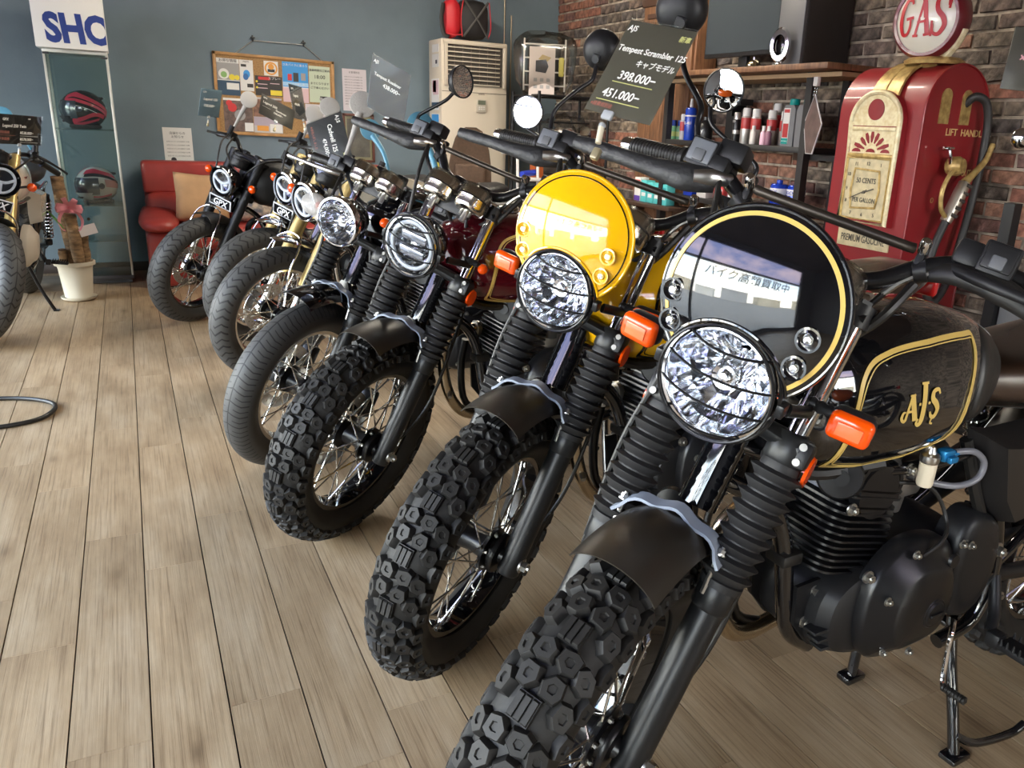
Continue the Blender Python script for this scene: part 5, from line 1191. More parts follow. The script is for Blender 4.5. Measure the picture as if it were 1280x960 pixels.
def certificate():
    t = thing('framed_certificate', 'brown framed certificate on the blue wall above the sofa', 'picture', (1.72, YB, 1.045)); w, h = .26, .39; wood = mat('frame_brown', (.13, .045, .03), .4)
    for s in (1, -1): obj('frame_side', G().box((s*(w/2-.01), -.012, 0), (.02, .022, h), bev=.003), wood, t); obj('frame_rail', G().box((0, -.012, s*(h/2-.01)), (w, .022, .02), bev=.003), wood, t)
    obj('mount', G().box((0, -.004, 0), (w-.03, .004, h-.03)), mat('mount_gold', (.40, .36, .20), .5), t); obj('print', G().box((0, -.0072, 0), (w-.075, .002, h-.085)), mat('print_sepia', (.22, .19, .15), .35, noise=(9, .5)), t); obj('cover_glass', G().box((0, -.016, 0), (w-.04, .002, h-.04)), glass('picture_glass', (.96, .97, .96), .06), t)
certificate()
def board():
    t = thing('cork_board', 'cork notice board in a wooden frame hung by a cord on the blue wall', 'board', (1.085, YB, 1.335), (0, math.radians(.8), 0)); w, h = .90, .60; wood = mat('board_wood', (.52, .28, .10), .45, noise=(14, .3))
    obj('cork', G().box((0, -.010, 0), (w-.02, .012, h-.02)), mat('cork', (.46, .27, .11), .85, noise=(120, .4)), t)
    for s in (1, -1): obj('frame_rail', G().box((0, -.014, s*(h/2-.011)), (w, .026, .022), bev=.003), wood, t); obj('frame_side', G().box((s*(w/2-.011), -.014, 0), (.022, .026, h), bev=.003), wood, t)
    obj('cord', G().tube([(-.30, -.012, .285), (-.155, -.010, .40), (.22, -.010, .405), (.38, -.012, .285)], .004, 8, 1), mat('cord_silver', (.6, .6, .58), .3, metal=.7), t)
    for x in (-.155, .22): obj('hook', G().box((x, -.008, .415), (.012, .016, .045), bev=.003).box((x, -.016, .42), (.035, .008, .010), bev=.002), BLKS, t)
    def pp(label, x0, x1, z0, z1, fn, m=PAPER):
        p = thing('pinned_sheet', label, 'paper', (1.085, YB, 1.335), (0, math.radians(.8), 0), 'sheets pinned to the cork board')
        L = .0165; cx, cz = (x0+x1)/2, (z0+z1)/2
        obj('sheet', G().box((cx, -.0172, cz), (x1-x0, .0015, z1-z0)), m, p, ang=0)
        def bx(n, mm, a, b, c, d, lv=1): obj(n, G().box((x0+(a+b)/2*(x1-x0), -.018-.0008*lv, z0+(c+d)/2*(z1-z0)), ((b-a)*(x1-x0), .0008, (d-c)*(z1-z0))), mm, p, ang=0)
        def ds(n, mm, a, c, r, lv=2, sx=1.): obj(n, G().lathe([(0, .0008), (r, .0006), (r, 0)], 20, M=TR(x0+a*(x1-x0), -.018-.0008*lv, z0+c*(z1-z0)) @ Matrix.Diagonal((sx, 1, 1, 1)) @ RX(PI/2)), mm, p, ang=0)
        def tx(s, sz, a, c, mm, lv=3, al='CENTER'): obj('lettering', text_g(s, sz, mtx((x0+a*(x1-x0), -.0182-.0008*lv, z0+c*(z1-z0)), (1, 0, 0), (0, 0, 1), (0, -1, 0)), .0002, al), mm, p, ang=0)
        fn(bx, ds, tx)
    navy = mat('print_navy', (.03, .07, .12), .5); yel = mat('print_yellow', (.80, .66, .05), .5); redp = mat('print_red', (.60, .04, .04), .5); sky = mat('print_sky', (.05, .32, .72), .5); grn = mat('print_green', (.25, .45, .15), .5); dk = mat('print_dark', (.035, .032, .03), .5); gry = mat('print_grey', (.35, .34, .33), .5); orn = mat('print_orange', (.75, .34, .06), .5); pk = mat('print_rose', (.70, .50, .52), .6)
    pp('dark motorcycle flyer at the upper left of the cork board', -.425, -.265, -.01, .255, lambda bx, ds, tx: (bx('picture', gry, .0, 1., .42, .88), bx('band', navy, .0, 1., 0, .40), ds('badge', PAPER, .3, .58, .038), ds('badge', grn, .3, .56, .022, 3), ds('badge', yel, .66, .50, .022), ds('badge', yel, .88, .5, .018), bx('coupon', PAPER, .4, .95, .16, .34, 2), tx('お得な情報', .026, .5, .91, INK)))
    pp('white sheet with a blue cowling and black parts on the cork board', -.262, -.165, .03, .255, lambda bx, ds, tx: (ds('cowling', sky, .5, .55, .030, 2, .8), ds('cowling', mat('print_deep_blue', (.03, .14, .38), .4), .42, .46, .024, 3, .8), bx('lever', dk, .1, .5, .78, .86), bx('lever', dk, .5, .95, .12, .24), tx('PARTS', .016, .5, .92, INK)))
    pp('square sheet with an orange round badge on the cork board', -.085, .02, .155, .262, lambda bx, ds, tx: (ds('badge', orn, .5, .5, .048), ds('badge', PAPER, .5, .5, .036, 3), ds('badge', orn, .5, .62, .022, 4), bx('scooter', dk, .25, .75, .25, .45, 4)))
    pp('dark sheet with a red heading and yellow box on the cork board', -.155, .045, .005, .15, lambda bx, ds, tx: (bx('heading', redp, .12, .55, .80, .95), bx('box', yel, .55, .98, .04, .30), bx('line', pk, .08, .45, .56, .60), bx('line', pk, .08, .45, .36, .40), bx('line', pk, .55, .9, .62, .66), ds('dot', yel, .06, .7, .008), ds('dot', yel, .06, .4, .008), tx('スプレー', .024, .72, .84, PAPER)), dk)
    pp('blue poster with three people on motorcycles on the cork board', .05, .245, -.03, .27, lambda bx, ds, tx: (bx('picture', sky, 0, 1, .38, 1.), bx('people', dk, .42, .62, .52, .74, 2), bx('people', redp, .2, .36, .54, .70, 2), bx('people', gry, .72, .9, .56, .74, 2), bx('water', mat('print_pale_blue', (.35, .6, .85), .5), 0, 1, .40, .50, 2), bx('band', pk, 0, 1, 0, .36), tx('さあバイクに乗ろう', .021, .5, .90, PAPER), tx('バイクの楽しみ', .020, .5, .43, PAPER)))
    pp('pale green handwritten sheet at the upper right of the cork board', .252, .415, -.02, .255, lambda bx, ds, tx: (tx('営業時間のご案内', .020, .5, .86, INK), tx('18:00', .040, .5, .66, INK), tx('までとなります', .021, .5, .50, INK), tx('ご了承ください', .021, .5, .38, INK), bx('drawing', dk, .5, .85, .08, .18), ds('drawing', gry, .55, .10, .014), ds('drawing', gry, .82, .10, .014)), mat('paper_green', (.56, .64, .48), .7))
    pp('brown catalogue page at the lower left of the cork board', -.395, -.185, -.275, -.03, lambda bx, ds, tx: (ds('part_print', redp, .3, .72, .032), ds('part_print', redp, .2, .85, .022), ds('part_print', gry, .55, .5, .04), bx('slip', PAPER, .70, 1., .02, .28), bx('band', PAPER, .0, 1., .93, 1.)), mat('page_brown', (.18, .12, .10), .5, noise=(40, .5)))
    pp('page with warm photographs at the lower middle of the cork board', -.18, .035, -.275, -.01, lambda bx, ds, tx: (bx('photo', mat('photo_warm', (.35, .18, .12), .5, noise=(30, .6)), 0, 1, .45, .95), bx('photo', orn, .1, .5, .05, .2), bx('slip', PAPER, .55, .98, .02, .26, 2), bx('panel', mat('print_mauve', (.42, .36, .42), .5), 0, 1, .2, .44)), mat('page_grey', (.5, .48, .47), .6))
    pp('lilac printed letter at the lower right of the cork board', .215, .42, -.27, -.035, lambda bx, ds, tx: tuple(tx(body[:16], .011, .06, .86-.10*k, INK, 1, 'LEFT') for k in range(7)), mat('paper_lilac'))
board()
def aircon():
    t = thing('air_conditioner', 'tall cream floor standing air conditioner in the corner', 'air conditioner', (2.60, 6.90, 0)); w, d, h = .58, .32, 1.85; cr = mat('aircon_cream', (.66, .58, .46), .45); dk = mat('aircon_slot', (.06, .05, .04), .7)
    obj('body', G().box((0, .01, h/2), (w, d, h), bev=.012), cr, t)
    obj('grille_recess', G().box((.005, -d/2+.008, h-.19), (w-.09, .012, .31)), dk, t); F = -d/2
    for k in range(9): obj('louvre', G().box((-.012, F-.004, h-.062-k*.0345), (w-.13, .022, .009), bev=.002), cr, t)
    for k in range(6): obj('vane', G().box((-.18+k*.072, F+.004, h-.19), (.004, .008, .29)), mat('aircon_vane', (.16, .13, .10), .6), t)
    for s in (-1, 1): obj('grille_edge', G().box((s*(w/2-.035) , F-.006, h-.19), (.028, .02, .33), bev=.004), cr, t)
    obj('grille_edge', G().box((0, F-.006, h-.025), (w-.03, .02, .03), bev=.006), cr, t)
    obj('seam', G().box((0, F+.0095, h-.40), (w-.01, .004, .004)), dk, t); p = obj('control_panel', G().box((.055, F-.002, h-.50), (.085, .014, .10), bev=.003), mat('panel_beige', (.52, .47, .38), .4), t); obj('display', G().box((.055, F-.010, h-.475), (.066, .004, .034)), mat('lcd_olive', (.16, .18, .13), .2), p)
    for k in range(6): obj('key', G().box((.035+.02*(k % 3), F-.010, h-.512-.016*(k//3)), (.014, .004, .010), bev=.001), WHT, p)
    obj('badge', text_g('DAIKIN', .016, mtx((.055, F+.002-.0005, h-.415), (1, 0, 0), (0, 0, 1), (0, -1, 0)), .0006, 'CENTER', .2), mat('badge_brown', (.12, .08, .05), .5), t, ang=0)
    for k in range(14): obj('intake_slot', G().box((.06, F+.010, .30+k*.022), (.36, .006, .007)), dk, t)
    S0 = -w/2
    obj('side_label', G().box((S0-.0006, -.01, h-.07), (.002, .17, .06)), WHT, t); obj('side_label', G().box((S0-.0006, -.01, h-.165), (.002, .17, .10)), WHT, t); obj('side_print', G().box((S0-.0015, -.03, h-.175), (.002, .04, .03)), INK, t)
    def sp(label, z0, z1, fn, m=PAPER):
        q = thing('side_poster', label, 'poster', (2.60-w/2, 6.90, 0), group='posters on the air conditioner side'); obj('sheet', G().box((-.002, .0, (z0+z1)/2), (.002, .19, z1-z0)), m, q, ang=0); fn(q)
    bq = lambda q, m, y0, y1, z0, z1, n='picture': obj(n, G().box((-.0035, (y0+y1)/2, (z0+z1)/2), (.001, y1-y0, z1-z0)), m, q, ang=0)
    sp('red white and blue poster on the side of the air conditioner', 1.30, 1.545, lambda q: (bq(q, MATS['print_rose'], -.09, .05, 1.42, 1.535), bq(q, MATS['print_red'], -.03, .06, 1.44, 1.53, 'flag'), bq(q, MATS['print_navy'], -.08, .09, 1.315, 1.36, 'band')))
    sp('blue poster with riders on the side of the air conditioner', 1.0, 1.27, lambda q: (bq(q, MATS['print_sky'], -.09, .09, 1.06, 1.265), bq(q, MATS['print_dark'], -.04, .05, 1.13, 1.20, 'riders'), bq(q, PAPER, -.07, .07, 1.015, 1.045, 'caption')))
    sp('pale poster with a yellow band low on the air conditioner side', .74, .98, lambda q: (bq(q, MATS['print_rose'], -.09, .09, .90, .97), bq(q, MATS['print_yellow'], -.09, .09, .79, .88, 'band')))
aircon()
def backpack():
    t = thing('backpack', 'red and black motorcycle bag with straps on top of the air conditioner', 'bag', (2.56, 6.86, 1.857)); bk = mat('bag_black', (.018, .016, .016), .6); rd = mat('bag_red', (.62, .02, .03), .5)
    rings = lambda X0, X1, sc_: [[(x, -.01+.10*sc_*k_*math.copysign(abs(math.cos(a))**.6, math.cos(a)), .155+.15*k_*math.copysign(abs(math.sin(a))**.6, math.sin(a))) for a in [2*PI*q/24 for q in range(24)]] for x, k_ in [(X0, .75), (X0+.03, .95), ((X0+X1)/2, 1.02), (X1-.03, .95), (X1, .75)]]
    obj('main_pocket', G().loft(rings(-.07, .16, 1.)), bk, t); obj('side_pocket', G().loft(rings(-.19, -.075, .9)), rd, t)
    for p in ([(.15, -.115, .02), (.05, -.125, .16), (-.06, -.115, .30)], [(-.06, -.115, .02), (.05, -.125, .16), (.15, -.115, .29)]): obj('strap', G().tube(p, .009, 8, 5, flat=.4), mat('strap_grey', (.07, .065, .06), .7), t)
    for p in ([(.165, -.08, .02), (.18, -.10, .10), (.165, -.1, .29)], [(-.075, -.12, .015), (-.085, -.12, .16), (-.06, -.11, .30)], [(-.19, -.09, .03), (-.14, -.115, .025), (-.08, -.12, .03)]): obj('piping', G().tube(p, .0045, 6, 5), rd, t)
    obj('shoulder_strap', G().tube([(-.20, -.03, .26), (-.225, -.05, .15), (-.21, -.06, .03), (-.17, -.08, .012)], .018, 8, 5, flat=.4), bk, t)
backpack()
for x, z0, lb in ((3.02, 1.45, 'thin metal pipe running up the blue wall, nearer the air conditioner'), (3.085, 1.5, 'thin metal pipe running up the blue wall, nearer the brick corner')):
    o = obj('wall_pipe', G().cyl((x, YB-.015, .02), (x, YB-.015, ZC-.02 if x < 3.05 else 2.12), .0065, n=10), mat('pipe_brass', (.40, .33, .24), .35, metal=.9)); tag(o, lb, 'pipe', 'pipes on the blue wall')
def chair():
    t = thing('office_chair', 'office chair with a rounded brown back in front of the air conditioner', 'chair', (2.27, 6.0, 0), (0, 0, 2.9)); br = mat('chair_brown', (.10, .058, .035), .8, noise=(60, .2)); Q = []
    for z, w, y in [(.60, .10, .0), (.63, .15, .0), (.75, .165, -.01), (.9, .16, .0), (1.02, .14, .02), (1.10, .115, .035), (1.155, .085, .045), (1.18, .04, .05)]:
        Q.append([(w*math.cos(a), .015+y+.035*math.sin(a)-.03*(math.cos(a)**2)*-1, z) for a in [2*PI*q/24 for q in range(24)]])
    obj('backrest', G().loft(Q), br, t); obj('lumbar_pad', G().box((0, .065, .80), (.23, .05, .24), bev=.024, seg=3), br, t); obj('seat', G().box((0, -.22, .46), (.46, .44, .09), bev=.04, seg=3), br, t); obj('column', G().cyl((0, -.2, .06), (0, -.2, .43), .025, n=14), BLKM, t); obj('back_stem', G().tube([(0, -.06, .42), (0, .05, .45), (0, .06, .65)], .02, 8, 4, flat=.5), BLKM, t)
    for k in range(5):
        a = k*2*PI/5; p = V(.27*math.cos(a), -.2+.27*math.sin(a), .065); obj('foot', G().tube([(0, -.2, .09), p], [.022, .014], 8, 1), BLKM, t); obj('caster', G().cyl(p+V(0, -.012, -.04), p+V(0, .012, -.04), .025, n=14), BLKM, t)
chair()
# ------------------------------------------------------------------ things along the brick wall
WALN = mat('walnut_boards', (.20, .095, .045), .5, noise=(16, .5, (.10, .045, .02)), bump=(60, .15, .003), stretch=(4, 4, .5))
BLKW = mat('black_wood', (.018, .017, .017), .45)
def cupboard():
    t = thing('wooden_partition', 'brown walnut board partition behind the price card, beside the shelf', 'cupboard', (3.36, 5.10, 0))
    for k in range(4): obj('board', G().box((.0, -.36+k*.155+.08, 1.03), (.03, .150, 2.05), bev=.003), WALN, t)
    obj('side_panel', G().box((.09, -.365, 1.03), (.17, .025, 2.05), bev=.002), WALN, t); obj('top_trim', G().box((.0, -.05, 2.07), (.05, .66, .05), bev=.004), mat('walnut_dark', (.06, .03, .018), .5), t); obj('rail', G().box((-.02, -.05, 1.98), (.012, .5, .03)), MATS['walnut_dark'], t)
    obj('shelf_board', G().box((-.10, -.18, .715), (.20, .62, .025), bev=.003), MATS['walnut_dark'], t)
    for y in (-.46, .10): obj('shelf_bracket', G().box((-.07, y, .68), (.14, .02, .05)), MATS['walnut_dark'], t)
cupboard()
def shelf_unit():
    t = thing('wall_shelf_unit', 'black and walnut shelf unit holding sprays and oil on the brick wall', 'shelf', (0, 0, 0)); y0, y1 = 3.47, 4.84; yc = (y0+y1)/2
    obj('top_board', G().box((3.31, (3.22+y1)/2, 1.567), (.44, y1-3.22, .03), bev=.003), WALN, t); obj('top_batten', G().box((3.36, (3.22+y1)/2, 1.535), (.30, y1-3.25, .022)), mat('batten_pine', (.40, .27, .15), .6), t)
    obj('lower_board', G().box((3.37, yc-.01, 1.152), (.30, y1-y0+.02, .03), bev=.003), BLKW, t); obj('lower_ledge', G().box((3.37, (3.30+y0)/2, 1.12), (.20, .25, .03)), BLKW, t); obj('bottom_board', G().box((3.38, yc, .80), (.28, y1-y0, .03), bev=.003), BLKW, t); obj('back_block', G().box((3.50, 3.70, 1.12), (.05, .22, .06)), mat('walnut_dark'), t)
    for x in (3.24, 3.50): obj('post', G().box((x, y0, .785), (.045, .045, 1.55)), BLKW, t); obj('post', G().box((x, y1-.03, .785), (.045, .045, 1.55)), BLKW, t)
shelf_unit()
def on_shelf():
    Z = 1.168; gp = 'bottles and cans on the middle shelf'
    def bottle(name, label, y, x, prof, cols, cat='can', z=Z, group=gp, txt=None, n=20):
        t = thing(name, label, cat, (x, y, z), group=group)
        for nm, pr, m in prof: obj(nm, G().lathe(pr, n), m, t)
        if txt:
            s, sz, zz, m, r = txt; q = text_g(s, sz, None, .0004, 'CENTER'); q.v = [V(-(r+.0008+p.z)*math.cos(p.x/r), -(r+.0008+p.z)*math.sin(p.x/r), p.y+zz) for p in q.v]; obj('lettering', q, m, t, ang=0)
        return t
    def spray(label, y, x, r, h, bm, cm, band=None, txt=None, z=Z):
        pr = [('body', [(0, 0), (r*.94, 0), (r, .004), (r, h*.72), (r*.88, h*.77), (r*.5, h*.79)], bm), ('cap', [(r*.84, h*.77), (r*.84, h*.96), (r*.7, h), (0, h)], cm)]
        if band: pr.append(('label_band', [(r*1.004, h*band[0]), (r*1.012, h*band[0]+.001), (r*1.012, h*band[1]), (r*1.004, h*band[1]+.001)], band[2]))
        bottle('spray_can', label, y, x, pr, None, 'can', z, txt=txt)
    silver = mat('can_silver', (.55, .53, .50), .3, metal=.7); capw = mat('cap_white', (.75, .74, .72), .4); redl = mat('can_red', (.50, .05, .05), .35); blue = mat('can_blue', (.01, .05, .42), .25, coat=.4); blk = mat('bottle_black', (.012, .012, .013), .3); teal = mat('cap_teal', (.0, .30, .27), .35); grey = mat('bottle_grey', (.19, .19, .20), .4)
    for k, (y, x) in enumerate(((4.93, 3.33), (4.865, 3.345))):
        bottle('dropper_bottle', ['green liquid bottle with a blue cap, leftmost on the shelf', 'green liquid bottle with a blue cap, second from the left on the shelf'][k], y-.06, x, [('body', [(0, 0), (.026, .001), (.028, .006), (.028, .075), (.022, .088)], mat('liquid_green', (.25, .55, .35), .15, coat=.5)), ('cap', [(.021, .086), (.021, .125), (.0, .128)], blue), ('label_band', [(.0285, .02), (.0288, .021), (.0288, .05), (.0285, .051)], mat('label_lime', (.55, .62, .25), .5))], None, 'bottle')
    bottle('pump_bottle', 'slim bottle with a black nozzle behind the green liquid bottles', 4.83, 3.42, [('body', [(0, 0), (.022, 0), (.022, .12), (.008, .14)], blk), ('nozzle', [(.008, .14), (.012, .15), (.010, .185), (.004, .215), (0, .216)], blk)], None, 'bottle')
    spray('thin white and blue spray can next to the big blue can', 4.755, 3.33, .021, .165, mat('can_whiteblue', (.55, .52, .50), .35), capw, (.35, .7, redl))
    bottle('lubricant_can', 'large blue lubricant spray can with a white nozzle', 4.675, 3.33, [('body', [(0, 0), (.036, 0), (.038, .005), (.038, .19), (.032, .205), (.012, .212)], blue), ('nozzle', [(.012, .21), (.010, .235), (.007, .262), (0, .264)], capw), ('label_band', [(.0385, .15), (.0388, .151), (.0388, .158), (.0385, .159)], capw)], None, 'can', txt=('WD-40', .026, .10, capw, .038))
    bottle('oil_bottle', 'short black bottle with white script lettering behind the motorcycle mirror', 4.50, 3.33, [('body', [(0, 0), (.045, 0), (.048, .006), (.048, .10), (.03, .125), (.018, .13)], blk), ('cap', [(.02, .13), (.02, .15), (0, .15)], blk)], None, 'bottle', txt=('Joy', .05, .05, capw, .048))
    t = thing('oil_jug', 'black square oil jug with a red cap at the back of the shelf', 'jug', (3.43, 4.26, Z), group=gp)
    M = mtx((0, 0, 0), (0, 1, 0), (0, 0, 1), (1, 0, 0)); obj('body', G().prism([(-.10, 0), (.10, 0), (.10, .20), (.06, .262), (-.03, .262), (-.03, .225), (.03, .225), (.045, .20), (.045, .16), (-.04, .16), (-.055, .2), (-.10, .21)], -.05, .05, M), blk, t); obj('cap', G().cyl((0, .075, .25), (0, .075, .285), .022, n=16), mat('cap_darkred', (.28, .02, .02), .4), t)
    spray('slim black spray can in the middle of the shelf', 4.145, 3.30, .024, .18, blk, silver, (.3, .42, silver), ('K9', .02, .12, capw, .024))
    for k, (y, x, h, lb) in enumerate(((4.045, 3.29, .205, 'silver spray can with a red label, left of the three'), (3.955, 3.29, .20, 'silver spray can with a red label, middle of the three'), (3.90, 3.40, .235, 'tall silver spray can with a red label at the back'), (3.86, 3.33, .195, 'silver spray can with a red label, right of the three'), (3.79, 3.36, .19, 'silver spray can half hidden beside the grey oil bottle'))):
        spray(lb, y, x, .030 if k < 4 else .024, h, silver, capw, (.42, .72, redl))
    for k, (y, lb) in enumerate(((3.935, 'small pale bottle with a dark label at the front of the shelf'), (3.845, 'small pink and white tube at the front of the shelf'), (3.80, 'small dark pink tube next to the grey oil bottle'))):
        bottle('small_tube', lb, y, 3.262, [('body', [(0, 0), (.018, 0), (.019, .004), (.019, .065), (.010, .078)], [mat('tube_pale', (.6, .58, .55), .4), mat('tube_pink', (.68, .42, .52), .4), mat('tube_plum', (.22, .10, .15), .4)][k]), ('cap', [(.011, .078), (.011, .105), (0, .106)], capw)], None, 'bottle')
    for k, (y, lb) in enumerate(((3.685, 'grey oil bottle with a red label and teal cap, left of the pair'), (3.575, 'plain grey oil bottle with a teal cap, right of the pair'))):
        t = thing('oil_bottle', lb, 'bottle', (3.33, y, Z), group=gp); M = mtx((0, 0, 0), (0, 1, 0), (0, 0, 1), (1, 0, 0)); obj('body', G().prism([(-.052, 0), (.045, 0), (.050, .08), (.050, .19), (.035, .222), (-.035, .222), (-.05, .2)], -.035, .035, M), grey, t, ang=20); obj('cap', G().lathe([(.026, .222), (.028, .226), (.028, .252), (.024, .256), (0, .256)], 20), teal, t)
        if k == 0:
            obj('label_sheet', G().box((-.036, .014, .11), (.002, .052, .19)), capw, t); obj('label_red', G().box((-.0375, .014, .085), (.002, .042, .075)), redl, t); obj('label_red', G().box((-.0375, .014, .19), (.002, .042, .018)), redl, t); obj('label_teal', G().box((-.0375, .014, .028), (.002, .05, .03)), teal, t); obj('lettering', text_g('MOTOREX', .010, mtx((-.0388, .038, .024), (0, -1, 0), (0, 0, 1), (-1, 0, 0)), .0003, 'LEFT'), capw, t, ang=0)
        else:
            obj('crease', G().box((-.036, .0, .12), (.002, .004, .2)), mat('crease_grey', (.10, .10, .105), .5), t)
    # cans and boxes on the lower boards
    for k, (y, x, lb) in enumerate(((3.70, 3.30, 'royal blue oil can on the bottom shelf, left of the pair'), (3.60, 3.34, 'royal blue oil can on the bottom shelf beside the post'))):
        bottle('oil_can', lb, y, x, [('body', [(0, 0), (.05, 0), (.052, .004), (.052, .13), (.046, .142), (.018, .148)], mat('can_royal', (.012, .05, .45), .2, metal=.3, coat=.6)), ('cap', [(.018, .146), (.018, .165), (0, .166)], blue), ('label_band', [(.0525, .085), (.0532, .086), (.0532, .118), (.0525, .119)], mat('band_white', (.6, .6, .65), .4))], None, 'can', .816, 'cans and boxes on the low shelves', ('ROCK', .026, .092, mat('can_blue'), .0535))
    for k, (y, m, lb) in enumerate(((4.55, 'can_royal', 'blue and white striped box on the bottom shelf by the jug'), (4.40, 'can_whiteblue', 'blue patterned box on the bottom shelf'), (4.22, 'can_red', 'red and white small box on the bottom shelf'), (4.08, 'tube_plum', 'dark plum small box on the bottom shelf'))):
        t = thing('small_box', lb, 'box', (3.30, y, .816), group='cans and boxes on the low shelves'); obj('carton', G().box((0, 0, .05), (.07, .10, .10), bev=.002), MATS[m], t); obj('label_sheet', G().box((-.0358, 0, .05), (.001, .08, .04)), capw, t); obj('label_stripe', G().box((-.0366, 0, .05), (.001, .08, .012)), redl, t)
    for k, (y, m, h, lb) in enumerate(((5.115, None, .165, 'white and red carton with a violet foot on the partition shelf'), (5.03, 1, .15, 'turquoise carton on the partition shelf, first after the red one'), (4.945, 1, .14, 'turquoise carton with an orange mark on the partition shelf'), (4.86, 1, .14, 'turquoise carton on the partition shelf, second from the end'), (4.775, 1, .14, 'turquoise carton at the end of the partition shelf'))):
        t = thing('carton', lb, 'box', (3.26, y, .7285), group='cartons on the partition shelf'); obj('carton_body', G().box((0, 0, h/2), (.07, .078, h), bev=.002), mat('carton_turquoise', (.10, .52, .52), .45) if m else capw, t)
        if m: obj('label_sheet', G().box((-.0356, 0, h*.35), (.001, .05, .025)), capw, t); obj('label_mark', G().box((-.0356, 0, h*.72), (.001, .05, .03)), mat('label_orange', (.75, .22, .03), .4) if k == 2 else mat('label_deep_teal', (.03, .28, .32), .4), t)
        else: obj('label_mark', G().box((-.0356, 0, h*.75), (.001, .07, .05)), redl, t); obj('label_foot', G().box((-.0356, 0, h*.12), (.001, .076, .035)), mat('label_violet', (.10, .05, .32), .4), t)
on_shelf()
def on_top():
    Z = 1.5825
    t = thing('monitor', 'flat dark computer monitor standing on the walnut top shelf', 'monitor', (3.30, 4.20, Z), (0, 0, 0)); obj('casing', G().box((.02, 0, .30), (.03, .70, .43), bev=.006), BLKM, t); obj('screen', G().box((.0035, 0, .305), (.002, .67, .39)), mat('screen_off', (.035, .042, .048), .12), t); obj('stand', G().box((.05, 0, .10), (.03, .08, .20), bev=.006).box((.03, 0, .008), (.16, .26, .016), bev=.005), BLKM, t)
    t = thing('computer_tower', 'tall black computer case at the end of the walnut top shelf', 'computer', (3.37, 3.63, Z)); obj('case', G().box((0, 0, .27), (.32, .20, .54), bev=.006), mat('case_black', (.022, .018, .016), .45), t); obj('front_panel', G().box((-.172, 0, .27), (.024, .196, .54), bev=.005), mat('case_grey', (.10, .10, .105), .35), t)
    t = thing('chrome_speaker', 'small chrome oval speaker standing next to the computer case', 'speaker', (3.13, 3.63, Z)); obj('ring', G().lathe([(.030, .022), (.045, .02), (.052, 0), (.045, -.02), (.030, -.022)], 32, M=TR(0, 0, .10) @ RZ(.5) @ Matrix.Diagonal((1, 1.1, 1.75, 1)) @ RY(-PI/2), close=True), CHR, t); obj('cone', G().sph((.005, 0, .10), (.014, .036, .065), 20, 12), BLKG, t); obj('foot', G().box((0, 0, .006), (.05, .05, .012), bev=.003), CHR, t)
    t = thing('desk_bell', 'small brass service bell in front of the monitor', 'bell', (3.22, 3.945, Z)); obj('dome', G().lathe([(.042, .012), (.040, .026), (.028, .042), (.008, .049), (0, .05)], 28), mat('bell_brass', (.72, .60, .42), .15, metal=1.), t); obj('base', G().lathe([(0, 0), (.046, 0), (.046, .008), (.038, .012), (0, .012)], 28), BLKS, t); obj('button', G().cyl((0, 0, .05), (0, 0, .062), .006, n=10), CHR, t)
    t = thing('hanging_sign', 'clear acrylic sign hanging from a ring on the shelf post', 'sign', (3.19, 3.385, 1.50)); obj('tag_block', G().box((0, 0, 0), (.025, .03, .045), bev=.003), WHT, t)
    for k in range(3): obj('ring', G().tube([(0, .009*math.cos(a)+.002*k, -.034-.016*k+.009*math.sin(a)) for a in [2*PI*q/16 for q in range(16)]], .0018, 6, 1, closed=True), CHR, t)
    obj('board', G().prism([(0, -.065), (.10, -.21), (.03, -.36), (-.05, -.36), (-.13, -.21)], -.0025, .0025, mtx((0, 0, 0), (.35, .93, 0), (0, 0, 1), (.93, -.35, 0))), mat('sign_back', (.16, .11, .10), .3, noise=(14, .5)), t); obj('board_edge', G().tube([V(.35*a, .93*a, b) for a, b in [(0, -.065), (.10, -.21), (.03, -.36), (-.05, -.36), (-.13, -.21)]], .004, 6, 1, closed=True), mat('acrylic_edge', (.6, .6, .62), .2), t)
    o = obj('small_flag', G().prism([(0, 0), (.055, .01), (.045, .12)], -.001, .001, mtx((3.30, 3.57, 1.43), (0, -1, 0), (0, 0, 1), (-1, 0, 0))), mat('flag_cream', (.62, .56, .38), .6)); tag(o, 'small pale triangular tag on the shelf post above the oil bottles', 'tag')
on_top()
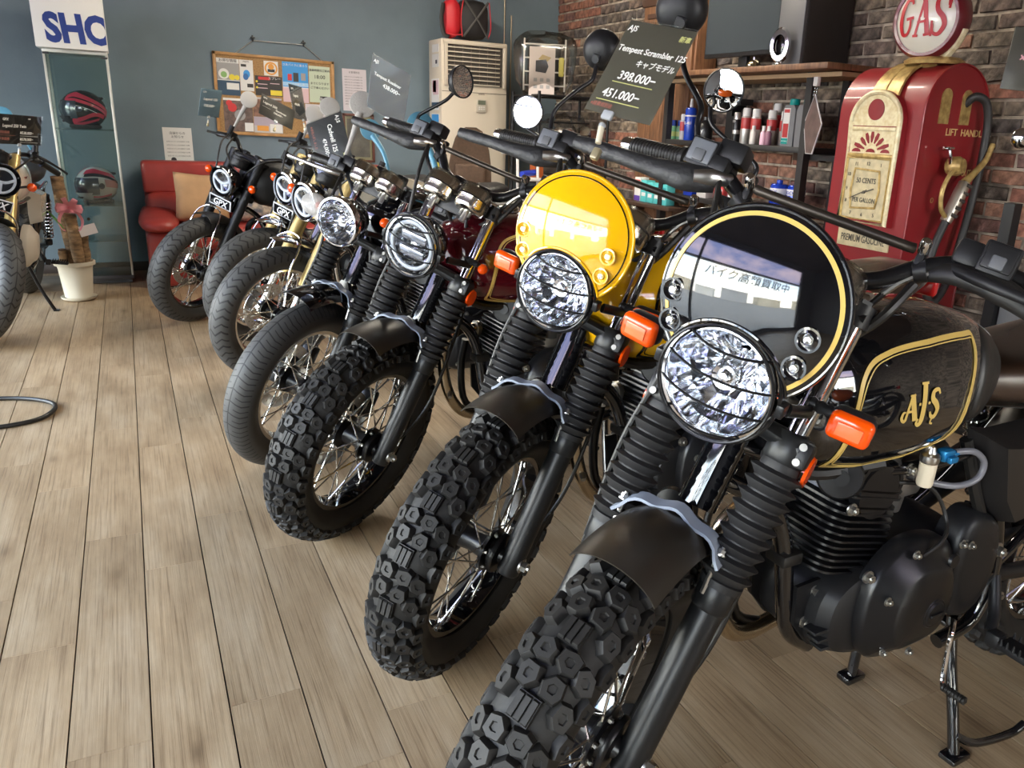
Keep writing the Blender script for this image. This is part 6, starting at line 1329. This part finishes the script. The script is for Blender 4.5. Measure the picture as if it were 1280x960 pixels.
def rack():
    t = thing('parts_rack', 'black wire rack with wrapped motorcycle parts in the brick corner', 'rack', (0, 0, 0)); bk = BLKM
    for x in (2.84, 3.46):
        for y in (6.0, 6.50): obj('post', G().cyl((x, y, 0), (x, y, 1.47), .012, n=10), bk, t)
    for z in (.35, .78, 1.44):
        obj('shelf_frame', G().tube([(2.84, 6.0, z), (3.46, 6.0, z), (3.46, 6.50, z), (2.84, 6.50, z)], .008, 6, 1, closed=True), bk, t); g = G()
        for k in range(10): g.cyl((2.84, 6.03+k*.05, z), (3.46, 6.03+k*.05, z), .0025, n=5)
        obj('shelf_wires', g, bk, t)
    cl = glass('bag_film', (.90, .89, .86), .05, .18)
    def lump(g, c, r, seed, n=22, m=14):
        rr = random.Random(seed); ph = [rr.random()*6 for _ in range(6)]
        v = []
        for j in range(m+1):
            for i in range(n):
                th, p = PI*j/m, 2*PI*i/n; q = 1+.07*math.sin(3*p+ph[0])+.06*math.sin(5*p+2*th+ph[1])+.06*math.sin(4*th+ph[2])
                X = math.sin(th)*math.cos(p); Y_ = math.sin(th)*math.sin(p); Z = math.cos(th); f_ = lambda a: math.copysign(abs(a)**.42, a); v.append((c[0]+r[0]*q*f_(X), c[1]+r[1]*q*f_(Y_), c[2]+r[2]*q*f_(Z)))
        g.add(v, [(j*n+i, (j+1)*n+i, (j+1)*n+(i+1) % n, j*n+(i+1) % n) for j in range(m) for i in range(n)]); return g
    b = thing('wrapped_carrier', 'clear wrapped black carrier kit with an instruction sheet on the rack top', 'package', (2.97, 6.20, 1.455), (0, 0, 1.15)); obj('carrier', G().box((.06, .0, .20), (.16, .26, .36), bev=.05, seg=3), mat('carrier_dark', (.03, .032, .03), .5), b)
    for k in range(4): obj('wire', G().tube([(-.08, .16, .06+k*.10), (-.08, -.16, .06+k*.10)], .006, 6, 1), WHT, b)
    for s in (-1, 1): obj('wire', G().tube([(-.08, s*.16, .02), (-.08, s*.16, .40)], .007, 6, 1), WHT, b)
    obj('instruction_sheet', G().box((-.105, .02, .16), (.002, .20, .36)), mat('sheet_pinkish', (.62, .54, .50), .6), b); obj('picture_box', G().prism([(-.05, .16), (.03, .15), (.05, .20), (.03, .25), (-.05, .24)], 0, .001, mtx((-.107, .02, .0), (0, -1, 0), (0, 0, 1), (-1, 0, 0))), INK, b); obj('picture_lid', G().prism([(-.03, .25), (.04, .235), (.07, .265), (.0, .285)], 0, .001, mtx((-.107, .02, .0), (0, -1, 0), (0, 0, 1), (-1, 0, 0))), mat('print_tan', (.45, .33, .14), .5), b)
    for k in range(6): obj('picture_mark', G().box((-.1065, .07-.05*(k % 3), .10-.05*(k//3)), (.001, .028, .026)), MATS['print_grey'], b)
    obj('yellow_tag', G().box((-.09, -.13, .20), (.03, .04, .14), bev=.01), mat('tag_yellow', (.55, .48, .10), .5), b); obj('film', lump(G(), (.02, 0, .22), (.17, .22, .215), 3), cl, b)
    b = thing('wrapped_basket', 'clear wrapped wire basket with blue goods, on the rack middle shelf', 'package', (3.16, 6.22, .795), (0, 0, 1.57)); 
    for k in range(5): obj('wire', G().tube([(-.12, -.18, .05+k*.10), (.12, -.18, .05+k*.10), (.12, .18, .05+k*.10), (-.12, .18, .05+k*.10)], .006, 6, 1, closed=True), BLKM, b)
    obj('blue_goods', G().sph((-.02, -.04, .25), (.08, .12, .10), 16, 10), mat('goods_blue', (.06, .09, .25), .5), b); obj('grey_goods', G().box((.02, .05, .11), (.18, .2, .2), bev=.05, seg=3), mat('goods_grey', (.22, .20, .19), .6), b); obj('film', lump(G(), (0, 0, .27), (.165, .20, .225), 9), cl, b)
    o = obj('orange_box', G().box((2.862, 6.06, .965), (.08, .10, .35), bev=.01), mat('box_orange', (.55, .13, .03), .5)); tag(o, 'orange box on the rack beside the wrapped basket', 'box')
    b = thing('wrapped_bundle', 'clear wrapped grey bundle on the low rack shelf', 'package', (3.13, 6.25, .365), (0, 0, 1.57)); obj('bundle', G().box((.02, 0, .17), (.2, .34, .30), bev=.06, seg=3), mat('goods_grey'), b); obj('film', lump(G(), (0, 0, .18), (.17, .22, .155), 4), cl, b)
    t2 = thing('wheeled_trolley', 'small white tube trolley handle standing by the air conditioner', 'trolley', (2.47, 5.55, 0)); 
    for s in (0, .16): obj('side_tube', G().tube([(s, 0, .05), (s, 0, .92), (s-.01, .05, 1.0), (s-.1, .06, 1.02)], .011, 8, 5), WHT, t2)
    obj('tray', G().box((.08, 0, .84), (.20, .16, .02), bev=.004), WHT, t2); obj('tray', G().box((.08, 0, .30), (.20, .16, .02), bev=.004), WHT, t2); obj('blue_tool', G().cyl((.02, -.03, .875), (.16, .04, .885), .022, n=12), mat('tool_blue', (.01, .03, .35), .35), t2)
    for x in (.0, .16):
        for y in (-.06, .06): obj('caster', G().cyl((x, y-.01, .03), (x, y+.01, .03), .03, n=14), BLKM, t2)
    obj('foot_bar', G().box((.08, 0, .06), (.20, .14, .02)), WHT, t2)
rack()
# ---- gas pump
def pump():
    red = mat('pump_red', (.27, .014, .018), .38, noise=(3, .25, (.21, .010, .013)), coat=.2); gold = mat('pump_gold', (.58, .41, .15), .38, metal=.35, noise=(40, .5, (.34, .22, .07))); cream = mat('pump_cream', (.66, .56, .34), .5, noise=(30, .25)); goldw = mat('pump_gilt', (.78, .70, .46), .4, metal=.1, noise=(45, .55, (.64, .52, .28)))
    t = thing('gas_pump', 'tall vintage red and gold gas pump with a round globe by the brick wall', 'gas pump', (0, 0, 0)); x0, x1, y0, y1, zs = 3.03, 3.445, 2.545, 3.03, 1.347; R = (x1-x0)/2; xc = (x0+x1)/2
    prof = [(x0, .12)]+[(x0, zs)]+[(xc-R*math.cos(a), zs+R*math.sin(a)) for a in [PI*k/28 for k in range(1, 28)]]+[(x1, zs), (x1, .12)]
    b = obj('body', G().prism(prof, -y1, -y0, mtx((0, 0, 0), (1, 0, 0), (0, 0, 1), (0, -1, 0))), red, t, ang=30); obj('plinth', G().box((xc, (y0+y1)/2, .06), (x1-x0+.03, y1-y0+.04, .12), bev=.01), BLKM, t)
    obj('side_edge', G().tube([(p[0]*.995+xc*.005, y0-.001, p[1]) for p in prof], .005, 6, 1), red, t)
    # raised face panel
    F = x0; yc, hw, zb, za = 2.775, .150, .845, 1.30
    def arch(w, z0, z1): return [(-w, z0), (w, z0)]+[(w*math.cos(a), z1+w*.92*math.sin(a)) for a in [PI*k/20 for k in range(21)]]
    BM = lambda d: mtx((F-d, yc, 0), (0, -1, 0), (0, 0, 1), (-1, 0, 0))
    p = obj('face_panel', G().prism(arch(hw, zb, za), -.01, .035, BM(0)), red, t); o_, i_ = arch(hw, zb, za), arch(hw-.018, zb+.018, za)
    obj('face_frame', G().tube([(F-.036, yc-a, b_) for a, b_ in arch(hw-.009, zb+.009, za)], .012, 8, 1, closed=True), goldw, p)
    w2 = hw-.022
    obj('upper_panel', G().prism([(-w2, za-.015), (w2, za-.015)]+[(w2*math.cos(a), za+w2*.92*math.sin(a)) for a in [PI*k/20 for k in range(21)]], .035, .039, BM(0)), goldw, p); obj('red_disc', G().lathe([(.046, .0), (.046, .004), (0, .005)], 28, o=(F-.038, yc, za+.055), ax=(-1, 0, 0)), red, p)
    obj('cross_bar', G().box((F-.036, yc, za-.028), (.014, 2*w2, .018), bev=.004), goldw, p); obj('ray_panel', G().box((F-.0365, yc, 1.215), (.006, 2*w2, .105)), goldw, p); obj('cross_bar', G().box((F-.036, yc, 1.155), (.016, 2*w2+.01, .018), bev=.004), gold, p)
    for k in range(7):
        a = math.radians(18+24*k); c, s = math.cos(a), math.sin(a); r0, r1 = .040, (.088 if 0 < k < 6 else .105); z0 = 1.172; ln = [(r0, -.003), (r1*.75, -.010), (r1, -.0065), (r1, .0065), (r1*.75, .010), (r0, .003)]
        obj('ray', G().prism([(c*u-s*v, z0+s*u+c*v) for u, v in ln], .0385, .0415, BM(0)), red, p)
    for y in (-.085, 0, .085): obj('scallop', G().prism([(y+.026*math.cos(a), 1.170+.016*math.sin(a)) for a in [PI*k/10 for k in range(11)]], .0385, .0415, BM(0)), red, p)
    obj('dial_frame', G().tube([(F-.040, yc+a, z) for a, z in ((-w2, .868), (w2, .868), (w2, 1.143), (-w2, 1.143))], .008, 6, 1, closed=True), gold, p); d = obj('dial', G().box((F-.036, yc, 1.005), (.004, 2*w2, .275)), cream, p)
    obj('dial_inner_frame', G().tube([(F-.041, yc+a, z) for a, z in ((.073, .915), (-.073, .925), (-.085, 1.0), (-.073, 1.088), (.073, 1.095), (.085, 1.0))], .0055, 6, 1, closed=True), gold, p)
    def T(s, sz, y, z, m, off=.0395, al='CENTER', w=1., par=p, nm='lettering'): return obj(nm, text_g(s, sz, brickM(y, z, F-off), .0006, al, 0, .01, 1., w), m, par, ang=0)
    ink = mat('dial_ink', (.09, .08, .06), .6)
    T('50 CENTS', .033, yc, 1.032, ink, w=.82); T('PER GALLON', .030, yc, .945, ink, w=.78)
    for k, (s, dy, z) in enumerate((('11', .07, 1.108), ('12', 0, 1.112), ('1', -.075, 1.108), ('10', .108, 1.06), ('9', .112, .995), ('8', .108, .94), ('7', .07, .885), ('6', 0, .882), ('5', -.07, .885))): T(s, .022, yc+dy, z, ink)
    obj('hour_hand', G().box((0, 0, 0), (.003, .07, .005), TR(F-.043, yc-.02, .998) @ RX(-.35)), ink, p); obj('minute_hand', G().box((0, 0, 0), (.003, .11, .004), TR(F-.044, yc+.035, .980) @ RX(-.42)), ink, p); obj('hand_hub', G().cyl((F-.040, yc, .992), (F-.047, yc, .992), .007, n=12), ink, p)
    pl = obj('name_plate', G().box((F-.004, yc, .775), (.010, .315, .085), bev=.003), cream, t); T('PREMIUM GASOLINE', .046, yc, .758, ink, .0098, w=.64, par=pl)
    # gilt strap over the top and the globe
    P = []
    for k in range(25):
        a = PI*(.06+.80*k/24); P.append([(xc-(R+.006)*math.cos(a), yc+dy*(1-.20*math.sin(a)), zs+(R+.006)*math.sin(a)) for dy in (.085, .04, 0, -.04, -.085)])
    obj('top_strap', G().sheet(P, .012), gold, t); obj('strap_ridge', G().tube([(xc-(R+.012)*math.cos(a), yc, zs+(R+.012)*math.sin(a)) for a in [PI*(.06+.6*k/14) for k in range(15)]], .009, 8, 1), gold, t)
    gx, gz = 3.16, 1.735; gy = 2.695
    obj('globe_base', G().lathe([(0, -.02), (.125, -.02), (.13, -.005), (.11, .008), (.05, .016), (0, .02)], 28, o=(gx+.06, gy, zs+R+.02), ax=(0, 0, 1)), gold, t)
    c = obj('cradle', G().tube([(gx+.03, gy+.155*math.cos(a), gz+.165*math.sin(a)) for a in [PI*(1.08+.84*k/20) for k in range(21)]], .020, 8, 1), goldw, t); obj('globe_neck', G().cyl((gx+.05, gy, zs+R+.01), (gx+.03, gy, gz-.14), .05, .06, 20), gold, t)
    GM = TR(gx, gy, gz) @ RZ(.22) @ RY(-.06) @ Matrix.Scale(1.08, 4)
    g = obj('globe_ring', G().lathe([(.124, .052), (.136, .052), (.150, .034), (.150, -.034), (.136, -.052), (.124, -.052)], 48, M=GM, ax=(-1, 0, 0), close=True), mat('globe_maroon', (.16, .012, .018), .3, coat=.4), t)
    for s in (1, -1): obj('globe_face', G().lathe([(.127, .046), (.10, .056), (.06, .064), (0, .068)] if s > 0 else [(.127, -.046), (.10, -.056), (.06, -.064), (0, -.068)], 40, M=GM, ax=(-1, 0, 0)), mat('globe_cream', (.72, .68, .56), .25, coat=.6), g)
    LT = mat('globe_red', (.50, .015, .02), .35); q = G()
    q.ribbon([(-.30, .26), (-.33, .33), (-.45, .34), (-.54, .15), (-.56, -.12), (-.50, -.32), (-.38, -.32), (-.31, -.18), (-.31, -.02)], [.05, .06, .08, .10, .10, .08, .06, .06, .05]); q.ribbon([(-.42, -.03), (-.23, .0)], .06, sub=1)
    q.ribbon([(-.02, .36), (-.17, -.36)], [.06, .06], sub=1); q.ribbon([(-.02, .36), (.13, -.34)], [.11, .11], sub=1); q.ribbon([(-.13, -.10), (.06, -.08)], .05, sub=1); q.ribbon([(-.23, -.36), (-.10, -.36)], .05, sub=1); q.ribbon([(.04, -.35), (.20, -.33)], .05, sub=1)
    q.ribbon([(.55, .20), (.54, .36), (.42, .40), (.30, .30), (.33, .12), (.46, -.02), (.50, -.18), (.38, -.34), (.25, -.30), (.24, -.14)], [.04, .07, .08, .09, .10, .11, .10, .08, .06, .04]); q.ribbon([(.57, .14), (.57, .42)], .05, sub=1); q.ribbon([(.22, -.08), (.21, -.38)], .05, sub=1)
    h = G(); h.f = q.f
    for v in q.v:
        y, z = v.x*.172, v.y*.19+.008; r = math.hypot(y, z); x = .068-.022*(r/.122)**2; h.v.append(GM @ V(-(x+.0055+v.z*.5), -y, z))
    obj('globe_lettering', h, LT, g, ang=0)
    # right flank: windows, lettering, hose and nozzle
    SM = mtx((0, y0, 0), (1, 0, 0), (0, 0, 1), (0, -1, 0))
    for x in (3.155, 3.29): obj('side_window', G().prism([(x-.032, 1.305), (x+.032, 1.305)]+[(x+.032*math.cos(a), 1.42+.032*math.sin(a)) for a in [PI*k/12 for k in range(13)]], 0, .004, SM), gold, t)
    gl = mat('letter_gold', (.68, .50, .20), .5); obj('side_lettering', text_g('LIFT  HANDLE', .042, mtx((3.185, y0-.0012, 1.258), (1, 0, 0), (0, 0, 1), (0, -1, 0)), .0006, 'LEFT', 0, .01, 1., 1.0), gl, t, ang=0); obj('side_lettering', text_g('OUT', .042, mtx((3.335, y0-.0012, 1.085), (1, 0, 0), (0, 0, 1), (0, -1, 0)), .0006, 'LEFT', 0, .01, 1., .72), gl, t, ang=0); obj('side_lettering', text_g('O', .034, mtx((3.16, y0-.0012, .965), (1, 0, 0), (0, 0, 1), (0, -1, 0)), .0006, 'LEFT', 0, .01, 1., .8), gold, t, ang=0)
    hs = mat('pump_hose', (.03, .028, .026), .5); obj('hose', G().tube([(3.29, y0+.01, 1.39), (3.305, y0-.03, 1.425), (3.355, y0-.05, 1.40), (3.385, y0-.055, 1.30), (3.385, y0-.055, 1.10), (3.355, y0-.055, .85), (3.30, y0-.06, .62), (3.22, y0-.065, .52), (3.15, y0-.07, .58), (3.14, y0-.075, .75), (3.19, y0-.08, .90)], .018, 14, 8), hs, t)
    nz = mat('nozzle_alloy', (.58, .52, .42), .35, metal=.9); n = obj('nozzle', G().tube([(3.185, y0-.08, .89), (3.215, y0-.082, .95), (3.245, y0-.084, 1.02), (3.265, y0-.082, 1.06)], [.026, .030, .030, .026], 14, 4), nz, t)
    for k in range(5): obj('grip_notch', G().cyl((3.185+.016*k, y0-.105, .925+.032*k), (3.215+.016*k, y0-.109, .915+.032*k), .009, n=10), mat('notch_dark', (.10, .09, .08), .5, metal=.6), n)
    obj('trigger_guard', G().tube([(3.19, y0-.085, .90), (3.135, y0-.085, .95), (3.125, y0-.085, 1.03), (3.16, y0-.085, 1.10), (3.205, y0-.08, 1.11)], .010, 8, 6), gold, n); obj('valve_body', G().lathe([(.0, -.035), (.034, -.034), (.042, -.015), (.042, .015), (.03, .035), (0, .036)], 20, o=(3.215, y0-.06, 1.13), ax=(.2, -1, .1)), gold, n); obj('spout', G().tube([(3.265, y0-.08, 1.06), (3.32, y0-.085, 1.11), (3.375, y0-.085, 1.16), (3.405, y0-.085, 1.23)], [.020, .015, .013, .012], 12, 5), gold, n)
    obj('hook', G().tube([(3.165, y0, 1.20), (3.165, y0-.05, 1.20), (3.175, y0-.06, 1.15), (3.19, y0-.055, 1.12)], .008, 8, 5).cyl((3.135, y0-.045, 1.205), (3.20, y0-.045, 1.205), .006, n=8), CHR, t)
    obj('power_cord', G().tube([(3.30, 3.25, 1.05), (3.30, 3.20, .85), (3.3, 3.12, .70), (3.31, 3.08, .3), (3.3, 3.05, .13)], .005, 6, 6), HOSE, t)
pump()
# ---- floor cord, hatch, side panel
c = obj('floor_cord', G().tube([(-1.30, 4.05, .0095), (-.95, 4.02, .0095), (-.58, 4.02, .0095), (-.40, 3.90, .0095), (-.385, 3.76, .0095), (-.47, 3.66, .0095), (-.70, 3.64, .0095), (-1.2, 3.70, .0095)], .009, 10, 8), HOSE); tag(c, 'black cord looping across the planks at the left edge', 'cord')
h = obj('floor_hatch', G().box((-.56, 6.72, .0012), (.30, .62, .0024), bev=.001), mat('hatch_wood', (.24, .19, .135), .5, noise=(9, .4))); struct(h)
t = thing('grey_stand', 'grey panel stand with a black post at the right edge beside the brick wall', 'stand', (3.22, 2.10, 0)); obj('post', G().box((0, .08, .5), (.05, .05, 1.0)), BLKM, t); obj('panel', G().box((.02, -.12, .36), (.04, .34, .72), bev=.006), mat('panel_grey', (.22, .23, .235), .5), t); obj('foot', G().box((0, -.05, .012), (.22, .40, .024), bev=.005), BLKM, t)
# ------------------------------------------------------------------ price cards
SLATE = mat('slate_card', (.165, .152, .120), .36); CHALK = mat('chalk_white', (.85, .85, .80), .6); CHALKY = mat('chalk_yellow', (.55, .55, .20), .6); CHALKR = mat('chalk_red', (.35, .13, .10), .6); ACRY = glass('card_film', (.93, .94, .93), .05)
def card(label, c, x, y, w, h, lines, m=SLATE, clip=None, film=True, lines_y=(), strokes=()):
    x = Vector(x).normalized(); y = Vector(y); y = (y-x*y.dot(x)).normalized(); z = x.cross(y); t = thing('price_card', label, 'price card', (0, 0, 0), group='price cards on the motorcycles'); t.matrix_world = mtx(c, x, y, z)
    obj('plate', G().box((0, 0, 0), (w, h, .002), bev=.0009), m, t)
    if film: obj('film', G().box((0, 0, .0022), (w*1.03, h*1.02, .0006)), ACRY, t, ang=0)
    by = {}
    for (s, sz, px, py, mm) in lines:
        q = text_g(s, sz*h, mtx((px*w, py*h, .0030)), .0002, 'LEFT', .12, .012, 1.0, .85); by.setdefault(mm.name, G()).add(q.v, q.f)
    for k, g in by.items(): obj('lettering', g, MATS[k], t, ang=0)
    for (x0, x1, py, mm) in lines_y: obj('underline', G().box(((x0+x1)/2*w, py*h, .003), ((x1-x0)*w, h*.008, .0004)), mm, t, ang=0)
    if clip:
        px, dy = clip; obj('clip', G().box((px*w, -h/2-.002, .002), (.020, .016, .008), bev=.003), mat('clip_clear', (.62, .66, .70), .12, trans=.4), t); obj('clip_ball', G().sph((px*w, -h/2-.022, .002), .006, 14, 10), mat('clip_clear'), t); obj('clip_stem', G().cyl((px*w, -h/2-.024, .002), (px*w+dy[0]*.6, -h/2-.024+dy[1]*.6, .002+dy[2]*.6), .0055, .005, 10), mat('clip_ivory', (.66, .60, .46), .35), t); obj('clip_jaw', G().box((px*w+dy[0], -h/2-.024+dy[1], .002+dy[2]), (.013, .020, .012), bev=.003), mat('clip_brass', (.50, .44, .28), .3, metal=.6), t)
    return t
card('grey price card for 398.000 and 451.000 clipped to the nearest motorcycle lever', (.745, 1.196, 1.311), (.4685, -.8669, -.1702), (.5345, .1248, .8359), .1261, .1734,
     [('AJS', .085, -.46, .38, CHALK), ('Tempest Scrambler 125', .089, -.46, .16, CHALK), ('キャブモデル', .082, -.10, .03, CHALK), ('398.000−', .125, -.26, -.13, CHALK), ('451.000−', .125, -.36, -.33, CHALK), ('新車', .07, .32, .36, CHALKY), ('※諸費用別途', .05, -.45, -.44, CHALKR)], clip=(-.12, (.012, -.045, -.004)), lines_y=((-.3, .3, -.165, CHALKY), (-.4, .25, -.37, CHALKY)))
card('tilted price card with orange and white reflections above the maroon motorcycle bar', (.7524, 2.7117, 1.3016), (.6411, -.6453, -.4153), (-.0108, -.5487, .8359), .1429, .1868,
     [('AJS', .085, -.45, .38, CHALK), ('Tempest Roadster', .085, -.40, .16, CHALK), ('438.000−', .11, -.15, .02, CHALK)], m=mat('slate_gloss', (.05, .05, .052), .03, spec=1.), clip=(.1, (.0, -.04, 0)))
card('grey price card reading Cadwell 125 turned on its side', (.681, 3.2896, 1.1214), (.0956, -.4515, -.8871), (.7539, -.5491, .3607), .1957, .1522,
     [('A.J.S', .13, -.46, .33, CHALK), ('Cadwell 125', .17, -.34, .06, CHALK), ('474,000−', .15, -.10, -.16, CHALK), ('★新色入荷しました', .08, -.42, -.40, CHALKR), ('新車', .10, .30, .30, CHALKY)], m=mat('slate_cool', (.085, .088, .095), .3), clip=(.2, (0, -.03, 0)))
card('dark slate price card for the legend twin leaning over the far motorcycles', (.7212, 4.7637, 1.223), (.8932, .1567, -.4215), (.2547, .5963, .7613), .1858, .1301,
     [('GPX', .10, -.45, .32, CHALK), ('Legend 250', .15, -.44, .10, CHALK), ('Gentleman', .12, -.05, -.02, CHALK), ('538,000−', .12, -.10, -.18, CHALK), ('＿＿＿＿', .10, -.44, -.05, CHALK)], m=mat('slate_dark', (.045, .047, .045), .4), clip=(0, (0, -.03, 0)))
card('upright blue tinted price card seen edge on in front of the cork board', (.9366, 5.3798, 1.2819), (.6626, .7426, -.0979), (-.076, .1966, .9775), .1376, .1965,
     [('GPX', .08, -.4, .36, CHALK), ('Legend', .11, -.3, .16, CHALK), ('498,000', .10, -.3, -.1, CHALK)], m=mat('slate_blue', (.17, .21, .25), .15), clip=(.2, (0, -.03, 0)))
card('light blue price card at the far left end of the motorcycle row', (.5087, 6.0867, 1.2583), (.9236, .3793, -.0552), (.1662, -.2665, .9494), .139, .1787,
     [('Legend 150', .13, -.34, .10, CHALK), ('338,000−', .13, -.30, -.14, CHALK), ('GPX', .08, -.4, .36, CHALK)], m=mat('card_painted_sky', (.42, .62, .78), .12), clip=(0, (0, -.03, 0)))  # sky reflection is painted into the plate colour as light blue
card('dark price card on the cream motorcycle at the left edge', (-.475, 5.20, 1.075), (.7435, .667, -.0482), (.1737, -.123, .9771), .23, .148,
     [('GPX', .12, -.40, .30, CHALK), ('Legend 250 Twin', .14, -.40, .08, CHALK), ('¥538,000−', .13, .0, -.14, CHALK), ('¥578,000−', .13, .0, -.36, CHALK), ('特別価格', .11, -.48, -.14, CHALKR), ('本体価格', .11, -.48, -.36, CHALKR)], m=mat('slate_brown', (.06, .052, .05), .4), clip=(0, (0, -.02, 0)), lines_y=((-.46, -.1, -.2, CHALKR), (.0, .42, -.2, CHALK), (.0, .42, -.42, CHALK)))
t9 = card('clear edged grey price card with a pink mark at the top right corner', (1.5357, 1.0496, 1.3788), (.7017, -.7069, -.0886), (.1751, .0505, .9833), .1059, .1135,
     [('×', .2, -.32, -.05, mat('chalk_pink', (.62, .30, .34), .6))], m=mat('slate_warm', (.12, .11, .095), .3), clip=(.3, (0, -.025, 0)))
obj('chrome_ball', G().sph((.007, -.143, .004), .0195, 24, 16), CHR, t9); obj('ball_stem', G().cyl((.032, -.095, .002), (.007, -.143, .004), .004, n=10), CHR, t9)
YEL = mat('yellow_paint', (.80, .42, .004), .08, coat=1.)
MAR = mat('maroon_paint', (.075, .004, .008), .10, coat=1.)
BK = {1: (.534, .963, .05, .039, .523), 2: (.591, 1.568, .106, .011, .581), 3: (.495, 2.301, .124, .06, .574), 4: (.439, 2.91, .101, .031, .595), 5: (.528, 3.996, .055, .034, .45), 6: (.553, 4.7, .052, .037, .473), 7: (.284, 5.272, .081, .043, .624), 8: (-.784, 5.06, 1.5, .12, .6)}
scrambler(dict(id=1, pose=BK[1], tank=BLKG, stripe=GOLDY, rim=BLKG, fender=FEND, fly=BLKG, edge=BLKG, rear_blocks=False,
    label='black scrambler motorcycle with gold pinstripes and a black round flyscreen, nearest the camera',
    mirR=([(-.002, -.262, .91), (0, -.285, .955), (0, -.294, .985), (-.015, -.345, 1.025), (-.02, -.372, 1.055), (-.028, -.395, 1.10)], (-.03, -.423, 1.142), (.75, .66, .12), .047)))
scrambler(dict(id=2, pose=BK[2], tank=YEL, stripe=BLKG, rim=BLKG, fender=FEND, fly=YEL, edge=YEL, wide=False, cup=YEL,
    label='yellow scrambler motorcycle with a yellow round flyscreen, second nearest in the row',
    mirR=([(0, -.256, .915), (0, -.272, .96), (0, -.270, .992), (-.02, -.25, 1.05), (-.03, -.232, 1.086), (-.03, -.236, 1.12)], (-.03, -.24, 1.16), (.75, .66, .12), .047),
    mirL=([(0, .226, .93), (0, .229, .98), (0, .223, 1.012), (0, .15, 1.04), (0, .095, 1.065), (0, .075, 1.10)], (0, .087, 1.145), (-.294, -.946, -.131), .047)))
scrambler(dict(id=3, pose=BK[3], tank=MAR, stripe=GOLDY, rim=BLKG, fender=FEND, led=True, ind='round',
    label='scrambler motorcycle with a maroon tank, wire grille headlight and chrome gauges, third in the row',
    mirR=([(0, -.27, .89), (0, -.285, .935), (0, -.27, .96), (0, -.225, 1.01), (0, -.21, 1.04)], (0, -.2, 1.081), (.45, -.89, .05), .047),
    mirL=([(0, .226, .93), (0, .21, .98), (0, .15, 1.01), (0, .06, 1.025)], (0, .04, 1.071), (-.72, -.69, .03), .05)))
r4, S4 = scrambler(dict(id=4, pose=BK[4], tank=BLKG, stripe=GOLDY, rim=ALU, fender=BLKG, tyre='road', tw=.054, R=.315, rb=.218, grille=False, ind='round', cross=False, sleeve=False, barlow=-.13,
    label='motorcycle with a glossy black fender, clear round headlight and road tyres, fourth in the row'))
foam_mirror(r4, S4, (0, -.235, .79), (-.02, -.274, 1.005), FOAM); foam_mirror(r4, S4, (0, .20, .79), (0, -.003, 1.009), BLUEF)
bub = mat('bubble_wrap', (.62, .60, .57), .3, bump=(190, .9, .006), alpha=.55)
obj('bubble_wrap', G().sph((.115, -.185, .60), (.030, .055, .040), 18, 12).sph((.105, -.13, .575), (.025, .05, .03), 18, 12), bub, r4, S4)
roadster(dict(pose=BK[5], fork=GOLDF, rim=CHR, fend='tip', tank=mat('tank_ivory', (.42, .38, .30), .15, coat=.8), chrome=True, hrim=CHR, plate=False, mR=((0, -.278, .992), FOAM), mL=((0, .032, .966), BLUEF), label='motorcycle with gold forks and a pointed chrome fender next to the glossy black fender'))
roadster(dict(pose=BK[6], fork=GOLDF, rim=CHR, fend='tip', tank=BLKG, chrome=True, hrim=CHR, mR=((0, -.20, .97), FOAM), label='motorcycle with gold forks and a chrome fender, second from the sofa'))
roadster(dict(pose=BK[7], fork=FORKB, rim=BLKG, fend='full', tank=BLKM, mR=((0, -.195, 1.03), FOAM), label='matte black motorcycle with black forks in front of the red sofa'))
roadster(dict(pose=BK[8], fork=GOLDF, rim=ALU, fend='full', tank=mat('tank_cream', (.62, .55, .46), .2, coat=.8), side=mat('tank_cream'), cover=mat('cover_cream', (.5, .44, .36), .4), chrome=True, mL=((0, .05, .955), BLUEF), group='motorcycle apart from the row', label='cream motorcycle with gold forks at the left edge beside the potted plant'))
roadster(dict(pose=(.78, -.55, .06, .03, .5), fork=FORKB, rim=BLKG, fend='full', tank=mat('tank_orange', (.62, .10, .008), .12, coat=1.), plate=False, label='motorcycle with an orange tank beside the camera, seen only in the mirrors'))
